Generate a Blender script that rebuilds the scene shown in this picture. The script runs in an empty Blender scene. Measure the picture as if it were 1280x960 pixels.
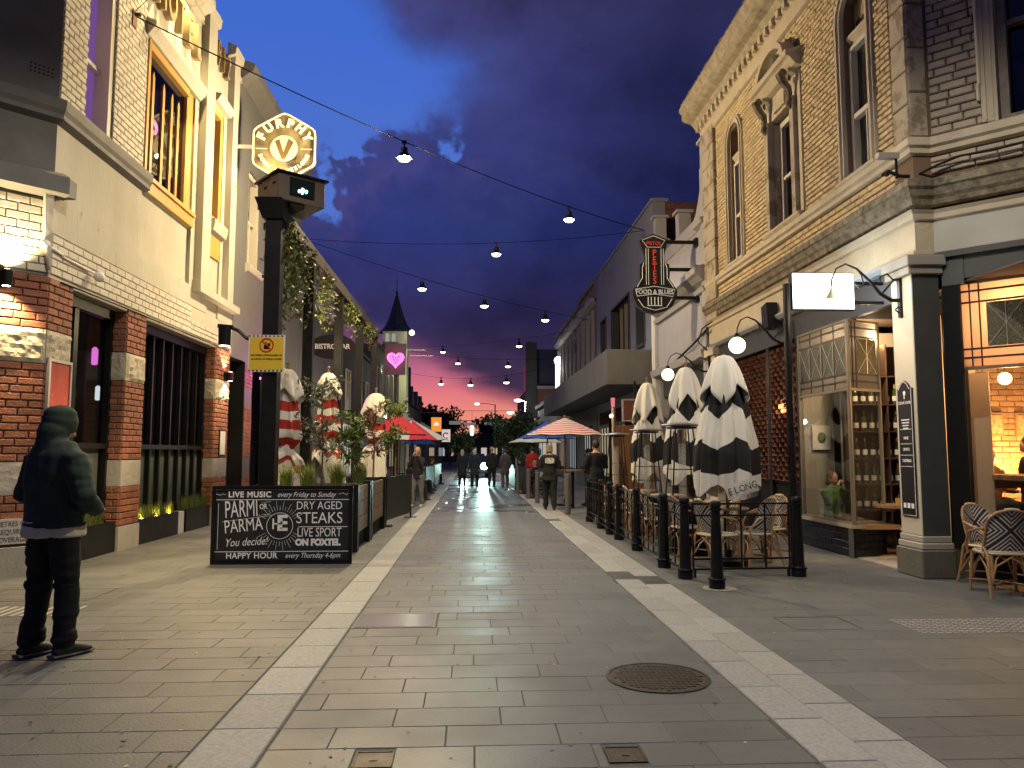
import bpy, bmesh, math, random
import numpy as np
from mathutils import Vector, Matrix, noise
random.seed(7)
R=math.radians
SC=bpy.context.scene; COL=SC.collection
# ---------------------------------------------------------------- camera
cd=bpy.data.cameras.new('camera'); cam=bpy.data.objects.new('camera',cd); COL.objects.link(cam); SC.camera=cam
cd.sensor_width=36; cd.sensor_fit='HORIZONTAL'; cd.lens=36*961/1280; cd.clip_start=.05; cd.clip_end=2500
cam.location=(0,0,1.5)
cam.rotation_euler=(R(90+5.107),0,-R(2.978))
# ---------------------------------------------------------------- world: dusk sky, procedural
W=bpy.data.worlds.new('World'); SC.world=W; W.use_nodes=True
def build_world():
    nt=W.node_tree; N=nt.nodes; L=nt.links; N.clear()
    def nd(t,**k):
        n=N.new(t)
        for a,b in k.items(): setattr(n,a,b)
        return n
    def mth(op,a,b=None,c=None,clamp=False):
        n=nd('ShaderNodeMath',operation=op,use_clamp=clamp)
        for i,v in enumerate((a,b,c)):
            if v is None: continue
            if isinstance(v,(int,float)): n.inputs[i].default_value=v
            else: L.new(v,n.inputs[i])
        return n.outputs[0]
    def sstep(v,a,b):
        n=nd('ShaderNodeMapRange',interpolation_type='SMOOTHSTEP'); L.new(v,n.inputs[0])
        n.inputs[1].default_value=a; n.inputs[2].default_value=b; return n.outputs[0]
    def ramp(v,stops):
        n=nd('ShaderNodeValToRGB'); L.new(v,n.inputs[0]); cr=n.color_ramp
        while len(cr.elements)<len(stops): cr.elements.new(.5)
        for e,(p,c) in zip(cr.elements,stops): e.position=p; e.color=(*c,1)
        return n.outputs[0]
    def mix(f,a,b):
        n=nd('ShaderNodeMix',data_type='RGBA'); 
        if isinstance(f,(int,float)): n.inputs[0].default_value=f
        else: L.new(f,n.inputs[0])
        for s,v in ((6,a),(7,b)):
            if isinstance(v,tuple): n.inputs[s].default_value=(*v,1)
            else: L.new(v,n.inputs[s])
        return n.outputs[2]
    tc=nd('ShaderNodeTexCoord'); sp=nd('ShaderNodeSeparateXYZ'); L.new(tc.outputs['Generated'],sp.inputs[0])
    x,y,z=sp.outputs
    el=mth('ARCSINE',z); az=mth('ARCTAN2',x,y)
    def nz(scale,detail,rough=.55,sz=1.0,off=0):
        mp=nd('ShaderNodeMapping'); L.new(tc.outputs['Generated'],mp.inputs[0]); mp.inputs['Scale'].default_value=(scale,scale,scale*sz); mp.inputs['Location'].default_value=(off,off*.7,off*.3)
        n=nd('ShaderNodeTexNoise'); L.new(mp.outputs[0],n.inputs['Vector']); n.inputs['Scale'].default_value=1; n.inputs['Detail'].default_value=detail; n.inputs['Roughness'].default_value=rough; return n.outputs[0]
    n1=nz(5,9,.6,1.3,3.1); n2=nz(2.6,6,.5,1.8,7.7); n3=nz(14,6,.6,1.2,1.3)
    # clear patch (ellipse in azimuth/elevation), broken by noise
    n1b=nz(9,7,.55,1.1,4.4)
    ex=mth('DIVIDE',mth('ADD',az,.42),.43); ey=mth('DIVIDE',mth('SUBTRACT',el,.56),.27)
    d=mth('SQRT',mth('ADD',mth('MULTIPLY',ex,ex),mth('MULTIPLY',ey,ey)))
    # a cloud tongue leaning in from the top, and the towering cloud below
    tx=mth('DIVIDE',mth('ADD',az,-.10),.30); ty=mth('DIVIDE',mth('SUBTRACT',el,.66),.19)
    d2=mth('SUBTRACT',1.0,mth('SQRT',mth('ADD',mth('MULTIPLY',tx,tx),mth('MULTIPLY',ty,ty))))
    bx=mth('DIVIDE',mth('ADD',az,.075),.125); by=mth('DIVIDE',mth('SUBTRACT',el,.27),.135)
    d3=mth('SUBTRACT',1.0,mth('SQRT',mth('ADD',mth('MULTIPLY',bx,bx),mth('MULTIPLY',by,by))))
    dd=mth('MAXIMUM',d,mth('ADD',1.0,mth('MULTIPLY',d2,.8)))
    dd=mth('MAXIMUM',dd,mth('ADD',1.0,mth('MULTIPLY',d3,1.0)))
    lowa=mth('SUBTRACT',1.0,mth('MULTIPLY',mth('SUBTRACT',1.0,sstep(el,.33,.46)),.65))
    dd=mth('ADD',dd,mth('MULTIPLY',mth('MULTIPLY',mth('SUBTRACT',n1,.5),.50),lowa))
    dd=mth('ADD',dd,mth('MULTIPLY',mth('SUBTRACT',n1b,.5),.22))
    def vor(scale,off):
        mp=nd('ShaderNodeMapping'); L.new(tc.outputs['Generated'],mp.inputs[0]); mp.inputs['Location'].default_value=(off,off,off)
        ns=nd('ShaderNodeTexNoise'); ns.inputs['Scale'].default_value=scale*1.3; ns.inputs['Detail'].default_value=3; L.new(mp.outputs[0],ns.inputs['Vector'])
        va=nd('ShaderNodeVectorMath',operation='MULTIPLY_ADD'); L.new(ns.outputs[1],va.inputs[0]); va.inputs[1].default_value=(.10,.10,.10); L.new(mp.outputs[0],va.inputs[2])
        v=nd('ShaderNodeTexVoronoi',feature='SMOOTH_F1'); v.inputs['Scale'].default_value=scale; v.inputs['Smoothness'].default_value=.6; L.new(va.outputs[0],v.inputs['Vector']); return v.outputs['Distance']
    bil=mth('SUBTRACT',1.0,mth('ADD',mth('MULTIPLY',vor(11,2.3),1.0),mth('MULTIPLY',vor(26,5.1),.45)))
    low=mth('SUBTRACT',1.0,sstep(el,.36,.46))
    dd=mth('ADD',dd,mth('MULTIPLY',mth('MULTIPLY',mth('SUBTRACT',bil,.38),.55),low))
    mask=mth('ADD',mth('MULTIPLY',sstep(dd,.96,1.03),low),mth('MULTIPLY',sstep(dd,.86,1.12),mth('SUBTRACT',1.0,low)))
    edge=mth('MULTIPLY',mth('MULTIPLY',mask,mth('SUBTRACT',1.0,sstep(dd,1.05,1.32))),sstep(n1b,.38,.62))
    puff=mth('MULTIPLY',mth('MULTIPLY',sstep(bil,.15,.75),low),mth('MULTIPLY',sstep(el,.17,.30),mth('SUBTRACT',1.0,sstep(dd,1.05,1.9))))
    clear=ramp(mth('MULTIPLY',el,.8),[(0,(.12,.05,.12)),(.1,(.06,.09,.32)),(.25,(.085,.175,.60)),(.42,(.052,.145,.62)),(.7,(.03,.09,.42)),(1,(.02,.05,.24))])
    cl=ramp(mth('MULTIPLY',el,1.0),[(0,(.16,.055,.09)),(.10,(.055,.030,.078)),(.17,(.022,.018,.066)),(.28,(.014,.020,.095)),(.45,(.028,.030,.125)),(.6,(.036,.033,.105)),(.95,(.03,.04,.16))])
    bright=mth('ADD',mth('MULTIPLY',sstep(n2,.38,.66),.75),mth('ADD',.62,mth('MULTIPLY',sstep(n3,.3,.75),.28)))
    darkr=mth('SUBTRACT',1.35,mth('MULTIPLY',sstep(az,-.15,.35),.80)); bright=mth('MULTIPLY',bright,darkr)
    vm=nd('ShaderNodeVectorMath',operation='SCALE'); L.new(cl,vm.inputs[0]); L.new(bright,vm.inputs[3])
    edgec=mix(sstep(el,.25,.45),(.12,.075,.20),(.06,.08,.28))
    clc=mix(mth('MULTIPLY',edge,.6),vm.outputs[0],edgec); clc=mix(mth('MULTIPLY',puff,.8),clc,(.050,.060,.20))
    sky=mix(mask,clear,clc)
    # afterglow low over the far end of the street
    azc=mth('MAXIMUM',mth('MINIMUM',az,.2),-.2); bound=mth('ADD',mth('ADD',mth('MULTIPLY',azc,-.55),.088),mth('MULTIPLY',mth('SUBTRACT',nz(9,5,.5,3,9.2),.5),.07))
    hz=mth('SUBTRACT',bound,el)
    glow=mth('MULTIPLY',sstep(hz,-.03,.022),mth('SUBTRACT',1.0,sstep(mth('ABSOLUTE',mth('ADD',az,.02)),.25,.9)))
    gc=ramp(mth('MULTIPLY',el,7.0),[(0,(.86,.40,.22)),(.35,(.84,.27,.20)),(.55,(.76,.19,.22)),(.75,(.52,.14,.24)),(1,(.16,.06,.15))])
    sky=mix(glow,sky,gc)
    sky=mix(sstep(el,-.01,-.1),sky,(.02,.02,.03))
    bg=nd('ShaderNodeBackground'); L.new(sky,bg.inputs[0]); bg.inputs[1].default_value=1.0
    ow=nd('ShaderNodeOutputWorld'); L.new(bg.outputs[0],ow.inputs[0])
build_world()
SC.view_settings.view_transform='Standard'; SC.view_settings.look='None'; SC.view_settings.exposure=0; SC.view_settings.gamma=1
try:
    SC.cycles.use_denoising=True; SC.cycles.denoiser='OPENIMAGEDENOISE'
    SC.cycles.max_bounces=6; SC.cycles.diffuse_bounces=2; SC.cycles.glossy_bounces=3; SC.cycles.transmission_bounces=4; SC.cycles.transparent_max_bounces=12
    SC.cycles.sample_clamp_indirect=4; SC.cycles.caustics_reflective=False; SC.cycles.caustics_refractive=False
    SC.render.use_persistent_data=False
except Exception: pass
WARM=(1,.76,.40); WARM2=(1,.62,.27); WHITE=(.85,.93,1)
# ---------------------------------------------------------------- helpers
OFF={}
def _w(o): return OFF.get(o.name,Vector((0,0,0)))
def tag(o,label=None,cat=None,group=None,kind=None):
    for k,v in (('label',label),('category',cat),('group',group),('kind',kind)):
        if v: o[k]=v
    return o
def thing(name,label,cat,loc=(0,0,0),rz=0,group=None):
    o=bpy.data.objects.new(name,None); COL.objects.link(o); o.location=loc; o.rotation_euler=(0,0,rz); o.empty_display_size=.1
    OFF[o.name]=Vector(loc) if rz==0 else Vector((0,0,0))
    return tag(o,label,cat,group)
def link(o,parent=None):
    COL.objects.link(o)
    if parent is not None: o.parent=parent; OFF[o.name]=_w(parent)
    return o
def copy_tree(o,parent=None,**k):
    c=o.copy(); COL.objects.link(c)
    if parent is not None: c.parent=parent
    OFF[c.name]=_w(o)
    for ch in list(o.children): copy_tree(ch,c)
    return c
class Fr:   # facade frame: s along the wall, z up, d outwards
    def __init__(s,o,sd,n): s.o=Vector(o); s.s=Vector(sd).normalized(); s.n=Vector(n).normalized()
    def p(s,a,z,d=0): return s.o+s.s*a+Vector((0,0,z))+s.n*d
class MB:
    def __init__(s): s.v=[]; s.f=[]; s.m=[]; s.mi=0
    def add(s,vs,fs):
        b=len(s.v); s.v+= [tuple(v) for v in vs]; s.f+=[tuple(b+i for i in f) for f in fs]; s.m+=[s.mi]*len(fs); return s
    def box(s,a,b):
        x0,x1=sorted((a[0],b[0])); y0,y1=sorted((a[1],b[1])); z0,z1=sorted((a[2],b[2]))
        return s.add([(x0,y0,z0),(x1,y0,z0),(x1,y1,z0),(x0,y1,z0),(x0,y0,z1),(x1,y0,z1),(x1,y1,z1),(x0,y1,z1)],
          [(0,3,2,1),(4,5,6,7),(0,1,5,4),(1,2,6,5),(2,3,7,6),(3,0,4,7)])
    def bx(s,c,sz,rz=0,M=None):
        hx,hy,hz=(i/2 for i in sz); c=Vector(c); T=M if M is not None else Matrix.Rotation(rz,3,'Z')
        vs=[c+T@Vector((sx*hx,sy*hy,sz_*hz)) for sz_ in(-1,1) for sy in(-1,1) for sx in(-1,1)]
        return s.add(vs,[(0,2,3,1),(4,5,7,6),(0,1,5,4),(1,3,7,5),(3,2,6,7),(2,0,4,6)])
    def fb(s,F,s0,s1,z0,z1,d0,d1):
        vs=[F.p(a,z,d) for z in(z0,z1) for d in(d0,d1) for a in(s0,s1)]
        return s.add(vs,[(0,2,3,1),(4,5,7,6),(0,1,5,4),(1,3,7,5),(3,2,6,7),(2,0,4,6)])
    def fp(s,F,poly,d0,d1):
        n=len(poly); vs=[F.p(a,z,d0) for a,z in poly]+[F.p(a,z,d1) for a,z in poly]
        return s.add(vs,[tuple(range(n))[::-1],tuple(range(n,2*n))]+[(i,(i+1)%n,n+(i+1)%n,n+i) for i in range(n)])
    def prof(s,F,s0,s1,pr):   # moulding: profile of (d,z) swept along s
        n=len(pr); vs=[F.p(s0,z,d) for d,z in pr]+[F.p(s1,z,d) for d,z in pr]
        return s.add(vs,[tuple(range(n))[::-1],tuple(range(n,2*n))]+[(i,(i+1)%n,n+(i+1)%n,n+i) for i in range(n)])
    def msweep(s,path,pr,hand=1):   # moulding swept round corners with mitres; profile (d out,z)
        P=[Vector((a,b,0)) for a,b in path]; k=len(P); nr=[]
        for a,b in zip(P[:-1],P[1:]): t=(b-a).normalized(); nr.append(Vector((t.y,-t.x,0))*hand)
        offs=[nr[0]]+[(nr[i]+nr[i+1])/(1+nr[i].dot(nr[i+1])) for i in range(k-2)]+[nr[-1]]
        n=len(pr); vs=[P[i]+offs[i]*d+Vector((0,0,z)) for i in range(k) for d,z in pr]
        return s.add(vs,[(i*n+j,i*n+(j+1)%n,(i+1)*n+(j+1)%n,(i+1)*n+j) for i in range(k-1) for j in range(n)]+[tuple(range(n)),tuple(range((k-1)*n,k*n))[::-1]])
    def tube(s,pts,r,n=8,cap=True,sq=1.0,up=None):
        pts=[Vector(p) for p in pts]; k=len(pts)
        rr=r if isinstance(r,(list,tuple)) else [r]*k
        vs=[]; prev=None
        for i,p in enumerate(pts):
            t=(pts[min(i+1,k-1)]-pts[max(i-1,0)]); t=t.normalized() if t.length>1e-9 else Vector((0,0,1))
            u=Vector(up) if up is not None else (prev if prev is not None else (Vector((1,0,0)) if abs(t.x)<.9 else Vector((0,1,0))))
            u=(u-t*u.dot(t)); u=u.normalized() if u.length>1e-6 else t.orthogonal().normalized()
            w=t.cross(u); prev=u
            ri=rr[i]; ra,rb=ri if isinstance(ri,(tuple,list)) else (ri,ri*sq)
            for j in range(n):
                a=2*math.pi*j/n+(math.pi/4 if n==4 else 0); vs.append(p+u*(math.cos(a)*ra)+w*(math.sin(a)*rb))
        fs=[(i*n+j,i*n+(j+1)%n,(i+1)*n+(j+1)%n,(i+1)*n+j) for i in range(k-1) for j in range(n)]
        if cap: fs+=[tuple(range(n))[::-1],tuple(range((k-1)*n,k*n))]
        return s.add(vs,fs)
    def lathe(s,prof,c=(0,0,0),n=16,ax=None):
        c=Vector(c); A=Matrix.Identity(3) if ax is None else Vector((0,0,1)).rotation_difference(Vector(ax)).to_matrix()
        vs=[c+A@Vector((r*math.cos(2*math.pi*j/n),r*math.sin(2*math.pi*j/n),z)) for r,z in prof for j in range(n)]
        k=len(prof)
        fs=[(i*n+j,i*n+(j+1)%n,(i+1)*n+(j+1)%n,(i+1)*n+j) for i in range(k-1) for j in range(n)]
        fs+=[tuple(range(n))[::-1],tuple(range((k-1)*n,k*n))]
        return s.add(vs,fs)
    def ball(s,c,r,n=12,m=8):
        r=r if isinstance(r,(tuple,list)) else (r,r,r); c=Vector(c)
        vs=[c+Vector((0,0,-r[2]))]+[c+Vector((r[0]*math.cos(2*math.pi*j/n)*math.sin(math.pi*i/m),r[1]*math.sin(2*math.pi*j/n)*math.sin(math.pi*i/m),-r[2]*math.cos(math.pi*i/m))) for i in range(1,m) for j in range(n)]+[c+Vector((0,0,r[2]))]
        fs=[(0,1+(j+1)%n,1+j) for j in range(n)]
        fs+=[(1+(i-1)*n+j,1+(i-1)*n+(j+1)%n,1+i*n+(j+1)%n,1+i*n+j) for i in range(1,m-1) for j in range(n)]
        t=len(vs)-1; fs+=[(1+(m-2)*n+j,1+(m-2)*n+(j+1)%n,t) for j in range(n)]
        return s.add(vs,fs)
    def mesh(s,name,mats,off=Vector((0,0,0)),smooth=False):
        me=bpy.data.meshes.new(name); me.from_pydata([(v[0]-off[0],v[1]-off[1],v[2]-off[2]) for v in s.v],[],s.f)
        for m in (mats if isinstance(mats,(list,tuple)) else [mats]): me.materials.append(m)
        me.polygons.foreach_set('material_index',s.m)
        if smooth: me.polygons.foreach_set('use_smooth',[True]*len(s.f))
        me.update(); return me
    def build(s,name,mats,parent=None,smooth=False,kind=None,label=None,bevel=0,loc=None,fix=False):
        off=_w(parent) if parent is not None else Vector((0,0,0))
        me=s.mesh(name,mats,off,smooth)
        if fix:
            b=bmesh.new(); b.from_mesh(me); bmesh.ops.recalc_face_normals(b,faces=b.faces[:]); b.to_mesh(me); b.free()
        if smooth:
            try: me.set_sharp_from_angle(angle=R(40))
            except Exception: pass
        o=bpy.data.objects.new(name,me); link(o,parent)
        if loc is not None: o.location=loc
        if kind: o['kind']=kind
        if label: o['label']=label
        if bevel:
            m=o.modifiers.new('b','BEVEL'); m.width=bevel; m.segments=1; m.limit_method='ANGLE'
        return o
# ---------------------------------------------------------------- materials
MATS={}
def mat(name,col,rough=.6,metal=0,var=.0,vs=3.0,bump=0,bs=30,rand=0,isl=False,emit=None,es=0,spec=.5,alpha=1,rr_=None,vcol=None,coat=0,stretch=None,dirt=None):
    """Principled with world-position noise: var mixes towards vcol, rand varies value per piece"""
    if name in MATS: return MATS[name]
    m=bpy.data.materials.new(name); MATS[name]=m; m.use_nodes=True; nt=m.node_tree; N=nt.nodes; L=nt.links
    b=N['Principled BSDF']; b.inputs['Base Color'].default_value=(*col,1); b.inputs['Roughness'].default_value=rough; b.inputs['Metallic'].default_value=metal
    b.inputs['Specular IOR Level'].default_value=spec; b.inputs['Alpha'].default_value=alpha
    if coat: b.inputs['Coat Weight'].default_value=coat; b.inputs['Coat Roughness'].default_value=.1
    if emit: b.inputs['Emission Color'].default_value=(*emit,1); b.inputs['Emission Strength'].default_value=es
    src=None
    if var or bump or dirt:
        g=N.new('ShaderNodeNewGeometry'); mp=N.new('ShaderNodeMapping'); L.new(g.outputs['Position'],mp.inputs[0])
        if stretch: mp.inputs['Scale'].default_value=stretch
    if var:
        n=N.new('ShaderNodeTexNoise'); n.inputs['Scale'].default_value=vs; n.inputs['Detail'].default_value=8; n.inputs['Roughness'].default_value=.62; L.new(mp.outputs[0],n.inputs['Vector'])
        cr=N.new('ShaderNodeMapRange'); cr.inputs[1].default_value=.35; cr.inputs[2].default_value=.68; L.new(n.outputs[0],cr.inputs[0]); cr.inputs[4].default_value=var
        mx=N.new('ShaderNodeMix'); mx.data_type='RGBA'; mx.inputs[6].default_value=(*col,1); mx.inputs[7].default_value=(*(vcol or tuple(c*.35 for c in col)),1)
        L.new(cr.outputs[0],mx.inputs[0]); src=mx.outputs[2]
        rr=N.new('ShaderNodeMapRange'); L.new(n.outputs[0],rr.inputs[0]); rr.inputs[3].default_value=max(.03,rough-.12); rr.inputs[4].default_value=min(1,rough+.12); ro=rr.outputs[0]
        if rr_:
            q=(N.new('ShaderNodeNewGeometry').outputs['Random Per Island'] if isl else N.new('ShaderNodeObjectInfo').outputs['Random']); q2=N.new('ShaderNodeMath'); q2.operation='MULTIPLY_ADD'; L.new(q,q2.inputs[0]); q2.inputs[1].default_value=rr_; L.new(ro,q2.inputs[2])
            n5=N.new('ShaderNodeTexNoise'); n5.inputs['Scale'].default_value=.55; n5.inputs['Detail'].default_value=3; L.new(mp.outputs[0],n5.inputs['Vector']); q3=N.new('ShaderNodeMapRange'); q3.inputs[1].default_value=.4; q3.inputs[2].default_value=.6; q3.inputs[3].default_value=-.12 if isl else -.03; q3.inputs[4].default_value=.10 if isl else .04; L.new(n5.outputs[0],q3.inputs[0]); q4=N.new('ShaderNodeMath'); q4.operation='ADD'; q4.use_clamp=True; L.new(q2.outputs[0],q4.inputs[0]); L.new(q3.outputs[0],q4.inputs[1]); ro=q4.outputs[0]
        L.new(ro,b.inputs['Roughness'])
    if dirt:   # (colour, scale, threshold) patches of their own
        n2=N.new('ShaderNodeTexNoise'); n2.inputs['Scale'].default_value=dirt[1]; n2.inputs['Detail'].default_value=10; n2.inputs['Roughness'].default_value=.7; L.new(mp.outputs[0],n2.inputs['Vector'])
        c2=N.new('ShaderNodeMapRange'); c2.inputs[1].default_value=dirt[2]; c2.inputs[2].default_value=dirt[2]+.06; L.new(n2.outputs[0],c2.inputs[0])
        m2=N.new('ShaderNodeMix'); m2.data_type='RGBA'; m2.inputs[7].default_value=(*dirt[0],1); L.new(c2.outputs[0],m2.inputs[0])
        if src is not None: L.new(src,m2.inputs[6])
        else: m2.inputs[6].default_value=(*col,1)
        src=m2.outputs[2]
    if rand:
        if isl: r=N.new('ShaderNodeNewGeometry').outputs['Random Per Island']
        else: r=N.new('ShaderNodeObjectInfo').outputs['Random']
        mr=N.new('ShaderNodeMapRange'); L.new(r,mr.inputs[0]); mr.inputs[3].default_value=1-rand; mr.inputs[4].default_value=1+rand
        vm=N.new('ShaderNodeVectorMath'); vm.operation='SCALE'
        if src is not None: L.new(src,vm.inputs[0])
        else: vm.inputs[0].default_value=col
        L.new(mr.outputs[0],vm.inputs[3]); src=vm.outputs[0]
    if src is not None: L.new(src,b.inputs['Base Color'])
    if bump:
        n=N.new('ShaderNodeTexNoise'); n.inputs['Scale'].default_value=bs; n.inputs['Detail'].default_value=6; L.new(mp.outputs[0],n.inputs['Vector'])
        bp=N.new('ShaderNodeBump'); bp.inputs['Strength'].default_value=bump; bp.inputs['Distance'].default_value=.02; L.new(n.outputs[0],bp.inputs['Height']); L.new(bp.outputs[0],b.inputs['Normal'])
    return m
def emis(name,col,s):
    if name in MATS: return MATS[name]
    m=bpy.data.materials.new(name); MATS[name]=m; m.use_nodes=True; nt=m.node_tree; nt.nodes.clear()
    e=nt.nodes.new('ShaderNodeEmission'); e.inputs[0].default_value=(*col,1); e.inputs[1].default_value=s
    o=nt.nodes.new('ShaderNodeOutputMaterial'); nt.links.new(e.outputs[0],o.inputs[0]); return m
def glassmat(name,tint=(.9,.92,.9),refl=1.0):
    if name in MATS: return MATS[name]
    m=bpy.data.materials.new(name); MATS[name]=m; m.use_nodes=True; nt=m.node_tree; N=nt.nodes; L=nt.links; N.clear()
    t=N.new('ShaderNodeBsdfTransparent'); t.inputs[0].default_value=(*tint,1); g=N.new('ShaderNodeBsdfGlossy'); g.inputs['Roughness'].default_value=.02
    lw=N.new('ShaderNodeLayerWeight'); pw=N.new('ShaderNodeMath'); pw.operation='POWER'; pw.inputs[1].default_value=4.5; L.new(lw.outputs['Facing'],pw.inputs[0]); mu=N.new('ShaderNodeMath'); mu.operation='MULTIPLY_ADD'; mu.inputs[1].default_value=.8*refl; mu.inputs[2].default_value=.045*refl; L.new(pw.outputs[0],mu.inputs[0])
    ms=N.new('ShaderNodeMixShader'); L.new(mu.outputs[0],ms.inputs[0]); L.new(t.outputs[0],ms.inputs[1]); L.new(g.outputs[0],ms.inputs[2])
    o=N.new('ShaderNodeOutputMaterial'); L.new(ms.outputs[0],o.inputs[0]); return m
BLACK=mat('black_paint',(.006,.006,.007),.4,var=.5,vs=6,vcol=(.013,.013,.013),spec=.3)
BLACKM=mat('black_matt',(.006,.006,.0065),.75,spec=.2)
STEEL=mat('steel',(.45,.45,.44),.35,.9)
WPAINT=mat('white_paint',(.78,.76,.70),.5,var=.3,vs=4,vcol=(.6,.57,.5))
CHALK=mat('chalk',(.92,.92,.90),.8)
GLASS=glassmat('window_glass'); DGLASS=glassmat('dark_window_glass',(.55,.56,.55),1.3)
def lightp(name,loc,power,col,r=.05,parent=None,spot=None,aim=None,blend=.6):
    l=bpy.data.lights.new(name,'SPOT' if spot else 'POINT'); l.energy=power; l.color=col; l.shadow_soft_size=r
    o=bpy.data.objects.new(name,l); link(o,parent); off=_w(parent) if parent is not None else Vector()
    o.location=Vector(loc)-off
    if spot:
        l.spot_size=R(spot); l.spot_blend=blend
        dv=(Vector(aim)-Vector(loc)).normalized(); o.rotation_euler=dv.to_track_quat('-Z','Y').to_euler()
    return o
def text(body,loc,size,rot,mt,parent,name='lettering',ext=.004,align='CENTER',shear=0,sx=1,bold=0,space=1):
    c=bpy.data.curves.new(name,'FONT'); c.body=body; c.size=size; c.extrude=ext; c.align_x=align; c.align_y='CENTER'; c.shear=shear; c.offset=bold; c.space_character=space; c.resolution_u=3
    c.materials.append(mt); o0=bpy.data.objects.new('t',c); COL.objects.link(o0)
    me=bpy.data.meshes.new_from_object(o0); bpy.data.objects.remove(o0); bpy.data.curves.remove(c)
    if not me.materials: me.materials.append(mt)
    o=bpy.data.objects.new(name,me); link(o,parent); o.location=Vector(loc)-(_w(parent) if parent is not None else Vector()); o.rotation_euler=rot; o.scale=(sx,1,1); return o
# pieces: list of (centre, size(x,y,z), rotation matrix3). nearest nmax are objects, the rest one stuff part
def pieces(name,items,parent,mo,mi,nmax=300,bev=.006,jit=0,stuffname=None,open_bottom=True):
    cp=Vector((0,0,1.5)); items=sorted(items,key=lambda t:(Vector(t[0])-cp).length)
    near,rest=items[:nmax],items[nmax:]
    off=_w(parent)
    def unit(sz):
        hx,hy,hz=(i/2 for i in sz); b=min(bev,hx*.3,hy*.3,hz*.6)
        v=[(-hx,-hy,-hz),(hx,-hy,-hz),(hx,hy,-hz),(-hx,hy,-hz),(-hx,-hy,hz-b),(hx,-hy,hz-b),(hx,hy,hz-b),(-hx,hy,hz-b),(-hx+b,-hy+b,hz),(hx-b,-hy+b,hz),(hx-b,hy-b,hz),(-hx+b,hy-b,hz)]
        f=[(8,9,10,11)]+[(a,(a+1)%4,4+(a+1)%4,4+a) for a in range(4)]+[(4+a,4+(a+1)%4,8+(a+1)%4,8+a) for a in range(4)]
        return v,f
    cache={}
    for c,sz,Rm in near:
        key=tuple(round(i,2) for i in sz)
        if key not in cache:
            v,f=unit(key); me=bpy.data.meshes.new(name); me.from_pydata(v,[],f); me.materials.append(mo); cache[key]=me
        o=bpy.data.objects.new(name,cache[key]); COL.objects.link(o); o.parent=parent
        c=Vector(c); 
        if jit: c=c+Rm@Vector((0,0,random.uniform(-jit,jit)))
        o.location=c-off; o.rotation_euler=Rm.to_euler(); o.scale=tuple(a/b for a,b in zip(sz,key))
    if rest:
        mb=MB()
        for c,sz,Rm in rest:
            v,f=unit(sz); c=Vector(c)
            if jit: c=c+Rm@Vector((0,0,random.uniform(-jit,jit)))
            mb.add([c+Rm@Vector(p) for p in v],f)
        mb.build(stuffname or name,mi,parent,kind='stuff')
def wall_bricks(F,s0,s1,z0,z1,holes=(),L=.24,H=.085,gap=.012,proud=.012,holefn=None,stretchy=.0):
    Rm=Matrix((F.s,Vector((0,0,1)).cross(F.s) if False else F.n.cross(F.s),F.n)).transposed()
    # columns: x=s, y=n x s (vertical), z=outward
    out=[]; nrow=max(1,int(round((z1-z0)/H))); h=(z1-z0)/nrow
    for r in range(nrow):
        za=z0+r*h; s=s0-(L/2 if r%2 else 0)
        while s<s1-.01:
            ln=L*(1+random.uniform(-stretchy,stretchy)); a=max(s,s0); b=min(s+ln,s1); s+=ln
            segs=[(a,b)]
            for (ha,hb,hz0,hz1) in holes:
                if za+h/2>hz0 and za+h/2<hz1:
                    ns=[]
                    for (p,q) in segs:
                        if q<=ha or p>=hb: ns.append((p,q))
                        else:
                            if p<ha: ns.append((p,ha))
                            if q>hb: ns.append((hb,q))
                    segs=ns
            for (p,q) in segs:
                if q-p<.03: continue
                if holefn and holefn((p+q)/2,za+h/2): continue
                w=q-p-gap; 
                out.append((F.p((p+q)/2,za+h/2,proud/2-.02),(w,h-gap,proud+.04),Rm))
    return out
def remesh(mb,vox,name='m',smooth_it=2,mats=None,disp=None):
    me=mb.mesh(name,mats or [BLACK]); b=bmesh.new(); b.from_mesh(me); bmesh.ops.recalc_face_normals(b,faces=b.faces[:]); b.to_mesh(me); b.free()
    o=bpy.data.objects.new(name,me); COL.objects.link(o)
    m=o.modifiers.new('r','REMESH'); m.mode='VOXEL'; m.voxel_size=vox; m.use_smooth_shade=True
    m2=o.modifiers.new('s','SMOOTH'); m2.factor=.6; m2.iterations=smooth_it
    dg=bpy.context.evaluated_depsgraph_get(); dg.update(); out=bpy.data.meshes.new_from_object(o.evaluated_get(dg)); bpy.data.objects.remove(o)
    if disp:
        n=len(out.vertices); nr=[v.normal.copy() for v in out.vertices]
        for v,nn in zip(out.vertices,nr): v.co+=nn*disp(v.co)
    out.polygons.foreach_set('use_smooth',[True]*len(out.polygons)); out.materials.clear()
    for mt in (mats or [BLACK]): out.materials.append(mt)
    return out
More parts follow.
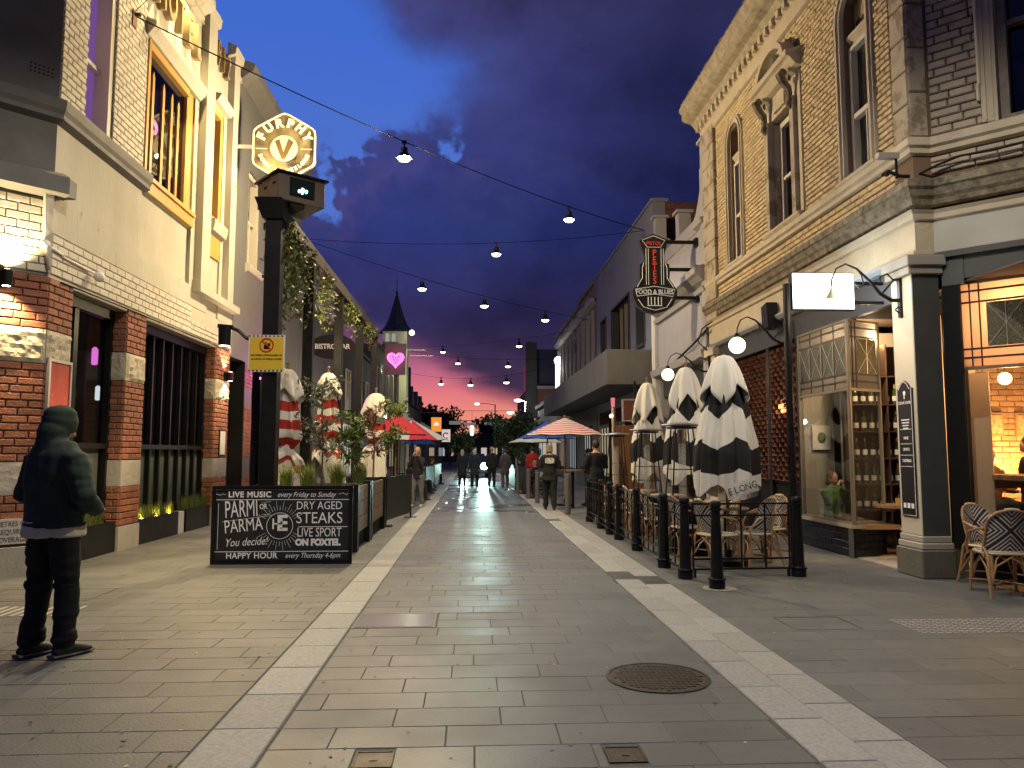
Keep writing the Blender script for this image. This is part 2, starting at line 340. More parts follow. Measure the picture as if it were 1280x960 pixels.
# ================================================================ GROUND
SLAB=dict(rough=.55,var=.8,vs=1.1,bump=.25,bs=60,rand=.10,dirt=((.085,.085,.075),2.3,.62))
pav_o=mat('bluestone_slab',(.140,.147,.137),vcol=(.100,.105,.097),**SLAB); pav_i=mat('bluestone_slab_far',(.140,.147,.137),vcol=(.100,.105,.097),isl=True,**SLAB)
road_o=mat('street_slab',(.120,.127,.124),vcol=(.086,.092,.090),**{**SLAB,'rough':.44,'bump':.12,'rr_':.10,'rand':.09}); road_i=mat('street_slab_far',(.120,.127,.124),vcol=(.086,.092,.090),isl=True,**{**SLAB,'rough':.24,'bump':.07,'rr_':.20,'rand':.09})
gran=mat('granite_strip',(.36,.37,.345),.6,var=.8,vs=38,vcol=(.24,.24,.215),dirt=((.20,.195,.17),2.1,.62),rand=.12,bump=.2,bs=120); grani=mat('granite_strip_far',(.36,.37,.345),.6,var=.6,vs=30,vcol=(.26,.26,.235),dirt=((.20,.195,.17),2.1,.62),rand=.12,isl=True,bump=.2,bs=120)
grout=mat('joint_sand',(.115,.112,.10),.9,var=.5,vs=20)
asph=mat('asphalt',(.05,.05,.052),.75,var=.5,vs=5,bump=.3,bs=80)
MB().box((-600,-200,-.3),(600,1500,-.02)).build('ground',asph,kind='structure')
SX0,SX1,RX0,RX1,NX0,NX1=-1.40,-1.04,-1.03,1.69,1.70,2.28
street=MB().box((RX0-.01,-3,-.02),(RX1+.01,62,-.0035)).build('street',grout,kind='structure')
fl=MB().box((-9,-3,-.02),(SX1,62,-.0035)).build('left_pavement',grout,kind='structure')
fr=MB().box((NX0,-3,-.02),(9,62,-.0038)).build('right_pavement',grout,kind='structure')
I3=Matrix.Identity(3)
def inr(x,y,rs): return any(a<x<b and c<y<d for a,b,c,d in rs)
def pave(x0,x1,y0,y1,hole=(),L=.6,H=.3,near_left=False):
    out=[]; r=0; y=y0
    while y<y1-.01:
        x=x0-(L/2 if r%2 else 0)-(.15 if r%3==0 else 0)
        while x<x1-.02:
            a=max(x,x0); b=min(x+L,x1); x+=L
            segs=[(a,b)]
            for (ha,hb,hc,hd) in hole:
                if y+H/2>hc and y+H/2<hd:
                    ns=[]
                    for p,q in segs:
                        if q<=ha or p>=hb: ns.append((p,q))
                        else:
                            if p<ha: ns.append((p,ha))
                            if q>hb: ns.append((hb,q))
                    segs=ns
            for p,q in segs:
                if q-p<.04: continue
                out.append((((p+q)/2,y+H/2,-.008),(q-p-.005,H-.005,.018),I3))
        y+=H; r+=1
    return out
# street manhole disc is cut as a square of slabs with a ring of its own on top
roadholes=[(-1.04,-.30,6.8,7.4),(-.57,-.38,3.8,4.1),(.67,.87,3.8,4.1)]
pieces('paver',pave(RX0,RX1,2.0,56,roadholes),street,road_o,road_i,300,jit=.0008,bev=.003)
pieces('paver',pave(-8.6,SX0-.01,2.0,44),fl,pav_o,pav_i,300,jit=.001,bev=.003)
pieces('paver',pave(NX1+.01,8.6,2.0,44),fr,pav_o,pav_i,300,jit=.001,bev=.003)
def strip(x0,x1,parent,y1=56,off=0,skip=()):
    it=[]; y=2.0+off
    while y<y1:
        if not any(a<y+.3<b for a,b in skip): it.append((((x0+x1)/2,y+.3,-.005),(x1-x0-.006,.593,.022),I3))
        y+=.6
    return it
ks=MB().box((SX0-.005,-3,-.02),(SX1+.005,56,-.0045)).build('left_kerb_strip',grout,kind='structure')
pieces('kerbstone',strip(SX0,SX1,ks),ks,gran,grani,60,jit=.001)
kr=MB().box((NX0-.005,-3,-.02),(NX1+.005,56,-.0042)).build('right_kerb_strip',grout,kind='structure')
pieces('kerbstone',strip(NX0,(NX0+NX1)/2,kr,skip=((8.95,9.6),(17,17.6)))+strip((NX0+NX1)/2,NX1,kr,off=.25,skip=((8.95,9.6),)),kr,gran,grani,120,jit=.001)
darkp=mat('dark_patch',(.07,.068,.064),.5,var=.4,vs=8)
MB().box((NX0,8.98,-.0035),(NX1,9.58,.0)).build('asphalt_patch',darkp,kind='structure')
# far paving beyond the slabs
MB().box((-9,44,-.007),(SX0,62,-.001)).build('far_left_pavement',pav_i,kind='structure')
MB().box((NX1,44,-.007),(9,62,-.001)).build('far_right_pavement',pav_i,kind='structure')
# covers
iron=mat('cast_iron',(.075,.062,.042),.5,.5,var=.5,vs=12)
t=thing('manhole_cover','round cast iron manhole cover with raised grid in the middle of the street','manhole cover',(1.25,5.24,0))
MB().lathe([(.345,-.006),(.345,.006),(.325,.006),(.325,.001)],(1.25,5.24,.002),48).build('rim',iron,t)
mb=MB().lathe([(.318,-.005),(.318,.004)],(1.25,5.24,.002),48); mb.build('plate',iron,t)
mb=MB()
for i in range(-8,9):
    for j in range(-8,9):
        x,y=i*.036,j*.036
        if x*x+y*y<.29**2: mb.box((1.25+x-.013,5.24+y-.013,.004),(1.25+x+.013,5.24+y+.013,.0105))
mb.build('raised_grid',iron,t,kind='stuff')
t=thing('steel_access_plate','smooth steel access plate with a thin frame in the street by the left strip','access plate',(-.67,7.1,0))
MB().box((-1.03,6.81,-.006),(-.31,7.39,.002)).build('frame',mat('plate_frame',(.10,.095,.09),.5),t)
MB().box((-1.005,6.835,-.006),(-.335,7.365,.005)).build('plate',mat('brushed_steel',(.36,.35,.35),.22,.25,var=.3,vs=3,bump=.05,bs=15,vcol=(.28,.27,.28)),t)
for x,lab in ((-.475,'small square cast iron valve cover left of the street centre'),(.77,'small square cast iron valve cover right of the street centre')):
    t=thing('valve_cover',lab,'valve cover',(x,3.95,0),group='small valve covers')
    MB().box((x-.095,3.85,-.006),(x+.095,4.05,-.001)).box((x-.095,3.85,-.001),(x-.085,4.05,.004)).box((x+.085,3.85,-.001),(x+.095,4.05,.004)).box((x-.085,3.85,-.001),(x+.085,3.86,.004)).box((x-.085,4.04,-.001),(x+.085,4.05,.004)).build('frame',iron,t)
    MB().box((x-.08,3.865,-.006),(x+.08,4.035,.001)).box((x-.02,3.93,.001),(x+.02,3.97,.004)).build('lid',iron,t)
def inset(name,lab,x0,x1,y0,y1):
    t=thing(name,lab,'access cover',((x0+x1)/2,(y0+y1)/2,0),group='paved access covers')
    w=.012; MB().box((x0,y0,0),(x1,y0+w,.0025)).box((x0,y1-w,0),(x1,y1,.0025)).box((x0,y0+w,0),(x0+w,y1-w,.0025)).box((x1-w,y0+w,0),(x1,y1-w,.0025)).build('frame',iron,t)
inset('access_cover','paved access cover frame on the right footpath before the corner pillar',2.75,3.35,6.55,7.05)
inset('access_cover','paved access cover frame beside the shoes of the hooded person',-3.6,-2.55,5.9,6.5)
inset('access_cover','paved access cover frame at the left brick corner',-5.1,-3.9,8.2,8.9)
tact=mat('tactile_steel',(.55,.53,.47),.4,.2)
def tactile(lab,x0,x1,y0,y1,bars,axis='x'):
    t=thing('tactile_strip',lab,'tactile strip',((x0+x1)/2,(y0+y1)/2,0))
    mb=MB()
    for i in range(bars):
        y=y0+(i+.5)*(y1-y0)/bars
        if axis=='x':
            x=x0
            while x<x1: mb.box((x,y-.012,0),(x+.05,y+.012,.006)); x+=.07
        else: 
            x=x0+(i+.5)*(x1-x0)/bars; mb.box((x-.02,y0,0),(x+.02,y1,.006))
    mb.build('studs',tact,t,kind='stuff')
tactile('tactile paving of small studs on the right footpath below the rattan chair',3.75,6.2,6.35,6.9,9)
tactile('tactile paving of long bars on the left footpath behind the hooded person',-5.4,-3.72,7.45,7.9,18,'y')
mb=MB()
random.seed(3)
for i in range(160):
    x=random.uniform(-4.6,5.2); y=random.uniform(3.6,14); s=random.uniform(.006,.016)
    mb.bx((x,y,.004),(s*1.6,s,.003),random.uniform(0,3))
mb.build('litter',mat('litter_paper',(.4,.37,.28),.8,rand=.5,isl=True),kind='stuff')

mb=MB(); random.seed(77)
for i in range(420):
    x=random.uniform(-5,5.2); y=3.5+10*random.random()**1.5; r=random.uniform(.006,.014); a0=random.uniform(0,6)
    mb.add([(x+r*math.cos(a0+k*1.05)*random.uniform(.7,1.2),y+r*math.sin(a0+k*1.05)*random.uniform(.7,1.2),.0045) for k in range(6)],[tuple(range(6))])
mb.build('gum_spots',mat('gum_dark',(.085,.084,.076),.6,rand=.45,isl=True),kind='stuff')
# ================================================================ LEFT: HOTEL
FL=Fr((-5.4,0,0),(0,1,0),(1,0,0))                       # s = world Y
FC=Fr((-5.4,9.95,0),(-1,-1,0),(1,-1,0))                # chamfer: s runs away to the left-near
render=mat('cream_render',(.50,.47,.39),.75,var=.5,vs=1.6,vcol=(.40,.37,.30),bump=.35,bs=14,stretch=(1,1,.45),dirt=((.30,.275,.22),3.4,.61))
pbr_o=mat('painted_brick',(.58,.53,.44),.6,var=.3,vs=5,vcol=(.5,.46,.38),rand=.06,bump=.4,bs=40); pbr_i=mat('painted_brick_far',(.58,.53,.44),.6,var=.3,vs=5,vcol=(.5,.46,.38),rand=.06,isl=True,bump=.4,bs=40)
rb_o=mat('red_brick',(.29,.11,.058),.75,var=.5,vs=7,vcol=(.20,.07,.04),rand=.25,bump=.6,bs=45); rb_i=mat('red_brick_far',(.29,.11,.058),.75,var=.5,vs=7,vcol=(.20,.07,.04),rand=.25,isl=True,bump=.6,bs=45)
mortar=mat('dark_mortar',(.12,.09,.07),.9)
stone=mat('rock_stone',(.46,.41,.31),.85,var=.5,vs=9,vcol=(.33,.29,.21),bump=1.0,bs=18,rand=.08); smooth_st=mat('dressed_stone',(.42,.39,.33),.75,var=.5,vs=6,vcol=(.3,.28,.24),bump=.3,bs=30,rand=.08)
greyp=mat('grey_plaster',(.17,.165,.15),.7,var=.3,vs=3)  # darker than the render: shade of the unlit corner put into the grey
H=thing('hotel_building','cream rendered corner hotel with red brick piers and raised lettering on its parapet','building',(-5.4,9.95,0))
T=.35
mb=MB()  # core wall street side
for s0,s1,z0,z1 in [(9.95,10.55,.0,3.7),(12.2,12.9,0,3.7),(16.4,17.35,0,3.7)]: mb.fb(FL,s0,s1,z0,z1,-.30,-.02)
mb.build('brick_pier_core',mortar,H)
mb=MB(); mb.fb(FL,9.95,17.4,3.7,4.32,-T,-.012); mb.build('lower_wall_band',render,H)
mb=MB()
mb.fb(FL,9.95,12.52,4.32,5.75,-T,0); mb.fb(FL,12.52,14.72,4.32,4.7,-T,0); mb.fb(FL,12.52,14.72,4.7,5.78,-T,-.07); mb.fb(FL,14.72,15.72,4.32,6.3,-T,0); mb.fb(FL,15.72,16.42,4.32,6.3,-T,-.04); mb.fb(FL,16.42,17.4,4.32,6.3,-T,0)
mb.fb(FL,9.95,10.62,5.75,8.4,-T,-.012); mb.fb(FL,11.42,12.52,5.75,8.4,-T,-.012); mb.fb(FL,14.72,15.72,6.3,8.4,-T,0); mb.fb(FL,16.42,17.4,6.3,8.4,-T,0)
mb.fb(FL,10.62,11.42,5.75,5.98,-T,-.012); mb.fb(FL,12.52,14.72,5.78,6.05,-T,-.03)
mb.fb(FL,9.95,14.75,8.4,10.2,-T,-.002); mb.fb(FL,14.75,17.4,8.75,10.0,-T,-.002); mb.fb(FL,14.75,15.72,8.4,8.75,-T,0); mb.fb(FL,16.42,17.4,8.4,8.75,-T,0)
mb.build('upper_wall',render,H)
# mouldings
mb=MB(); mb.msweep([tuple(FC.p(2.4,0))[:2],(-5.4,9.95),(-5.4,12.6)],[(-.02,5.74),(.10,5.80),(.10,5.86),(.13,5.92),(.14,6.0),(.14,6.05),(-.02,6.10)]); mb.build('string_course',greyp,H)
mb=MB(); mb.prof(FC,-.12,2.4,[(0,4.76),(.20,4.80),(.20,5.02),(0,5.12)]); mb.fb(FL,9.9,10.12,4.8,5.02,0,.2); mb.build('corner_ledge',greyp,H)
mb=MB(); mb.fp(FC,[(.02,4.78),(.12,4.78),(.10,4.2),(.02,3.8)],0,.10); mb.build('corner_bracket',render,H)
mb=MB(); mb.prof(FL,9.9,14.78,[(0,9.98),(.10,10.02),(.10,10.10),(.26,10.20),(.30,10.26),(.30,10.38),(0,10.42)]); mb.build('parapet_cornice',render,H)
mb=MB(); mb.fb(FL,14.95,15.42,4.72,10.25,0,.14); mb.build('pilaster',render,H); mb=MB(); mb.fb(FL,16.6,16.98,4.72,10.3,0,.14); mb.build('pilaster',render,H)
for a,b in ((14.85,15.52),(16.5,17.08)): MB().prof(FL,a,b,[(0,10.2),(.17,10.25),(.20,10.42),(.0,10.52)]).build('pilaster_cap',render,H)
MB().prof(FL,14.88,17.4,[(0,4.60),(.17,4.60),(.17,4.74),(.06,4.80),(0,4.82)]).build('ledge',render,H)
MB().prof(FL,15.66,16.48,[(0,6.0),(.10,6.05),(.14,6.2),(.14,6.28),(0,6.3)]).build('window_sill',render,H)
MB().fb(FL,14.75,17.4,10.0,10.12,-T,.05).build('coping',render,H)
# chamfer
mb=MB(); mb.fb(FC,.0,2.4,3.75,4.76,-T,-.012); mb.fb(FC,0,2.4,5.12,10.2,-T,-.0); mb.fb(FC,0,2.4,0,3.75,-T,-.02); mb.build('corner_wall',greyp,H)
MB().box((-13,8.0,0),(-7.1,8.3,10.2)).build('side_wall',render,H)
MB().box((-13,17.05,0),(-5.76,17.4,10)).build('end_wall',render,H)
MB().box((-13,9.6,9.6),(-5.76,17.05,9.7)).build('roof',BLACKM,H)
MB().box((-13,9.0,3.72),(-5.76,17.05,3.8)).build('inner_floor',BLACKM,H)
# bricks
bricks=[]
for z0,z1 in ((.38,.98),(1.39,2.62),(3.06,3.74)):
    bricks+=wall_bricks(FC,0.0,1.5,z0,z1,H=.094,L=.26,stretchy=.12)
    for a,b in ((9.95,10.55),(12.2,12.9),(16.4,17.3)): bricks+=wall_bricks(FL,a,b,z0,z1,H=.094,L=.24)
FJ=Fr((-5.4,12.2,0),(-1,0,0),(0,-1,0))   # jamb of the second pier, facing the viewer
FJ2=Fr((-5.4,16.4,0),(-1,0,0),(0,-1,0))
for z0,z1 in ((.38,.98),(1.39,2.62),(3.06,3.7)):
    bricks+=wall_bricks(FJ,0,.3,z0,z1,H=.094,L=.2); bricks+=wall_bricks(FJ2,0,.3,z0,z1,H=.094,L=.2)
pieces('brick',bricks,H,rb_o,rb_i,300,bev=.01,jit=.003)
def quarry(F,a,b,z0,z1,parent,nseg=1,m=stone,rough=.03,seed=1):
    random.seed(seed)
    for k in range(nseg):
        s0=a+(b-a)*k/nseg+.004; s1=a+(b-a)*(k+1)/nseg-.004; nx=max(4,int((s1-s0)/.05)); nz_=max(4,int((z1-z0)/.05)); mb=MB(); g={}
        vs=[]; fs=[]
        for i in range(nx+1):
            for j in range(nz_+1):
                e=min(i,nx-i,j,nz_-j); d=.008+(0 if e==0 else rough*(.5+.8*noise.noise(Vector((s0*7+i*.6,j*.6,seed))))+random.uniform(0,rough*.35))
                vs.append(F.p(s0+(s1-s0)*i/nx,z0+.005+(z1-z0-.01)*j/nz_,d))
        for i in range(nx):
            for j in range(nz_): fs.append((i*(nz_+1)+j,(i+1)*(nz_+1)+j,(i+1)*(nz_+1)+j+1,i*(nz_+1)+j+1))
        mb.add(vs,fs); mb.fb(F,s0,s1,z0+.005,z1-.005,-.03,.007); mb.build('stone_block',m,parent,fix=False)
for z0,z1,m_,r_,n in ((2.62,3.06,stone,.035,1),(.98,1.39,smooth_st,.006,1)):
    quarry(FC,0,1.5,z0,z1,H,2,m_,r_,3)
    for a,b in ((9.95,10.55),(12.2,12.9),(16.4,17.3)): quarry(FL,a,b,z0,z1,H,1,m_,r_,int(a))
    quarry(FJ,0,.3,z0,z1,H,1,m_,r_*.5,5); quarry(FJ2,0,.3,z0,z1,H,1,m_,r_*.5,6)
mb=MB(); mb.fb(FC,-.04,1.6,0,.36,-.02,.09); mb.build('plinth_stone',smooth_st,H); MB().fb(FL,9.95,10.55,0,.36,-.02,.03).build('plinth_stone',smooth_st,H)
MB().fb(FL,12.17,12.92,0,.37,-.02,.02).build('plinth_stone',smooth_st,H); MB().fb(FL,16.4,17.3,0,.37,-.02,.02).build('plinth_stone',smooth_st,H)
pb=wall_bricks(FL,9.97,10.62,6.12,8.4,L=.25,H=.095)+wall_bricks(FL,11.42,12.5,6.12,8.9,L=.25,H=.095)+wall_bricks(FL,9.97,14.9,3.78,4.30,L=.26,H=.1)+wall_bricks(FL,14.9,17.3,3.78,4.05,L=.26,H=.1)
pb+=wall_bricks(FC,0,1.6,3.78,4.72,L=.26,H=.1)
pieces('painted_brick',pb,H,pbr_o,pbr_i,300,bev=.008,jit=.002)
# windows upstairs
yel=mat('ochre_timber',(.56,.33,.08),.5,var=.3,vs=3,vcol=(.44,.25,.06)); cream=mat('cream_timber',(.62,.57,.47),.5)
MB().fb(FC,.75,1.35,5.3,5.34,0,.004).build('vent_slot',BLACKM,H)
mb=MB()
for r_ in range(3):
    for c_ in range(6): mb.fb(FC,.08+c_*.05,.10+c_*.05,6.35+r_*.05,6.37+r_*.05,.001,.004)
mb.build('vent_hole',BLACKM,H,kind='stuff')
MB().tube([FL.p(15.55,9.9,.03),FL.p(15.55,4.9,.03)],.02,6).build('conduit',render,H)
MB().tube([FL.p(10.2,3.72,.02),FL.p(12.0,3.735,.02),FL.p(17.2,3.74,.02)],.012,5).build('cable',BLACKM,H)
wv=MB().fb(FL,10.62,11.42,5.98,8.4,-.25,-.24).build('window',mat('purple_blind',(.20,.10,.30),.6,emit=(.35,.16,.62),es=.35),H)
MB().fb(FL,10.62,10.68,5.98,8.4,-.24,-.12).fb(FL,11.30,11.42,5.98,8.4,-.24,-.02).fb(FL,10.68,11.3,7.1,7.16,-.24,-.14).fb(FL,10.68,11.3,5.98,6.04,-.24,-.12).build('frame',cream,wv)
wv=MB().fb(FL,12.54,14.7,6.06,8.38,-.11,-.10).build('window',DGLASS,H)
fr_=MB()
fr_.fb(FL,12.54,12.62,6.06,8.38,-.10,.02); fr_.fb(FL,14.40,14.72,6.06,8.38,-.10,-.04); fr_.fb(FL,12.62,14.40,6.05,6.13,-.10,.0); fr_.fb(FL,12.62,14.40,8.25,8.38,-.10,.0); fr_.build('frame',yel,wv)
for y in (12.98,13.42,13.80,14.10):
    q=MB().fp(FL,[(y-.045,6.13),(y+.045,6.13),(y+.045,7.92),(y,8.02),(y-.045,7.92)],-.10,-.075); q.build('mullion',yel,wv)
MB().prof(FL,12.4,14.86,[(-.1,8.38),(.05,8.38),(.09,8.44),(.14,8.50),(.17,8.54),(.17,8.62),(0,8.68)]).build('window_hood',render,H)
MB().fb(FL,12.5,14.75,5.80,6.05,-.03,.03).fb(FL,12.48,14.77,6.0,6.07,-.03,.07).build('window_sill',yel,H)
MB().box((-7.2,11.9,6.0),(-7.1,18.0,9.6)).build('room_wall',mat('violet_glow_wall',(.05,.03,.08),.8,var=.9,vs=2.5,vcol=(.3,.1,.3),emit=(.20,.09,.30),es=.35),H)  # emission put into the wall imitates violet light in the room
for (y,z,r,c) in ((13.55,6.95,.15,(1,.08,.16)),(12.95,7.25,.15,(.75,.2,1)),(14.3,7.6,.12,(1,.3,.7))):
    t=thing('neon_lamp','round %s neon lamp glowing inside the ochre framed window'%('red' if c[2]<.5 else 'violet' if c[2]>.9 else 'pink'),'lamp',(-6.0,y,z))
    MB().tube([(-6.0,y+r*math.cos(a),z+r*math.sin(a)) for a in np.linspace(0,2*math.pi,20)],.03,6).build('neon_tube',emis('neon_%d'%int(y*10),c,5),t); MB().tube([(-6.0,y,z+r),(-6.0,y,z+1.2)],.006,5).build('cord',BLACK,t)
wv=MB().fb(FL,15.72,16.42,6.3,8.75,-.28,-.27).build('window',DGLASS,H)
MB().fb(FL,15.72,15.80,6.3,8.75,-.27,-.02).fb(FL,16.26,16.42,6.3,8.75,-.27,-.02).fb(FL,15.80,16.26,6.3,6.42,-.27,-.02).fb(FL,15.8,16.26,8.6,8.75,-.27,0).build('frame',yel,wv)
MB().fb(FL,15.74,16.4,5.55,6.0,-.04,.0).build('sill_panel',yel,H)
MB().prof(FL,15.62,16.52,[(-.2,8.75),(.12,8.78),(.2,8.92),(0,8.96)]).build('window_hood',render,H)
# parapet letters
RL=(R(90),0,R(90)); goldl=mat('letter_bronze',(.30,.22,.12),.5)
for i,ch in enumerate('HOTEL'):
    text(ch,(-5.33,12.72+i*.435,9.34),.90,RL,goldl,H,name='parapet_letter',ext=.06,sx=.56,bold=.012)
for i,ch in enumerate('1912'):
    text(ch,(-5.33,15.36+i*.30,9.78),.80,RL,mat('letter_cream_edge',(.5,.46,.38),.6) if False else goldl,H,name='date_digit',ext=.05,sx=.48)
# flood lamp on the letters
t=thing('sign_floodlight','small white floodlight on an arm over the raised hotel lettering','floodlight',(-4.75,13.5,10.9))
MB().tube([(-5.3,13.5,10.35),(-4.9,13.5,10.95),(-4.75,13.5,10.9)],.02,6).build('arm',BLACK,t); MB().lathe([(.03,.1),(.10,.02),(.12,-.05),(.10,-.05),(.08,.0)],(-4.75,13.5,10.9),14).build('shade',WPAINT,t)
lightp('flood_light',(-4.6,13.5,10.8),1100,(1,.74,.34),.06,t,spot=100,aim=(-5.5,13.3,9.0))
# ground floor windows
frm=mat('black_joinery',(.008,.008,.008),.4,spec=.3); panel=mat('lower_panel',(.10,.115,.105),.35,var=.5,vs=5,vcol=(.05,.06,.055))
def shopwin(y0,y1,mull,zt=3.55,tz=1.62,wide=.05):
    w=MB().fb(FL,y0,y1,.0,zt,-.29,-.28) if False else MB().fb(FL,y0,y1,tz,zt,-.295,-.285)
    w=w.build('window',DGLASS,H)
    f=MB(); f.fb(FL,y0,y1,zt,3.7,-.33,-.18); f.fb(FL,y0,y0+.07,0,zt,-.33,-.2); f.fb(FL,y1-.07,y1,0,zt,-.33,-.2); f.fb(FL,y0+.07,y1-.07,tz-.06,tz+.02,-.33,-.19); f.fb(FL,y0+.07,y1-.07,0,.12,-.33,-.2); f.build('frame',frm,w)
    for m in mull: MB().fb(FL,m-wide/2,m+wide/2,.12,tz-.06,-.32,-.21).fb(FL,m-wide/2,m+wide/2,tz+.02,zt,-.32,-.21).build('mullion',frm,w)
    ms=[y0+.07]+list(mull)+[y1-.07]
    for a,b in zip(ms[:-1],ms[1:]): MB().fb(FL,a+wide/2,b-wide/2,.12,tz-.06,-.31,-.285).build('lower_panel',panel,H)
    return w
shopwin(10.55,12.2,[11.1],wide=.12)
shopwin(12.9,16.4,[13.35,13.78,14.2,14.64,15.08,15.5,15.92])
MB().box((-9.5,9.6,0),(-9.4,17,3.7)).build('room_wall',mat('inner_dark',(.035,.03,.028),.8),H)
MB().box((-9.4,9.6,0),(-5.75,17,.02)).build('room_floor',mat('inner_floor_boards',(.08,.05,.03),.5),H)
for y,x,z,c,lab in ((13.1,-6.3,3.1,(1,.2,.9),'magenta'),(14.3,-6.4,3.0,(1,.25,.9),'magenta'),(13.8,-7.2,2.9,(.8,.9,1),'white'),(15.6,-6.6,3.0,(1,.7,.5),'amber'),(16.0,-7.6,2.7,(1,.9,.8),'white'),(11.6,-7.8,2.3,(1,1,.9),'white')):
    t=thing('bar_pendant_lamp','glass pendant lamp glowing %s inside the hotel ground floor windows, %s'%(lab,{13.1:'behind the first narrow pane',14.3:'behind the middle panes',13.8:'far back in the room',15.6:'near the last panes',16.0:'deep behind the last panes',11.6:'behind the door pane'}[y]),'pendant lamp',(x,y,z),group='pendant lamps in the hotel bar')
    MB().lathe([(.02,.16),(.05,.12),(.05,-.12),(.03,-.14)],(x,y,z),10).build('glass_shade',emis('pend_'+lab,c,3.2),t); MB().tube([(x,y,z+.14),(x,y,3.7)],.006,5).build('cord',BLACK,t)
t=thing('bar_shelf','back bar shelf with bottles seen through the dark hotel windows','shelf',(-9.2,13.5,1.0))
mb=MB()
for z in (1.1,1.55,2.0): mb.box((-9.38,11,z),(-9.1,16.5,z+.03))
mb.build('board',mat('shelf_wood',(.12,.07,.04),.5),t)
mb=MB(); random.seed(5)
for z in (1.13,1.58,2.03):
    y=11.1
    while y<16.4: mb.lathe([(.035,0),(.035,.18),(.012,.24),(.012,.3)],(-9.24,y,z),6); y+=random.uniform(.09,.2)
mb.build('bottle_row',mat('bottle_mix',(.3,.2,.1),.2,rand=.9,isl=True,emit=(.5,.25,.1),es=.08),t,kind='stuff')
for i,(y,z) in enumerate(((14.05,1.9),(14.9,1.85))):
    t=thing('red_lantern','small red lamp %s inside the hotel bar window'%('on the left' if i==0 else 'on the right, slimmer'),'lamp',(-6.1,y,z)); MB().box((-6.13,y-.05,z-.15),(-6.07,y+.05,z+.15)).build('lamp_shade',emis('redlamp',(1,.05,.06),1.0),t); MB().box((-6.15,y-.06,z-.18),(-6.05,y+.06,z-.15)).build('base',BLACK,t)
# posters / signs
t=thing('framed_poster','red framed poster with the word LIVE on the brick corner pier','poster',(-5.38,10.25,1.55))
F=FL
MB().fb(F,9.98,10.5,1.6,2.66,.02,.045).build('poster_sheet',mat('poster_red',(.30,.05,.04),.25,var=.4,vs=3,vcol=(.45,.12,.09)),t)
MB().fb(F,9.96,10.0,1.56,2.70,.02,.06).fb(F,10.48,10.52,1.56,2.70,.02,.06).fb(F,10.0,10.48,1.56,1.60,.02,.06).fb(F,10.0,10.48,2.66,2.70,.02,.06).build('frame',STEEL,t)
text('LIVE',(-5.35,10.27,1.98),.20,RL,WPAINT,t,ext=.002,sx=.8,bold=.008)
t=thing('coverage_sign','white sign with three lines of grey capitals low on the brick corner','sign',FC.p(.3,.3))
MB().fb(FC,.06,1.1,.40,.70,.02,.05).build('sign_panel',mat('sign_grey',(.5,.49,.46),.6),t)
for k,l in enumerate(('METRES OF','E REQUIRED','COVERAGE')):
    p=FC.p(.10,.64-.095*k,.056); text(l,p,.085,(R(90),0,R(45)),mat('sign_ink',(.06,.06,.06),.6),t,ext=.001,align='RIGHT',sx=.8)
# corner sconce and pier sconce
def sconce(lab,F,s,z,pw,d=.14,updown=True):
    p=F.p(s,z,d); t=thing('wall_sconce',lab,'wall lamp',p)
    MB().fb(F,s-.04,s+.04,z-.09,z+.09,0,d-.06).build('back_plate',BLACK,t); MB().lathe([(.055,-.10),(.06,-.08),(.06,.08),(.055,.10)],p,16).build('body',BLACK,t)
    MB().lathe([(.0,.101),(.045,.103)],p,12).lathe([(.0,-.103),(.045,-.101)],p,12).build('lens',emis('sconce_lens',(1,.85,.55),30),t)
    lightp('up_light',p+Vector((0,0,.14)),pw,WARM,.03,t,spot=120,aim=p+Vector((0,0,2))-F.n*.4); lightp('down_light',p-Vector((0,0,.14)),pw,WARM,.03,t,spot=120,aim=p-Vector((0,0,2))-F.n*.4)
sconce('up and down wall lamp glowing strongly on the chamfered brick corner',FC,.50,3.62,230)
sconce('up and down wall lamp on the narrow brick pier beside the dark doorway',FL,16.95,3.15,70)
t=thing('security_camera','round white security camera on a pipe at the brick corner','security camera',FC.p(.05,4.1,.08)); MB().ball(FC.p(.1,4.12,.10),.065).build('dome',WPAINT,t); MB().tube([FC.p(.1,4.12,.06),FL.p(9.97,4.1,.03),FL.p(10.2,4.08,.03)],.018,6).build('bracket',WPAINT,t)
t=thing('security_camera','round white security camera above the first black doorway','security camera',FL.p(11.0,4.02,.1)); MB().ball(FL.p(11.0,3.98,.12),.075).build('dome',WPAINT,t); MB().tube([FL.p(10.2,4.06,.03),FL.p(10.9,4.04,.03),FL.p(11,4.0,.1)],.014,6).build('bracket',WPAINT,t)
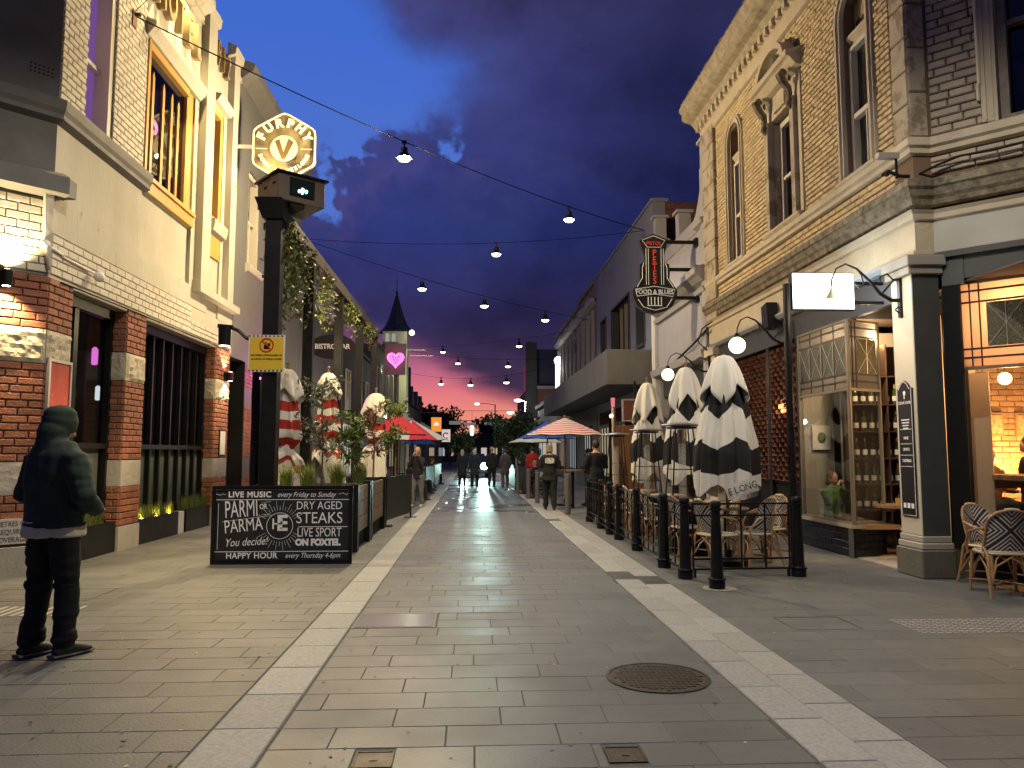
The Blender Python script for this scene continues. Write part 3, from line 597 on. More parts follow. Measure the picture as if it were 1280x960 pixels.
# planters under the windows
grn=mat('grass_blade',(.14,.17,.035),.6,var=.6,vs=9,vcol=(.07,.10,.02),rand=.4,isl=True); soil=mat('soil',(.03,.022,.015),.95)
def tuft(mb,c,n,h,spread,rad):
    for i in range(n):
        a=random.uniform(0,6.283); r0=random.uniform(0,rad); b=Vector(c)+Vector((math.cos(a)*r0,math.sin(a)*r0,0)); hh=h*random.uniform(.6,1.1); a2=random.uniform(0,6.283); sp=spread*random.uniform(.2,1)
        d=Vector((math.cos(a2),math.sin(a2),0)); w=d.orthogonal().normalized() if True else d; w=Vector((-d.y,d.x,0))*.004
        p1=b+d*sp*.25+Vector((0,0,hh*.55)); p2=b+d*sp+Vector((0,0,hh))
        mb.add([b-w,b+w,p1+w*.8,p1-w*.8,p2],[(0,1,2,3),(3,2,4)])
def trough(lab,y0,y1,h,gh,lamp=False,x0=-5.70,x1=-5.42):
    t=thing('planter_trough',lab,'planter',((x0+x1)/2,(y0+y1)/2,0),group='planter troughs under the hotel windows')
    MB().box((x0,y0,0),(x1,y0+.03,h)).box((x0,y1-.03,0),(x1,y1,h)).box((x0,y0+.03,0),(x0+.03,y1-.03,h)).box((x1-.03,y0+.03,0),(x1,y1-.03,h)).box((x0+.03,y0+.03,0),(x1-.03,y1-.03,h-.05)).build('box',BLACK,t)
    mb=MB(); y=y0+.06
    while y<y1-.04: tuft(mb,((x0+x1)/2+random.uniform(-.06,.06),y,h-.05),26,gh,.12,.06); y+=.07
    mb.build('grass',grn,t,kind='stuff')
    if lamp:
        MB().lathe([(.03,0),(.03,.06),(.02,.06)],((x1-.07),(y0+y1)/2,h-.04),8).build('ground_light',BLACK,t)
        for yy in (y0+.25,(y0+y1)/2,y1-.3): lightp('planter_light',(x1-.06,yy,h+.03),3.2,(1,.75,.12),.02,t)
trough('black planter trough of low grass by the black doorway',10.75,12.15,.46,.34)
trough('black planter trough with glowing yellow grass under the window',12.98,14.7,.42,.26,True)
trough('black planter trough of green grass at the window end by the pier',15.1,16.4,.42,.32)
MB().box((-5.66,14.74,0),(-5.45,15.06,.40)).build('planter_gap_block',WPAINT,H)
# ================================================================ annex building with eaves
A=thing('annex_building','grey white rendered shop building with two tall upstairs windows behind the hexagonal sign','building',(-5.4,17.4,0))
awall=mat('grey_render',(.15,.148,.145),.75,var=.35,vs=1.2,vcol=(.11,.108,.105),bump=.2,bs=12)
mb=MB(); ops=[(18.35,19.35,5.95,8.3),(20.4,21.4,5.95,8.3)]
mb.fb(FL,17.4,24.0,3.65,5.95,-.3,0); mb.fb(FL,17.4,24.0,8.3,10.3,-.3,0); mb.fb(FL,17.4,18.35,5.95,8.3,-.3,0); mb.fb(FL,19.35,20.4,5.95,8.3,-.3,0); mb.fb(FL,21.4,24.0,5.95,8.3,-.3,0)
mb.fb(FL,18.5,19.1,0,3.65,-.3,0); mb.fb(FL,21.0,24,0,3.65,-.3,0)
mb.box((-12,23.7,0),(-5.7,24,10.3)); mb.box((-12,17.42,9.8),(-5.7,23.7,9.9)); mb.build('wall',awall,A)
for a,b,c,d in ops:
    w=MB().fb(FL,a,b,c,d,-.24,-.23).build('window',DGLASS,A); MB().fb(FL,a,a+.12,c,d,-.23,-.03).fb(FL,b-.12,b,c,d,-.23,-.03).fb(FL,a+.12,b-.12,d-.12,d,-.23,-.05).fb(FL,a+.12,b-.12,7.1,7.16,-.23,-.1).fb(FL,(a+b)/2-.05,(a+b)/2+.05,c,7.1,-.23,-.1).build('frame',cream,w)
    MB().prof(FL,a-.12,b+.12,[(0,5.78),(.08,5.82),(.12,5.92),(.12,5.97),(0,6.0)]).build('window_sill',render,A)
MB().prof(FL,17.4,24.0,[(0,10.1),(.12,10.2),(.3,10.34),(.34,10.5),(0,10.6)]).build('eaves',greyp,A)
MB().prof(FL,21.2,22.6,[(0,3.62),(.14,3.66),(.18,3.86),(0,3.92)]).build('door_hood',render,A)
MB().box((-5.72,18.44,0),(-5.395,18.497,3.65)).box((-5.72,19.103,0),(-5.5,19.15,3.65)).build('jamb_shade_panel',BLACKM,A)  # black sheets added so the jambs look as dark as the doorway
bk=[]
for a,b in ((18.5,19.1),(21.0,22.0)):
    for z0,z1 in ((.38,.98),(1.39,2.62),(3.06,3.6)): bk+=wall_bricks(FL,a,b,z0,z1,H=.094)
pieces('brick',bk,A,rb_o,rb_i,0)
MB().box((-8.2,17.5,0),(-8.1,23,3.6)).build('inner_wall',mat('inner_dark2',(.03,.025,.022),.8),A)
t=thing('notice_frame','small framed white notice on the brick pier beside the dark doorway','notice',(-5.36,17.0,1.5)); MB().fb(FL,16.72,17.12,1.42,2.0,.012,.03).build('frame',BLACK,t); MB().fb(FL,16.76,17.08,1.46,1.96,.03,.036).build('paper',WPAINT,t)
for z in (8.0,7.35):
    t=thing('upper_wall_lamp','small bright white wall lamp on the annex, %s of the two beside the box'%('upper' if z==8.0 else 'lower'),'wall lamp',(-5.3,22.3,z)); MB().ball((-5.25,22.3,z),.07).build('bulb',emis('white_bulb',(1,.97,.9),12),t); MB().fb(FL,22.22,22.38,z-.09,z+.09,0,.08).build('back_plate',BLACK,t)
    lightp('wall_light',(-5.0,22.3,z),18,(1,.9,.8),.06,t)
t=thing('pink_wall_light','magenta light tube washing the annex wall by the post','wall lamp',(-5.2,20.0,3.4)); MB().fb(FL,19.7,20.6,3.35,3.41,.02,.09).build('light_tube',emis('pink_tube',(1,.15,.8),4),t); lightp('pink_glow',(-4.9,20.2,3.5),90,(1,.12,.75),.3,t)
# ================================================================ pergola, projector box, hexagonal sign
PX=-2.95; dsteel=mat('dark_steel',(.008,.0075,.007),.45,var=.4,vs=4,vcol=(.016,.015,.013),spec=.3); beamc=mat('beam_bronze',(.045,.038,.03),.5,var=.4,vs=3)
P=thing('pergola','long black steel pergola with a row of square posts down the left side','pergola',(PX,11.4,0))
py=[11.4,13.9,17.0,20.1,23.2]
for i,y in enumerate(py):
    w=.115 if i==0 else .09
    MB().box((PX-w,y-w,0),(PX+w,y+w,4.95)).box((PX-w-.03,y-w-.03,0),(PX+w+.03,y+w+.03,.03)).build('post',dsteel,P,bevel=.006)
MB().box((PX-.11,11.3,4.96),(PX+.11,23.4,5.2)).build('beam',beamc,P,bevel=.008)
# angled projector housing
t=thing('projector_housing','brown metal projector housing with a lit lens window on top of the first black post','projector box',(-2.83,11.4,5.22))
B=Matrix.Rotation(R(38),3,'Z'); bc=Vector((-2.83,11.75,5.52)); hb=mat('housing_brown',(.13,.10,.085),.5,.2,var=.3,vs=5,vcol=(.09,.07,.06))
def bl(mb,x0,x1,y0,y1,z0,z1):
    vs=[bc+B@Vector((x,y,z)) for z in(z0,z1) for y in(y0,y1) for x in(x0,x1)]
    return mb.add(vs,[(0,2,3,1),(4,5,7,6),(0,1,5,4),(1,3,7,5),(3,2,6,7),(2,0,4,6)])
bl(MB(),-.34,.42,-.34,.42,-.26,.15).build('housing',hb,t,bevel=.01); bl(MB(),-.38,.46,-.38,.46,.15,.18).build('lid',BLACK,t)
bl(MB(),-.16,.24,-.355,-.341,-.17,.11).build('window_frame',BLACKM,t); bl(MB(),-.14,.22,-.362,-.356,-.15,.09).build('lens_glass',mat('lens_dark',(.01,.02,.02),.1),t)
for x,z,r in ((-.02,-.09,.026),(.03,-.06,.034),(.09,-.075,.03),(.03,-.11,.022)): MB().ball(bc+B@Vector((x,-.365,z)),(r,.012,r),8,6).build('lens_light',emis('lens_cyan',(.45,.95,1),4),t)
for y in (-.2,.12):
    bl(MB(),-.352,-.341,y-.04,y+.04,.0,.03).build('vent',BLACKM,t)
    for z in (-.2,.12): bl(MB(),-.348,-.341,y+.08,y+.10,z,z+.02).build('bolt',STEEL,t)
bl(MB(),-.12,.10,-.30,.1,-.33,-.26).build('mount',dsteel,t)
MB().add([(PX-.15,11.25,4.95),(PX+.15,11.25,4.95),(PX+.15,11.55,4.95),(PX-.15,11.55,4.95),(PX-.25,11.15,5.24),(PX+.15,11.15,5.24),(PX+.15,11.55,5.24),(PX-.25,11.55,5.24)],[(0,3,2,1),(4,5,6,7),(0,1,5,4),(1,2,6,5),(2,3,7,6),(3,0,4,7)]).build('head_plate',dsteel,P)
# hexagonal sign
SY=16.9; hc=Vector((-4.22,SY,8.30)); hr=.82
t=thing('hexagonal_sign','black hexagonal beer sign with a pale outline and curved gold lettering, projecting from the wall','sign',(-5.3,SY,8.3))
def hexp(r,n=6):
    pts=[]
    for k in range(6):
        a=R(90+60*k); pts.append((hc.x+r*math.cos(a)*.98,hc.z+r*math.sin(a)))
    # round corners
    out=[]
    for k in range(6):
        p=Vector(pts[k]); a=Vector(pts[k-1]); b=Vector(pts[(k+1)%6]); u=(a-p).normalized()*.10; v=(b-p).normalized()*.10
        for w in (0,.5,1): out.append(tuple((p+u)*(1-w)**2+p*2*w*(1-w)+(p+v)*w*w))
    return out
FS=Fr((0,SY,0),(1,0,0),(0,-1,0))
sigb=mat('sign_face_lit_patches',(.03,.025,.015),.4,var=.95,vs=1.9,vcol=(.42,.34,.17))  # pale patches put light reflected on the face into its colour
MB().fp(FS,hexp(hr),-.06,.02).build('sign_board',sigb,t); hp=hexp(hr-.02); MB().tube([(a,SY-.03,b) for a,b in hp]+[(hp[0][0],SY-.03,hp[0][1])],.022,6).build('outline',mat('outline_cream',(.7,.62,.42),.5,emit=(1,.8,.45),es=.55),t)
gold=mat('gold_letter',(.80,.68,.42),.45,emit=(1,.86,.55),es=.8); gold2=mat('gold_disc',(.62,.50,.27),.45,emit=(1,.84,.5),es=.5)  # outline, gold lettering and disc emit so that they look lit
def arc(s,r,a0,a1,size,mt,par,cc,Y,flip=False,bold=.0,sx=1):
    for i,ch in enumerate(s):
        if ch==' ': continue
        a=R(a0+(a1-a0)*i/(len(s)-1)); rot=a-math.pi/2 if not flip else a+math.pi/2
        text(ch,(cc.x+r*math.cos(a),Y,cc.z+r*math.sin(a)),size,Matrix(((math.cos(rot),0,math.sin(rot)),(0,-1,0),(math.sin(rot),0,-math.cos(rot)))).to_euler() if False else (R(90),-rot,0),mt,par,ext=.006,bold=bold,sx=sx)
arc('FURPHY',.55,155,25,.27,gold,t,hc,SY-.03,bold=.014); arc('BORN IN GEELONG',.555,-158,-22,.115,gold,t,hc,SY-.03,True,bold=.006)
MB().lathe([(.30,0),(.30,.012)],(hc.x,SY-.022,hc.z-.03),40,ax=(0,-1,0)).build('emblem_disc',gold2,t)
c_=hc+Vector((0,0,-.03))
MB().fp(FS,[(c_.x-.20,c_.z+.16),(c_.x-.10,c_.z+.20),(c_.x-.01,c_.z-.10),(c_.x+.10,c_.z+.22),(c_.x+.21,c_.z+.14),(c_.x+.03,c_.z-.25),(c_.x-.05,c_.z-.25)],.035,.042).build('emblem_mark',mat('emblem_brown',(.14,.09,.03),.5),t)
for sx_ in (-1,1): MB().box((hc.x+sx_*.37,SY-.03,hc.z-.05),(hc.x+sx_*.62,SY-.022,hc.z-.035)).build('side_bar',gold,t)
MB().box((-5.38,SY-.02,hc.z-.04),(hc.x-hr*.85,SY+.02,hc.z+.04)).box((-5.39,SY-.05,hc.z-.22),(-5.35,SY+.05,hc.z+.22)).build('bracket',WPAINT,t)
MB().tube([(-4.5,SY-.02,7.55),(-4.5,SY-.25,7.35)],.02,6).build('uplight_arm',BLACK,t)
lightp('sign_glow',(-4.35,SY-.75,7.75),75,(1,.78,.42),.05,t)
# wall arm lamp and yellow notice on post
t=thing('arm_spotlight','black cylinder spotlight on a bent arm pointing down at the left of the first post','spotlight',(-3.55,11.4,3.42))
MB().tube([(PX-.15,11.35,3.15),(-3.3,11.35,3.17),(-3.42,11.35,3.28),(-3.52,11.35,3.32)],.03,6).tube([(-3.5,11.35,3.33),(-3.72,11.35,3.35)],.04,4).build('arm',BLACK,t); MB().lathe([(.085,-.28),(.09,-.02),(.09,.0)],(-3.62,11.35,3.34),16).build('body',BLACK,t); MB().lathe([(0,-.285),(.07,-.282)],(-3.62,11.35,3.34),14).build('lens',emis('arm_lens',(1,.9,.7),8),t)
lightp('arm_light',(-3.62,11.35,3.0),330,(1,.72,.36),.03,t,spot=145,aim=(-3.9,10.4,0))
t=thing('alcohol_notice','yellow and white notice with a red no drinking symbol on the first pergola post','notice',(PX-.03,11.22,2.9))
yc=PX+.0; n0=Vector((PX-.03,11.235,2.935))
MB().box((n0.x-.26,n0.y,n0.z-.27),(n0.x+.26,n0.y+.012,n0.z+.27)).build('sign_plate',WPAINT,t)
MB().box((n0.x-.24,n0.y-.004,n0.z-.235),(n0.x+.24,n0.y,n0.z+.235)).build('yellow_panel',mat('sign_yellow',(.75,.50,.03),.5),t)
mb=MB()
for k in range(18):
    for zz in (-.265,.243):
        if k%2==0: mb.box((n0.x-.26+k*.029,n0.y-.003,n0.z+zz),(n0.x-.231+k*.029,n0.y,n0.z+zz+.02))
mb.build('checker_border',BLACKM,t,kind='stuff')
redp=mat('sign_red',(.6,.03,.02),.5)
MB().tube([(n0.x+.095*math.cos(a),n0.y-.008,n0.z+.12+.095*math.sin(a)) for a in np.linspace(0,2*math.pi,28)],.010,5).tube([(n0.x-.067,n0.y-.010,n0.z+.187),(n0.x+.067,n0.y-.010,n0.z+.053)],.008,5).build('ban_ring',redp,t)
MB().box((n0.x-.04,n0.y-.006,n0.z+.06),(n0.x+.03,n0.y-.004,n0.z+.12)).box((n0.x-.02,n0.y-.006,n0.z+.12),(n0.x-.003,n0.y-.004,n0.z+.17)).box((n0.x+.012,n0.y-.006,n0.z+.10),(n0.x+.05,n0.y-.004,n0.z+.15)).build('symbol',BLACKM,t)
for k,(l,s_) in enumerate((('NO OPEN CONTAINERS OF',.036),('ALCOHOL IN PUBLIC PLACES',.033))): text(l,(n0.x,n0.y-.006,n0.z-.03-.055*k),s_,(R(90),0,0),BLACKM,t,ext=.001,bold=.001)
# creeper hanging from the beam
leafm=mat('creeper_leaf',(.12,.15,.03),.5,var=.6,vs=8,vcol=(.06,.08,.02),rand=.5,isl=True); stemm=mat('stem_brown',(.06,.04,.025),.8)
def leaves(mb,c,rad,n,size,droop=0,elong=1.6):
    for i in range(n):
        while True:
            d=Vector((random.uniform(-1,1),random.uniform(-1,1),random.uniform(-1,1)))
            if d.length<=1: break
        p=Vector(c)+Vector((d.x*rad[0],d.y*rad[1],d.z*rad[2])); s=size*random.uniform(.5,1.3)
        u=Vector((random.uniform(-1,1),random.uniform(-1,1),random.uniform(-1,1)-droop)).normalized(); w=u.cross(Vector((random.uniform(-1,1),random.uniform(-1,1),random.uniform(-1,1)))).normalized()
        h=u.cross(w)*.12*s
        mb.add([p,p+u*s*elong*.5+w*s*.4+h,p+u*s*elong,p+u*s*elong*.5-w*s*.4+h],[(0,1,2,3)])
t=thing('hanging_creeper','yellow green creeper trailing from the pergola beam behind the first post','creeper',(PX,12.6,4.9)); random.seed(12)
mb=MB(); st=MB()
for y0,y1,l in ((12.0,13.6,1.5),(14.2,16.0,1.1),(17.3,19.0,.75),(20.4,22,.5),(11.62,12.2,1.5)):
    for k in range(16):
        y=random.uniform(y0,y1); x=PX+random.uniform(-.14,.14); L_=l*random.uniform(.3,1); pts=[(x+.07*math.sin(j*1.3+k),y+.09*math.sin(j+k),4.98-L_*j/7) for j in range(8)]; st.tube(pts,.004,4)
        for q in pts: leaves(mb,q,(.07,.10,.08),9 if y0<13 else 6,.055,.6)
mb.build('foliage',leafm,t,kind='stuff'); st.build('stem',stemm,t,kind='stuff')
# chalkboard
BY=10.72; t=thing('chalkboard_sign','wide black chalkboard advertising live music, parmi, steaks and happy hour','chalkboard',(-2.57,BY,0))
MB().box((-3.49,BY,0.02),(-1.64,BY+.035,1.03)).build('board',mat('board_black',(.012,.012,.013),.55,var=.6,vs=9,vcol=(.03,.03,.03)),t)
MB().box((-3.51,BY-.02,.0),(-1.62,BY+.0,.06)).box((-3.51,BY-.02,1.0),(-1.62,BY,1.05)).box((-3.51,BY-.02,.06),(-3.46,BY,1.0)).box((-1.67,BY-.02,.06),(-1.62,BY,1.0)).build('frame',BLACK,t)
for x in (-3.3,-1.8): MB().box((x-.03,BY+.04,0),(x+.03,BY+.5,.03)).tube([(x,BY+.04,.9),(x,BY+.45,.03)],.018,4).build('leg',BLACK,t)
bw=(-1.67+3.46)
def bxy(u,v): return (-3.46+u*bw,BY-.004,1.0-v*.94)   # u,v in 0..1 over the face
def bt(s_,u0,u1,v,cap,shear=0,bold=0,rot=0,space=1):
    x,y,z=bxy(u0,v); o=text(s_,(x,y,z),cap/.72,(R(90),-rot,0),CHALK,t,ext=.001,align='LEFT',shear=shear,bold=bold,space=space)
    w=max(p.co.x for p in o.data.vertices); o.scale=((u1-u0)*bw/w,1,1)
bt('LIVE MUSIC',.09,.41,.073,.078,bold=.004,space=1.1); bt('every Friday to Sunday',.455,.90,.075,.07,shear=.35)
bt('PARMI',.065,.31,.30,.235,rot=.06); bt('OR',.325,.385,.25,.07,rot=.08,bold=.002); bt('PARMA',.065,.355,.545,.18,rot=.10); bt('You decide!',.07,.40,.765,.11,shear=.35,rot=.05)
bt('DRY AGED',.60,.945,.235,.11); bt('STEAKS',.60,.95,.415,.155); bt('LIVE SPORT',.61,.945,.62,.125); bt('ON FOXTEL',.60,.94,.76,.085,bold=.008)
bt('HAPPY HOUR',.085,.47,.945,.08,bold=.002,space=1.05); bt('every Thursday 4-6pm',.525,.94,.945,.07,shear=.35)
bt('E',.455,.54,.49,.21,bold=.008); bt('H',.415,.50,.50,.15)
mb=MB()
for v in (.0,.145,.885): x0,_,z=bxy(.0,v); mb.box((x0,BY-.003,z-.004),(x0+bw,BY,z+.004))
x0,_,z=bxy(.62,.535); mb.box((x0,BY-.003,z-.004),(x0+.66,BY,z+.004))
cx,_,cz=bxy(.48,.52)
mb.tube([(cx+.175*math.cos(a),BY-.002,cz+.175*math.sin(a)) for a in np.linspace(0,2*math.pi,40)],.005,4)
for k in range(40):
    a=2*math.pi*k/40
    if abs(math.sin(a))<.45: continue
    r1=.21; r2=.27+.06*(k%2); mb.tube([(cx+r1*math.cos(a),BY-.002,cz+r1*math.sin(a)),(cx+r2*math.cos(a),BY-.002,cz+r2*math.sin(a))],.0025,4)
mb.tube([(bxy(.05,.46)),(bxy(.42,.37))],.003,4).tube([bxy(.02,.2),bxy(.02,.85)],.003,4).tube([bxy(.34,.19),bxy(.41,.17)],.003,4).tube([bxy(.34,.36),bxy(.41,.35)],.003,4)
mb.tube([bxy(.00,.06),bxy(.03,.08),bxy(.05,.06),bxy(.07,.075)],.003,4).tube([bxy(.92,.07),bxy(.95,.05),bxy(.98,.08),bxy(.99,.05)],.003,4)
mb.build('chalk_lines',CHALK,t,kind='stuff')
# ================================================================ timber planters along the edge
timb=mat('weathered_timber',(.22,.16,.11),.7,var=.6,vs=5,vcol=(.11,.08,.055),stretch=(6,.6,6),bump=.3,bs=40,rand=.12)
def planter(lab,x0,x1,y0,y1,h=.98):
    t=thing('timber_planter',lab,'planter',((x0+x1)/2,(y0+y1)/2,0),group='timber and steel planters')
    for x,y in ((x0,y0),(x0,y1),(x1,y0),(x1,y1)): MB().box((x-.06,y-.06,0),(x+.06,y+.06,h+.04)).build('corner_post',dsteel,t)
    for k in range(3):
        z=h-.24*(k+1)
        if z<.05: break
        MB().box((x1-.02,y0+.065,z+.004),(x1+.02,y1-.065,z+.232)).build('board',timb,t); MB().box((x0-.02,y0+.065,z+.004),(x0+.02,y1-.065,z+.232)).build('board',timb,t)
        MB().box((x0+.065,y0-.02,z+.004),(x1-.065,y0+.02,z+.232)).build('board',timb,t)
    MB().box((x0+.03,y0+.03,0),(x1-.03,y1-.03,h-.08)).build('liner',BLACKM,t)
    return t
planter('timber board planter just behind the chalkboard',-3.2,-1.78,11.95,13.35)
planter('timber board planter before the black canvas barrier',-3.2,-1.78,13.6,15.6,.98)
grn2=mat('grass_bright',(.20,.25,.05),.6,rand=.45,isl=True,var=.4,vs=6,vcol=(.12,.16,.03))
random.seed(31)
for i,(x,y,lab) in enumerate(((-2.62,12.5,'bushy green grass clump directly above the chalkboard'),(-2.2,12.9,'second green grass clump, behind the board nearer the street'),(-2.9,12.3,'thin green grass clump by the first post'),(-2.1,14.6,'green grass clump at the front of the farther planter'),(-2.6,14.9,'green grass clump under the olive sapling'))):
    t=thing('grass_clump',lab,'ornamental grass',(x,y,.9)); mb=MB(); tuft(mb,(x,y,.88),260,.48,.34,.10); mb.build('blades',grn2,t,kind='stuff')
def sapling(lab,x,y,z0,h,rad,n,lm,size,trunkr=.014,stake=True,loose=.25,cat='small tree'):
    t=thing('sapling_tree',lab,cat,(x,y,z0)); tr=MB(); lf=MB()
    top=z0+h; tr.tube([(x,y,z0),(x+.02,y,z0+h*.4),(x-.02,y+.02,z0+h*.7),(x,y,top-.1)],[trunkr,trunkr*.9,trunkr*.6,trunkr*.3],6)
    for k in range(n):
        zz=z0+h*random.uniform(.30,.95); a=random.uniform(0,6.28); L_=rad*random.uniform(.35,1.05); e=Vector((x+math.cos(a)*L_,y+math.sin(a)*L_,zz+L_*random.uniform(.1,.8)))
        tr.tube([(x,y,zz),((x+e.x)/2,(y+e.y)/2,(zz+e.z)/2+.03),e],[.005,.004,.002],4)
        for q in range(5): p=Vector((x,y,zz)).lerp(e,.3+.175*q); leaves(lf,p,(loose*rad,)*3,6,size,0,2.2)
    tr.build('trunk',stemm,t); lf.build('crown',lm,t,kind='stuff')
olive=mat('olive_leaf',(.17,.18,.12),.5,rand=.5,isl=True); green=mat('bright_leaf',(.13,.20,.04),.5,rand=.5,isl=True)
sapling('thin olive sapling with grey leaves between the two red striped umbrellas',-2.42,12.6,.9,1.75,.42,20,olive,.05)
sapling('bright green leafed sapling right of the second pergola post',-2.25,14.6,.9,1.55,.30,15,green,.07)
sapling('reddish thin sapling beside the third umbrella',-2.1,16.6,.9,1.6,.30,16,mat('red_leaf',(.16,.08,.05),.5,rand=.5,isl=True),.05)
sapling('green sapling close to the heart sign post',-1.9,18.2,.9,1.8,.36,20,green,.06)
# ================================================================ closed umbrellas
pole_w=mat('umbrella_pole_wood',(.25,.15,.08),.5)
def band_mat(cols,edges):
    nm='banded_canvas_'+'_'.join('%02d'%int(e*100) for e in edges[:4])+cols[1].name
    if nm in MATS: return MATS[nm]
    m=mat(nm,(.5,.5,.5),.88,bump=.15,bs=180); nt=m.node_tree; N=nt.nodes; L=nt.links; a=N.new('ShaderNodeAttribute'); a.attribute_name='band'; cr=N.new('ShaderNodeValToRGB'); cr.color_ramp.interpolation='CONSTANT'
    cc=[tuple(c.node_tree.nodes['Principled BSDF'].inputs['Base Color'].default_value) for c in cols]; es=[0]+list(edges)
    while len(cr.color_ramp.elements)<len(es): cr.color_ramp.elements.new(.5)
    for k,(e,p) in enumerate(zip(cr.color_ramp.elements,es)): e.position=p; e.color=cc[k%len(cc)]
    L.new(a.outputs['Fac'],cr.inputs[0]); L.new(cr.outputs[0],N['Principled BSDF'].inputs['Base Color']); return m
def closed_umbrella(name,lab,x,y,z0,z1,r,cols,edges,cap,group,zig=.10,nf=8,tie=None,skirt=0,seed=1,mast=.12,base=True):
    random.seed(seed); t=thing(name,lab,'umbrella',(x,y,0),group=group)
    MB().tube([(x,y,0),(x,y,z1+mast)],.024,8).build('pole',pole_w,t); MB().ball((x,y,z1+mast+.02),.035,8,6).build('finial',pole_w,t)
    if base: MB().lathe([(.25,0),(.25,.07),(.05,.09),(.04,.2)],(x,y,0),16).build('base',BLACK,t)
    nz_=60; na=nf*12; mb=MB(); vs=[]; g=[]
    ph=random.uniform(0,6)
    def rad(a,u):   # u 0 top..1 bottom
        R0=r*(.14+.86*min(1,u*1.4)**.7) if tie is None else r*(.2+.8*min(1,u*1.9)**.6)
        if tie is not None: R0*= 1-.50*math.exp(-((u-tie)/.05)**2); R0*=(1+skirt*max(0,(u-tie))*(.6+.8*math.sin(a*3+ph)))
        fold=math.cos(nf*a+ph+.5*math.sin(3*u+a)); fold2=math.cos(2*nf*a+2*u+ph*2)
        sf=fold if tie is not None else (1-2*abs(math.sin(nf*a/2+ph/2+.25*math.sin(3*u+a)))**.8)*-1
        return R0*(1+(.15*sf+.05*fold2)*min(1,u*2.5)+.06*noise.noise(Vector((math.cos(a)*2,math.sin(a)*2,u*5+seed))))
    H_=z1-z0
    for i in range(nz_+1):
        u=i/nz_
        for j in range(na):
            a=2*math.pi*j/na; rr=rad(a,u); lo=.09*math.cos(nf/2*a+ph)*u**3 if tie is None else (.22*math.sin(2*a+ph)+.13*math.sin(5*a+seed))*u**4
            vs.append((x+rr*math.cos(a),y+rr*math.sin(a),z1-H_*(u+lo*.6)))
    fs=[]
    for i in range(nz_):
        for j in range(na):
            fs.append((i*na+j,(i+1)*na+j,(i+1)*na+(j+1)%na,i*na+(j+1)%na))
    mb.v=vs; mb.f=fs; mb.m=[0]*len(fs); bv=[]
    for i in range(nz_+1):
        for j in range(na): u=i/nz_; tri=abs((j/na*nf/2+ph/6.28)%1-.5)*2; bv.append(u+zig*(tri-.5))
    o=mb.build('canopy',band_mat(cols,edges),t,smooth=True); at_=o.data.attributes.new('band','FLOAT','POINT'); at_.data.foreach_set('value',bv)
    # cap (vent flap) draped over the top
    mb=MB(); vs=[]; ch,cr=cap; n1=14
    for i in range(n1+1):
        u=i/n1
        for j in range(na):
            a=2*math.pi*j/na; rr=cr*(.10+.90*u**.62)*(1+.16*u*math.cos(nf*a+ph+.6)+.05*noise.noise(Vector((math.cos(a)*2,math.sin(a)*2,u*3+seed+5)))); pt=abs(((j)/na*4+.12*seed)%1-.5)*2
            vs.append((x+rr*math.cos(a),y+rr*math.sin(a),z1+.035-ch*(u**1.35)*(.66+.5*pt*u)))
    mb.v=vs; mb.f=[(i*na+j,(i+1)*na+j,(i+1)*na+(j+1)%na,i*na+(j+1)%na) for i in range(n1) for j in range(na)]; mb.m=[0]*len(mb.f)
    o=mb.build('cap',cols[0] if True else None,t,smooth=True)
    sm=o.modifiers.new('s','SOLIDIFY'); sm.thickness=.004
    return t
ucream=mat('canvas_cream',(.74,.72,.63),.85,var=.2,vs=4,vcol=(.62,.60,.52),bump=.15,bs=200); ublack=mat('canvas_black',(.012,.012,.013),.85); ured=mat('canvas_red',(.42,.03,.02),.85,var=.3,vs=4,vcol=(.3,.02,.015))
rs=[.27,.36,.43,.52,.585,.66,.73,.80,.86,.90]
closed_umbrella('closed_umbrella','closed red and cream striped umbrella nearest the first pergola post, tied in the middle',-3.22,13.55,.78,2.92,.245,[ucream,ured],[.25,.33,.40,.48,.55,.62,.73,.78],(.52,.27),'closed red striped umbrellas',zig=.015,tie=.62,skirt=2.0,seed=4)
closed_umbrella('closed_umbrella','closed red and cream striped umbrella behind the olive sapling, skirt flaring out',-2.98,16.1,1.0,3.12,.23,[ucream,ured],[.25,.33,.40,.48,.56,.64,.73,.79],(.5,.26),'closed red striped umbrellas',zig=.02,tie=.66,skirt=1.9,seed=9)
closed_umbrella('closed_umbrella','closed cream umbrella with red bands farthest along, behind the reddish sapling',-2.48,20.0,.9,3.0,.24,[ucream,ured],[.36,.44,.52,.58],(.6,.36),'closed red striped umbrellas',zig=.02,tie=.62,skirt=1.2,seed=6)
lightp('under_pergola_light',(-3.4,14.6,3.9),95,(1,.78,.45),.15)
# black canvas barrier
def barrier(lab,x0,y0,x1,y1,h=.98,group='black canvas barriers'):
    t=thing('cafe_barrier',lab,'barrier',(x0,y0,0),group=group); dx,dy=x1-x0,y1-y0; L_=math.hypot(dx,dy); F=Fr((x0,y0,0),(dx,dy,0),(-dy,dx,0))
    MB().fb(F,.03,L_-.03,.12,h,-.012,.012).build('canvas_panel',mat('barrier_canvas',(.018,.019,.018),.6,var=.5,vs=3,vcol=(.03,.032,.03)),t)
    for s_ in (0,L_): MB().tube([F.p(s_,0),F.p(s_,h+.03)],.02,8).build('post',STEEL if False else BLACK,t); MB().box(*[tuple(F.p(s_,z)+Vector(v)) for z,v in ((0,(-.14,-.14,0)),(.0,(.14,.14,.015)))]).build('foot',BLACK,t)
    MB().tube([F.p(0,h+.01),F.p(L_,h+.01)],.014,8).build('rail',BLACK,t); return t
barrier('black canvas barrier nearest, at the end of the timber planters',-1.75,16.0,-1.42,18.2)
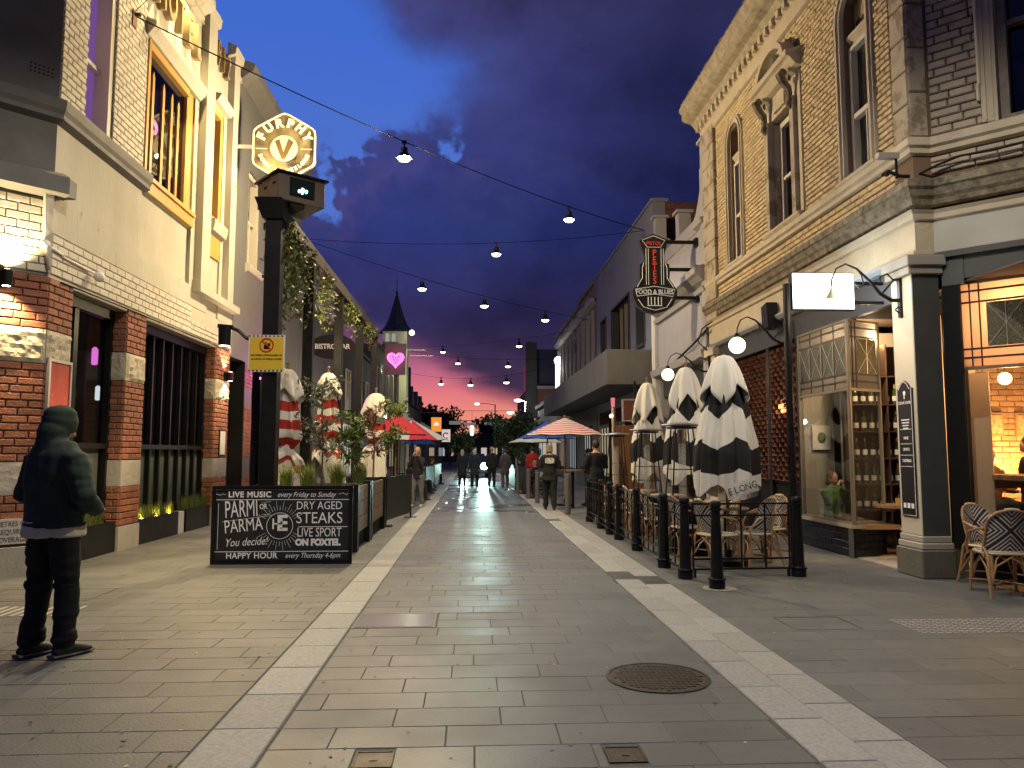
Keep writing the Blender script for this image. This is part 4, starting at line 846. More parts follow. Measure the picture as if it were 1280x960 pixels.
barrier('black canvas barrier across the end of the last timber planter',-2.9,15.95,-1.78,15.95)
barrier('black canvas barrier behind the woman in grey trousers',-1.8,23.0,-1.55,26.0)
barrier('black canvas barrier far down the left side',-1.7,27.0,-1.5,31.0)
# open umbrellas
def open_umbrella(name,lab,x,y,zr,zt,r,m1,m2,n=8,stripes=0,group=None,polez=0,under=None,ang=0,seg_alt=False):
    t=thing(name,lab,'umbrella',(x,y,0),group=group)
    MB().tube([(x,y,polez),(x,y,zt+.08)],.025,8).build('pole',pole_w,t); MB().lathe([(.25,0),(.25,.06),(.05,.08),(.04,.2)],(x,y,0),14).build('base',BLACK,t)
    k=stripes if stripes else 1; k=max(k,1); mb=MB(); vs=[]
    for i in range(k+1):
        u=i/k
        for j in range(n*4):
            a=ang+2*math.pi*j/(n*4); q=math.cos(math.pi/n)/math.cos(((a-ang)%(2*math.pi/n))-math.pi/n)
            sag=.05*u*(1-math.cos((a-ang)*n))*.5
            vs.append((x+r*max(u,.01)*q*math.cos(a),y+r*max(u,.01)*q*math.sin(a),zt-(zt-zr)*(u**1.08)+sag*.6-.0*u))
    na=n*4
    mb.v=vs
    for i in range(k):
        for j in range(na):
            mb.f.append((i*na+j,(i+1)*na+j,(i+1)*na+(j+1)%na,i*na+(j+1)%na)); mb.m.append((i%2) if not seg_alt else ((j//4)%2))
    o=mb.build('canopy',[m1,m2],t); sm=o.modifiers.new('s','SOLIDIFY'); sm.thickness=.006
    for j in range(n):
        a=ang+2*math.pi*j/n; MB().tube([(x,y,zt-.03),(x+r*math.cos(a),y+r*math.sin(a),zr-.01)],.007,4).build('rib',pole_w,t)
    return t
redu=mat('canvas_bright_red',(.55,.03,.04),.8); whiteu=mat('canvas_white',(.6,.58,.54),.8); blueu=mat('canvas_blue',(.02,.09,.40),.8); pinku=mat('canvas_pinkred',(.52,.10,.09),.8)
open_umbrella('open_umbrella','open bright red umbrella on the left side beyond the planters',-2.35,24.0,2.05,2.78,1.25,redu,redu,4,1,'open umbrellas on the left side',ang=.78)
open_umbrella('open_umbrella','open red umbrella with a white edge panel behind the first red one',-2.2,28.5,1.95,2.7,1.4,redu,whiteu,8,1,'open umbrellas on the left side',seg_alt=True)
open_umbrella('open_umbrella','small open umbrella of blue canvas far down the left side',-2.6,38,1.9,2.4,.9,blueu,blueu,6,1,'open umbrellas on the left side')
# ================================================================ heart sign on a post
hx,hy,hz=-2.98,30.0,5.12
t=thing('heart_sign','pink neon heart with lettering on a square dark board on a tall black post','neon sign',(hx,hy,0))
MB().box((hx-.06,hy+.02,0),(hx+.06,hy+.14,4.8)).build('post',dsteel,t); MB().box((hx-.42,hy-.05,hz-.6),(hx+.38,hy+.02,hz+.62)).build('board',mat('plum_board',(.06,.015,.04),.5),t)
hp=[(.30*(16*math.sin(a)**3)/16,.30*(13*math.cos(a)-5*math.cos(2*a)-2*math.cos(3*a)-math.cos(4*a))/16) for a in np.linspace(0,2*math.pi,33)[:-1]]
FH=Fr((hx,hy,hz),(1,0,0),(0,-1,0)); MB().fp(FH,hp,.055,.075).build('heart',emis('heart_pink',(1,.22,.62),1.5),t)
MB().tube([(hx+a*1.06,hy-.09,hz+b*1.06) for a,b in hp+hp[:1]],.022,5).build('neon_outline',emis('heart_outline',(1,.12,.55),4),t)
for dx,dz in ((-.11,.1),(.0,.06),(.12,.1),(-.06,-.02),(.07,-.02),(.0,-.13)): MB().lathe([(.033,0),(.033,.01)],(hx+dx,hy-.082,hz+dz),6,ax=(0,-1,0)).build('lettering_dot',mat('plum_mark',(.35,.0,.15),.5),t)
lightp('heart_glow',(hx,hy-.5,hz),12,(1,.15,.5),.1,t)
# ================================================================ left far buildings
def simple_building(name,lab,F,s0,s1,z1,wm,floors=(),depth=8,roofm=BLACKM,wins=(),coping=True,glowwin=None):
    t=thing(name,lab,'building',F.p(s0,0)); MB().fb(F,s0,s1,0,z1,-depth,0).build('wall',wm,t)
    if coping: MB().fb(F,s0-.0,s1,z1,z1+.15,-depth,.10).build('coping',wm,t)
    for (a,b,c,d) in wins:
        w=MB().fb(F,a,b,c,d,.002,.03).build('window',glowwin or mat('far_pane',(.012,.014,.02),.12),t)
        MB().fb(F,a-.08,a,c-.08,d+.08,.0,.07).fb(F,b,b+.08,c-.08,d+.08,0,.07).fb(F,a,b,d,d+.08,0,.07).fb(F,a,b,c-.08,c,0,.1).fb(F,(a+b)/2-.03,(a+b)/2+.03,c,d,.03,.05).build('frame',cream,w)
    return t
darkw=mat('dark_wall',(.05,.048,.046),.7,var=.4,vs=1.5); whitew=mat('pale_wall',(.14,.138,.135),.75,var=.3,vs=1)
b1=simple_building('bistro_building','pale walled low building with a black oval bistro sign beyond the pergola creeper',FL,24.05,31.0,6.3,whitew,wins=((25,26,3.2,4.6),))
t=thing('oval_sign','black oval sign with white capital letters on the pale wall beyond the pergola','sign',(-5.0,27.0,4.9)); 
FO=Fr((-4.7,26.0,0),(1,0,0),(0,-1,0)); MB().fp(FO,[(.78*math.cos(a),5.05+.42*math.sin(a)) for a in np.linspace(0,2*math.pi,33)[:-1]],0,.08).build('board',BLACK,t); text('BISTRO BAR',(-4.7,25.9,5.05),.24,(R(90),0,0),WPAINT,t,ext=.004,bold=.006,sx=.9); MB().box((-5.4,26.0,5.0),(-5.2,26.06,5.1)).build('bracket',BLACK,t)
b2=simple_building('dark_shop_building','dark fronted low shop building with a slate roof under the turret',FL,31.05,44,6.2,darkw,wins=((33,34,3.4,5),(36,37,3.4,5),(39,40,3.4,5)))
MB().fp(Fr((-5.5,31.3,0),(-1,0,0),(0,-1,0)),[(0,6.36),(2.5,8.6),(5,6.36)],-12.5,0).build('roof',mat('slate_roof',(.04,.04,.05),.7),b2)
b3=simple_building('cream_shop_building','shadowed two storey shop building with pale blinds near the heart sign',FL,44.05,55,7.6,mat('dim_brown_wall',(.16,.13,.11),.8,var=.4,vs=1.4),wins=((45,46,4.4,6.6),(48,49,4.4,6.6),(51,52,4.4,6.6)))
# turret
TX,TY=-5.55,57.0
t=thing('turret_building','cream turret with a dark flared spire and tall finial above the left roofs','tower',(TX,TY,0)); turm=mat('turret_cream',(.62,.60,.44),.7)
MB().box((TX-1.0,TY-.9,0),(TX+.75,TY+.9,10.4)).build('wall',turm,t); MB().box((TX-1.05,TY-1.1,0),(TX+.22,TY-.905,9.4)).build('dim_brown_wall',mat('turret_shade_brown',(.07,.05,.04),.8),t)  # dark box added over the front imitates the tower's unlit part
for x in (-.8,-.35): MB().box((TX+x,TY-.93,9.6),(TX+x+.28,TY-.9,10.2)).build('window',emis('turret_window',(.9,.9,.8),.35),t)
MB().lathe([(1.30,10.35),(1.2,10.47),(.82,10.95),(.55,11.6),(.28,12.5),(.12,13.1),(.05,13.3)],(TX-.1,TY,0),8).build('spire',mat('spire_slate',(.03,.035,.05),.6),t)
MB().lathe([(.03,13.2),(.10,13.4),(.03,13.6),(.02,14.4),(0,14.5)],(TX-.1,TY,0),6).build('finial',BLACK,t)
t2=thing('turret_floodlight','two armed white floodlight beside the turret eave','floodlight',(TX+.9,TY,9.8)); MB().box((TX+.8,TY-1.3,8.9),(TX+2.2,TY-1.2,8.96)).box((TX+1.0,TY-1.3,8.5),(TX+2.7,TY-1.2,8.55)).box((TX+.75,TY-1.28,8.4),(TX+.83,TY-1.2,9.0)).build('arm',WPAINT,t2); MB().ball((TX+1.15,TY-1.3,10.2),.2,8,6).build('lamp_head',emis('flood_white',(1,1,.9),6),t2)
lightp('turret_flood',(TX+1.5,TY-3.2,7.2),170,(.95,1,.55),.2,t2)
b4=simple_building('gabled_shop_building','dark shop row with a pale gabled roof beyond the turret',FL,59,84,5.6,darkw,coping=False)
MB().fp(Fr((-5.35,59,0),(-1,0,0),(0,-1,0)),[(-.2,5.6),(5,9.6),(10,5.6)],-25,0).build('roof',mat('pale_roof',(.16,.17,.18),.6),b4)
for k in range(4): MB().fp(Fr((-5.3,61+k*6,0),(0,1,0),(1,0,0)),[(0,5.6),(1.6,7.4),(3.2,5.6)],-.6,.05).build('dormer',darkw,b4)
MB().box((-7.2,82,5),(-6.6,83,10.6)).build('chimney',darkw,b4)
# street verandas on the left
def veranda(lab,y0,y1,z=3.1,x1=-3.1,m=BLACK,posts=True):
    t=thing('veranda',lab,'veranda',(-5.4,y0,0)); MB().box((-5.38,y0,z),(x1,y1,z+.14)).box((x1-.03,y0,z-.18),(x1,y1,z)).build('roof',m,t)
    if posts:
        y=y0+.2
        while y<y1: MB().box((x1-.1,y,0),(x1-.04,y+.06,z-.19)).build('post',m,t); y+=2.6
veranda('black veranda beyond the heart sign post',31.5,44); veranda('dark veranda below the cream turret',45,60,3.2,-3.0,darkw); veranda('far dark veranda at the end of the left row',61,84,3.3,-3.0,darkw)
for i,(x,y,z,c,s_,lab) in enumerate(((-4.4,24.2,3.35,(1,.95,.85),.07,'beside the oval sign'),(-3.4,26,3.35,(1,.9,.7),.07,'right of the third pergola post'),(-3.6,33,3.0,(1,.95,.85),.09,'under the first veranda edge'),(-4.0,36,2.9,(1,.9,.8),.09,'under the black veranda'),(-3.4,40,2.95,(1,.95,.9),.1,'at the veranda end'),(-3.9,48,3.0,(1,.9,.85),.12,'below the turret veranda'),(-3.3,52,3.0,(1,.95,.9),.12,'far along the turret veranda'),(-3.2,62,3.3,(1,.95,.9),.14,'by the far orange sign'))):
    t=thing('veranda_lamp','small round white lamp '+lab,'lamp',(x,y,z)); MB().ball((x,y,z),s_,8,6).build('bulb',emis('bulb_white2',(1,.93,.8),9),t); MB().box((x-.03,y-.03,z+s_-.01),(x+.03,y+.03,z+s_+.12)).build('cap',BLACK,t)
    lightp('veranda_light',(x,y,z-.15),25,(1,.82,.6),.1,t)
shopglow=[(32,34.5,(.9,.8,.7)),(36,38,(.8,.85,1)),(41,43,(1,.75,.5)),(46,48.5,(.6,.65,.9)),(50,53,(1,.8,.55)),(62,66,(1,.85,.6)),(70,75,(.9,.9,1))]
for i,(a,b,c) in enumerate(shopglow):
    t=thing('lit_shopfront','lit shop window on the left, %s from the pergola'%('nearest second third fourth fifth sixth farthest'.split()[i]),'shop window',(-5.3,a,0),group='lit shop windows on the left'); MB().fb(FL,a,b,.6,2.6,.03,.06).build('pane',emis('shopglow%d'%i,c,.55),t); f=MB(); f.fb(FL,a-.08,a,.5,2.7,.0,.1).fb(FL,b,b+.08,.5,2.7,0,.1).fb(FL,a,b,2.6,2.7,0,.1).fb(FL,a,b,.5,.6,0,.1)
    k=a+.5
    while k<b-.2: f.fb(FL,k-.03,k+.03,.6,2.6,.06,.09); k+=.6
    f.build('frame',BLACK,t)
t=thing('orange_shop_sign','small orange hanging shop sign with a white mark, over the far left footpath','sign',(-2.1,46,3.0)); MB().box((-2.42,46,2.75),(-1.82,46.08,3.6)).build('panel',emis('orange_sign',(1,.35,.05),.9),t); MB().box((-2.27,45.97,3.1),(-1.97,46,3.26)).box((-2.18,45.97,3.26),(-2.06,46,3.34)).build('mark',emis('orange_mark',(1,.9,.8),.9),t); MB().box((-2.3,46.02,3.6),(-2.26,46.06,3.9)).box((-5.3,46.02,3.85),(-1.9,46.06,3.9)).build('bracket',BLACK,t)
t=thing('round_shop_sign','white round cornered shop sign with a dark swirl beside the orange sign','sign',(-2.4,50,3.2)); MB().box((-1.95,50,2.2),(-1.4,50.08,3.0)).build('panel',emis('white_sign',(1,.8,.75),.7),t); MB().tube([(-1.68+.17*math.cos(a),49.97,2.6+.17*math.sin(a)) for a in np.linspace(.6,5.4,16)],.04,5).build('mark',BLACK,t); MB().box((-5.3,50.02,3.0),(-1.4,50.06,3.06)).build('bracket',BLACK,t)
# ================================================================ RIGHT: BRICK CORNER BUILDING
FR=Fr((5.5,0,0),(0,1,0),(-1,0,0)); S2=math.sqrt(2)
FD=Fr((5.74,9.10,0),(1,-1,0),(-1,-1,0))          # chamfer: s towards the viewer's right
tanr_=dict(var=.55,vs=7,vcol=(.44,.31,.17),rand=.17,bump=.6,bs=45)
tan_o=mat('tan_brick',(.62,.50,.28),.75,**tanr_); tan_i=mat('tan_brick_far',(.62,.50,.28),.75,isl=True,**tanr_)
old_o=mat('worn_painted_brick',(.44,.38,.30),.75,var=.5,vs=7,vcol=(.33,.27,.2),rand=.12,bump=.7,bs=35,dirt=((.16,.09,.06),5,.66)); old_i=mat('worn_painted_brick_far',(.44,.38,.30),.75,var=.5,vs=7,vcol=(.33,.27,.2),rand=.12,isl=True,bump=.7,bs=35,dirt=((.16,.09,.06),5,.66))
stuc=mat('aged_stucco',(.54,.47,.34),.75,var=.55,vs=2.5,vcol=(.36,.31,.22),bump=.4,bs=18,dirt=((.27,.235,.17),4,.62))
quoinm=mat('patchy_quoin',(.42,.37,.27),.75,var=.5,vs=3,vcol=(.34,.28,.2),bump=.4,bs=25,dirt=((.24,.19,.12),3,.52))
grimy=mat('grimy_ledge',(.27,.23,.16),.85,var=.95,vs=8,vcol=(.06,.05,.035),bump=.6,bs=22)
creamp=mat('cream_pillar_paint',(.60,.54,.42),.6,var=.25,vs=3,vcol=(.52,.46,.36),bump=.1)
greygreen=mat('grey_green_paint',(.065,.072,.066),.5,var=.3,vs=4); mort2=mat('brown_mortar',(.17,.115,.07),.9)
Bd=thing('corner_brick_building','ornate tan brick corner building with stucco window surrounds and heavy cornice','building',(5.5,9.1,0))
T2=.4
holes=[(9.84,10.86,5.45,8.45),(12.15,13.7,5.2,8.45),(14.9,15.92,5.4,8.6)]
mb=MB()
def seg(a,b,z0,z1,d=-.02): mb.fb(FR,a,b,z0,z1,-T2,d)
seg(9.1,17.45,4.9,5.45); seg(9.1,10.02,5.45,8.85); seg(10.70,12.4,5.45,8.85); seg(13.45,15.1,5.45,8.85); seg(15.72,17.45,5.45,8.85)
seg(10.02,10.70,8.2,8.85); seg(12.4,13.45,7.6,8.85); seg(15.1,15.72,8.35,8.85); mb.build('wall_core',mort2,Bd)
seg2=MB(); seg2.fb(FR,9.1,17.45,4.0,4.5,-T2,0); seg2.fb(FR,9.1,17.45,3.96,4.0,-T2,.03); seg2.build('fascia',stuc,Bd)
def archhole(s,z):
    for (a,b,sp) in ((9.84,10.86,7.9),(14.9,15.92,8.05)):
        c=(a+b)/2; r=(b-a)/2
        if z>sp and (s-c)**2+(z-sp)**2<(r+.02)**2: return True
    return False
bk=wall_bricks(FR,9.46,16.62,5.46,8.85,holes=[(9.84,10.86,5.45,7.9),(12.12,13.72,5.2,8.5),(14.9,15.92,5.4,8.05)],holefn=archhole,L=.235,H=.083,gap=.019,proud=.016,stretchy=.06)+wall_bricks(FR,9.46,17.3,4.93,5.2,L=.235,H=.083,gap=.016)
pieces('brick',bk,Bd,tan_o,tan_i,220,bev=.008,jit=.003)
# quoins
def quoin(F,a,b,z0,z1,h=.42,par=Bd,d=.02):
    n=int((z1-z0)/h+.5); hh=(z1-z0)/n
    for k in range(n): MB().fb(F,a,b,z0+k*hh+.012,z0+(k+1)*hh-.012,-.03,d).build('quoin_stone',quoinm,par,bevel=.012)
    MB().fb(F,a+.01,b-.01,z0,z1,-.03,d-.015).build('quoin_core',mort2,par)
quoin(FR,9.10,9.44,5.46,9.0,.42); quoin(FR,16.66,17.45,4.5,9.0,.46,d=.08)
FE=Fr((5.42,9.1,0),(1,0,0),(0,-1,0))   # narrow return facing the viewer
darkst=mat('shadow_side_plaster',(.30,.27,.21),.8,var=.6,vs=3,vcol=(.20,.175,.13),bump=.4,bs=20)  # darker stucco: shade of the unlit return put into its colour
quoin(FE,.08,.31,5.46,9.0,.62)
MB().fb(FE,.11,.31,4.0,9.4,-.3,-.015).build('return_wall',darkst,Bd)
# mouldings both faces
def both(pr,nm='moulding',m=stuc,ex=0):
    MB().msweep([(5.5,17.45),(5.5,9.1),(5.74,9.1),tuple(FD.p(2.6,0))[:2]],[(-.03,pr[0][1])]+pr+[(-.03,pr[-1][1])],1).build(nm,m,Bd,fix=True)
both([(0,5.22),(.05,5.24),(.05,5.30),(.09,5.33),(.09,5.42),(.03,5.455),(0,5.46)],nm='sill_course')
both([(0,4.56),(.04,4.58),(.06,4.64),(.10,4.68),(.13,4.76),(.16,4.78),(.16,4.87),(0,4.93)],nm='ledge_course',m=grimy,ex=.2)
both([(0,4.38),(.04,4.40),(.05,4.46),(.09,4.50),(0,4.51)],nm='fascia_moulding')
MB().prof(FR,9.1,17.6,[(0,8.86),(.06,8.88),(.06,9.12),(.10,9.16),(.12,9.24),(.0,9.26)]).build('frieze',stuc,Bd,fix=True)
MB().prof(FR,9.0,17.75,[(0,9.26),(.14,9.28),(.22,9.40),(.36,9.44),(.46,9.50),(.46,9.64),(.52,9.70),(.52,9.78),(0,9.95)]).build('cornice',mat('cornice_stone',(.42,.37,.27),.8,var=.7,vs=6,vcol=(.16,.13,.09),bump=.5,bs=25),Bd,fix=True)
random.seed(2)
for k in range(30): MB().fb(FR,9.2+k*.285,9.32+k*.285,9.14,9.27,.02,.17).build('modillion',stuc,Bd)
mb=MB()
for k in range(0,120): s=9.0+k*.073; mb.fb(FR,s,s+.05,9.79+random.uniform(-.01,.02),9.86+random.uniform(-.02,.03),.34,.50)
mb.build('eave_debris',grimy,Bd,kind='stuff')
# chamfer wall
mb=MB(); mb.fb(FD,.0,.60,4.9,9.2,-T2,-.03); mb.fb(FD,.60,2.6,4.9,5.45,-T2,-.03); mb.fb(FD,1.9,2.6,5.45,9.2,-T2,-.03); mb.build('corner_wall',mort2,Bd); MB().fb(FD,-.02,2.6,3.98,4.4,-T2,0).build('corner_fascia',mat('fascia_pale',(.42,.42,.37),.6,var=.4,vs=2,vcol=(.33,.32,.27)),Bd)
bk=wall_bricks(FD,.02,.60,5.47,9.0,L=.27,H=.106,gap=.018,proud=.012,stretchy=.3)+wall_bricks(FD,.0,2.5,4.98,5.2,L=.26,H=.075,gap=.014,stretchy=.2)
pieces('painted_brick',bk,Bd,old_o,old_i,240,bev=.014,jit=.006)
w=MB().fb(FD,.72,1.9,5.5,9.0,-.32,-.31).build('window',DGLASS,Bd)
MB().fb(FD,.60,.65,5.46,9.0,-.02,.07).fb(FD,.65,.72,5.46,9.0,-.2,.04).fb(FD,.72,.76,5.46,9.0,-.25,.02).build('surround',stuc,w); MB().fb(FD,.76,.86,5.46,9.0,-.31,-.14).fb(FD,.86,1.9,6.7,6.76,-.31,-.2).fb(FD,.86,1.9,5.46,5.56,-.31,-.14).build('frame',mat('old_timber',(.25,.22,.17),.7,var=.6,vs=10),w)
MB().tube([FD.p(.57,5.75,.05),FD.p(.57,5.9,.07),FD.p(.59,5.95,.09),FD.p(.59,9,.09)],.022,6).build('downpipe',creamp,Bd)
# arched windows
def arched(s0,s1,zs,sp,glass,depth=.17,keep=.14):
    c=(s0+s1)/2; r=(s1-s0)/2; ri=r-keep
    w=MB().fb(FR,glass[0],glass[1],zs+.06,sp-.02,-depth-.01,-depth).build('window',DGLASS,Bd)
    an=np.linspace(0,math.pi,17)
    po=[(c+r*math.cos(a),sp+r*math.sin(a)) for a in an]; pi_=[(c+ri*math.cos(a),sp+ri*math.sin(a)) for a in an[::-1]]
    MB().fp(FR,po+pi_,-.02,.05).fb(FR,s0,s0+keep,zs,sp-.002,-.02,.05).fb(FR,s1-keep,s1,zs,sp-.002,-.02,.05).build('surround',stuc,w,fix=True)
    r2=r-.04; r3=r-.09; po=[(c+r2*math.cos(a),sp+r2*math.sin(a)) for a in an]; pi_=[(c+r3*math.cos(a),sp+r3*math.sin(a)) for a in an[::-1]]
    MB().fp(FR,po+pi_,.05,.08).fb(FR,s0+.04,s0+.09,zs,sp-.002,.05,.08).fb(FR,s1-.09,s1-.04,zs,sp-.002,.05,.08).build('moulding',stuc,w,fix=True)
    MB().fb(FR,s0+keep-.02,s1-keep+.02,zs,sp+ri+.02,-depth-.12,-depth-.02).build('inner_wall',quoinm,w)  # plastered tympanum plane
    MB().fb(FR,s0+keep-.03,s0+keep,zs,sp,-depth,-.02).fb(FR,s1-keep,s1-keep+.03,zs,sp,-depth,-.02).build('reveal',quoinm,w)
    MB().prof(FR,s0+keep,s1-keep,[(-depth,sp-.42),(-.12,sp-.40),(-.10,sp-.34),(-.05,sp-.28),(-.05,sp-.24),(-depth,sp-.20)]).build('transom',stuc,w)
    g0,g1=glass; zt=sp-.42; MB().fb(FR,g0-.06,g0,zs,zt,-depth,-depth+.10).fb(FR,g1,g1+.06,zs,zt,-depth,-depth+.10).fb(FR,g0,g1,zt-.06,zt,-depth,-depth+.10).fb(FR,g0,g1,zs,zs+.07,-depth,-depth+.10).fb(FR,g0,g1,(zs+zt)/2-.1,(zs+zt)/2-.03,-depth,-depth+.09).fb(FR,(g0+g1)/2-.01,(g0+g1)/2+.01,zs,(zs+zt)/2-.1,-depth,-depth+.06).build('frame',cream,w)
    MB().prof(FR,s0-.05,s1+.05,[(-.2,zs-.10),(.06,zs-.10),(.11,zs-.04),(.11,zs),(-.2,zs+.02)]).build('sill',stuc,w)
arched(9.84,10.86,5.47,7.9,(10.04,10.62)); arched(14.9,15.92,5.47,8.05,(15.12,15.65))
# pedimented window
w=MB().fb(FR,12.48,13.36,5.52,7.5,-.21,-.20).build('window',DGLASS,Bd)
MB().fb(FR,12.30,12.44,5.46,7.55,-.02,.10).fb(FR,13.42,13.56,5.46,7.55,-.02,.10).build('pilaster',quoinm,w); MB().fb(FR,12.15,12.26,5.46,7.95,-.02,.03).fb(FR,13.60,13.70,5.46,7.95,-.02,.03).fb(FR,12.26,13.6,7.56,7.95,-.3,.02).build('surround',stuc,w)
MB().fb(FR,12.44,12.46,5.46,7.5,-.34,-.02).fb(FR,13.39,13.42,5.46,7.5,-.34,-.02).build('reveal',quoinm,w)
MB().fb(FR,12.46,12.54,5.5,7.5,-.20,-.12).fb(FR,13.3,13.38,5.5,7.5,-.20,-.12).fb(FR,12.54,13.3,7.4,7.5,-.20,-.12).fb(FR,12.54,13.3,6.42,6.48,-.20,-.13).fb(FR,12.54,13.3,5.5,5.58,-.20,-.12).build('frame',cream,w)
MB().prof(FR,12.1,13.78,[(0,7.98),(.12,8.02),(.22,8.14),(.28,8.16),(.28,8.26),(0,8.32)]).build('pediment_base',stuc,w,fix=True)
an=np.linspace(0,math.pi,13); MB().fp(FR,[(12.94+.62*math.cos(a),8.30+.42*math.sin(a)) for a in an],0,.10).fp(FR,[(12.94+.62*math.cos(a),8.30+.42*math.sin(a)) for a in an]+[(12.94+.52*math.cos(a),8.30+.32*math.sin(a)) for a in an[::-1]],.10,.24).build('pediment',stuc,w,fix=True)
MB().lathe([(.14,0),(.17,.04),(.12,.09),(.0,.12)],FR.p(12.94,8.42,.10),14,ax=(-1,0,0)).build('pediment_boss',grimy,w)
MB().fb(FR,12.72,13.2,7.62,7.92,.02,.07).build('cartouche',stuc,w)
for s in (12.37,13.49):
    mb=MB(); mb.tube([FR.p(s,8.0,.20),FR.p(s,7.92,.27),FR.p(s,7.8,.22),FR.p(s,7.7,.13),FR.p(s,7.55,.11),FR.p(s,7.42,.15),FR.p(s,7.34,.10)],[.07,.08,.07,.06,.05,.05,.02],8)
    for sg in(-1,1): mb.tube([FR.p(s+sg*.075+.03*math.cos(a)*(1-a/9),7.84+.07*math.sin(a)*(1-a/9),.14+.0*a) for a in np.linspace(0,7,18)],.016,5)
    for k in range(6): mb.ball(FR.p(s+random.uniform(-.06,.06),7.5+.07*k,.12+.02*k),.035,6,5)
    mb.build('console',grimy,w,smooth=True)
MB().prof(FR,12.15,13.75,[(-.2,5.40),(.08,5.40),(.13,5.46),(.13,5.5),(-.2,5.52)]).build('sill',stuc,w)
MB().box((5.92,8.0,9.6),(14,17.4,9.7)).build('roof',BLACKM,Bd); MB().box((5.92,17.1,0),(14,17.45,9.6)).build('end_wall',mort2,Bd); MB().box((5.92,9.3,4.4),(14,17.05,4.5)).build('inner_floor',BLACKM,Bd)
MB().box((7.9,2,4.0),(8.2,7.2,9.6)).build('side_wall',mort2,Bd)
# ------------------------------------------------ ground floor
# corner pillar
mb=MB(); mb.box((5.42,9.10,.50),(5.76,9.56,3.70)); mb.build('corner_pillar',creamp,Bd,bevel=.01)
# the pillar face seen from the front is painted grey green
MB().box((5.425,9.085,.50),(5.76,9.099,3.70)).build('pillar_side_paint',greygreen,Bd)
MB().box((5.36,9.04,3.70),(5.80,9.60,3.80)).box((5.33,9.0,3.80),(5.82,9.62,3.93)).build('pillar_cap',mat('cap_paint',(.30,.29,.25),.6),Bd,bevel=.01)
MB().box((5.38,9.05,.34),(5.78,9.58,.42)).box((5.40,9.07,.42),(5.77,9.57,.50)).build('pillar_base_moulding',mat('stone_pale',(.40,.37,.30),.6),Bd,bevel=.012)
bst=mat('bluestone_plinth',(.16,.155,.12),.55,var=.7,vs=6,vcol=(.09,.085,.06),dirt=((.36,.35,.28),6,.66)); MB().box((5.36,9.02,0),(5.78,9.60,.34)).build('pillar_plinth',bst,Bd,bevel=.015)
MB().box((5.785,9.06,0),(5.95,9.4,.36)).build('pillar_plinth',bst,Bd)
MB().fb(FD,.05,.24,.36,3.55,-.3,-.02).build('reveal',BLACKM,Bd)
MB().fb(FD,.06,.30,3.55,3.99,-.3,-.02).fb(FD,.30,2.6,3.62,3.99,-.3,-.03).fb(FD,.0,2.6,3.90,3.97,-.03,.03).build('corner_sign_board',greygreen,Bd)
tileb_o=mat('black_tile',(.006,.007,.009),.18,rand=.3,spec=.3); tileb_i=mat('black_tile_far',(.006,.007,.009),.18,rand=.3,isl=True,spec=.3); tgrout=mat('tile_grout',(.07,.07,.07),.8)
MB().fb(FD,.24,2.6,0,.52,-.3,-.02).build('stall_riser_core',tgrout,Bd); tl=wall_bricks(FD,.25,2.0,.02,.50,L=.2,H=.098,gap=.006,proud=.0)
# bay window block
BX=5.45; FB=Fr((BX,0,0),(0,1,0),(-1,0,0)); FB2=Fr((BX,10.83,0),(.62,.30,0),(.30,-.62,0)); 
MB().fb(FB,10.88,12.55,.0,.42,-.08,-.02).build('stall_riser_core',tgrout,Bd); MB().fb(FB2,.0,.72,.0,.42,-.1,-.02).build('stall_riser_core',tgrout,Bd)
tl+=wall_bricks(FB,10.85,12.55,.02,.42,L=.2,H=.098,gap=.006,proud=0)+wall_bricks(FB2,.01,.71,.02,.42,L=.2,H=.098,gap=.006,proud=0)
MB().fb(FR,9.6,9.78,0,.5,-.5,-.08).build('stall_riser_core',tgrout,Bd); tl+=wall_bricks(FR,9.61,9.78,.02,.5,L=.2,H=.098,gap=.006,proud=-.06)
pieces('tile',tl,Bd,tileb_o,tileb_i,300,bev=.004)
sillm=mat('brass_sill',(.42,.38,.28),.4,.3)
for q in (MB().fb(FB,10.82,12.58,.42,.47,-.12,.03),MB().fb(FB2,.03,.72,.422,.472,-.12,.03),MB().fb(FD,.22,2.6,.52,.56,-.3,.02),MB().fb(FR,9.58,9.8,.5,.54,-.4,-.04)): q.build('sill',sillm,Bd)
def obscure(warm):
    nm='obscure_glass_'+('warm' if warm else 'cool')
    if nm in MATS: return MATS[nm]
    m=bpy.data.materials.new(nm); MATS[nm]=m; m.use_nodes=True; N=m.node_tree.nodes; L=m.node_tree.links; N.clear()
    a=N.new('ShaderNodeBsdfTranslucent'); a.inputs[0].default_value=(.85,.6,.45,1) if warm else (.28,.26,.23,1); b=N.new('ShaderNodeBsdfDiffuse'); b.inputs[0].default_value=(.42,.30,.24,1) if warm else (.20,.19,.175,1); c=N.new('ShaderNodeBsdfTransparent')
    x=N.new('ShaderNodeMixShader'); x.inputs[0].default_value=.5; L.new(a.outputs[0],x.inputs[1]); L.new(b.outputs[0],x.inputs[2]); y=N.new('ShaderNodeMixShader'); y.inputs[0].default_value=.25; L.new(x.outputs[0],y.inputs[1]); L.new(c.outputs[0],y.inputs[2]); o=N.new('ShaderNodeOutputMaterial'); L.new(y.outputs[0],o.inputs[0]); return m
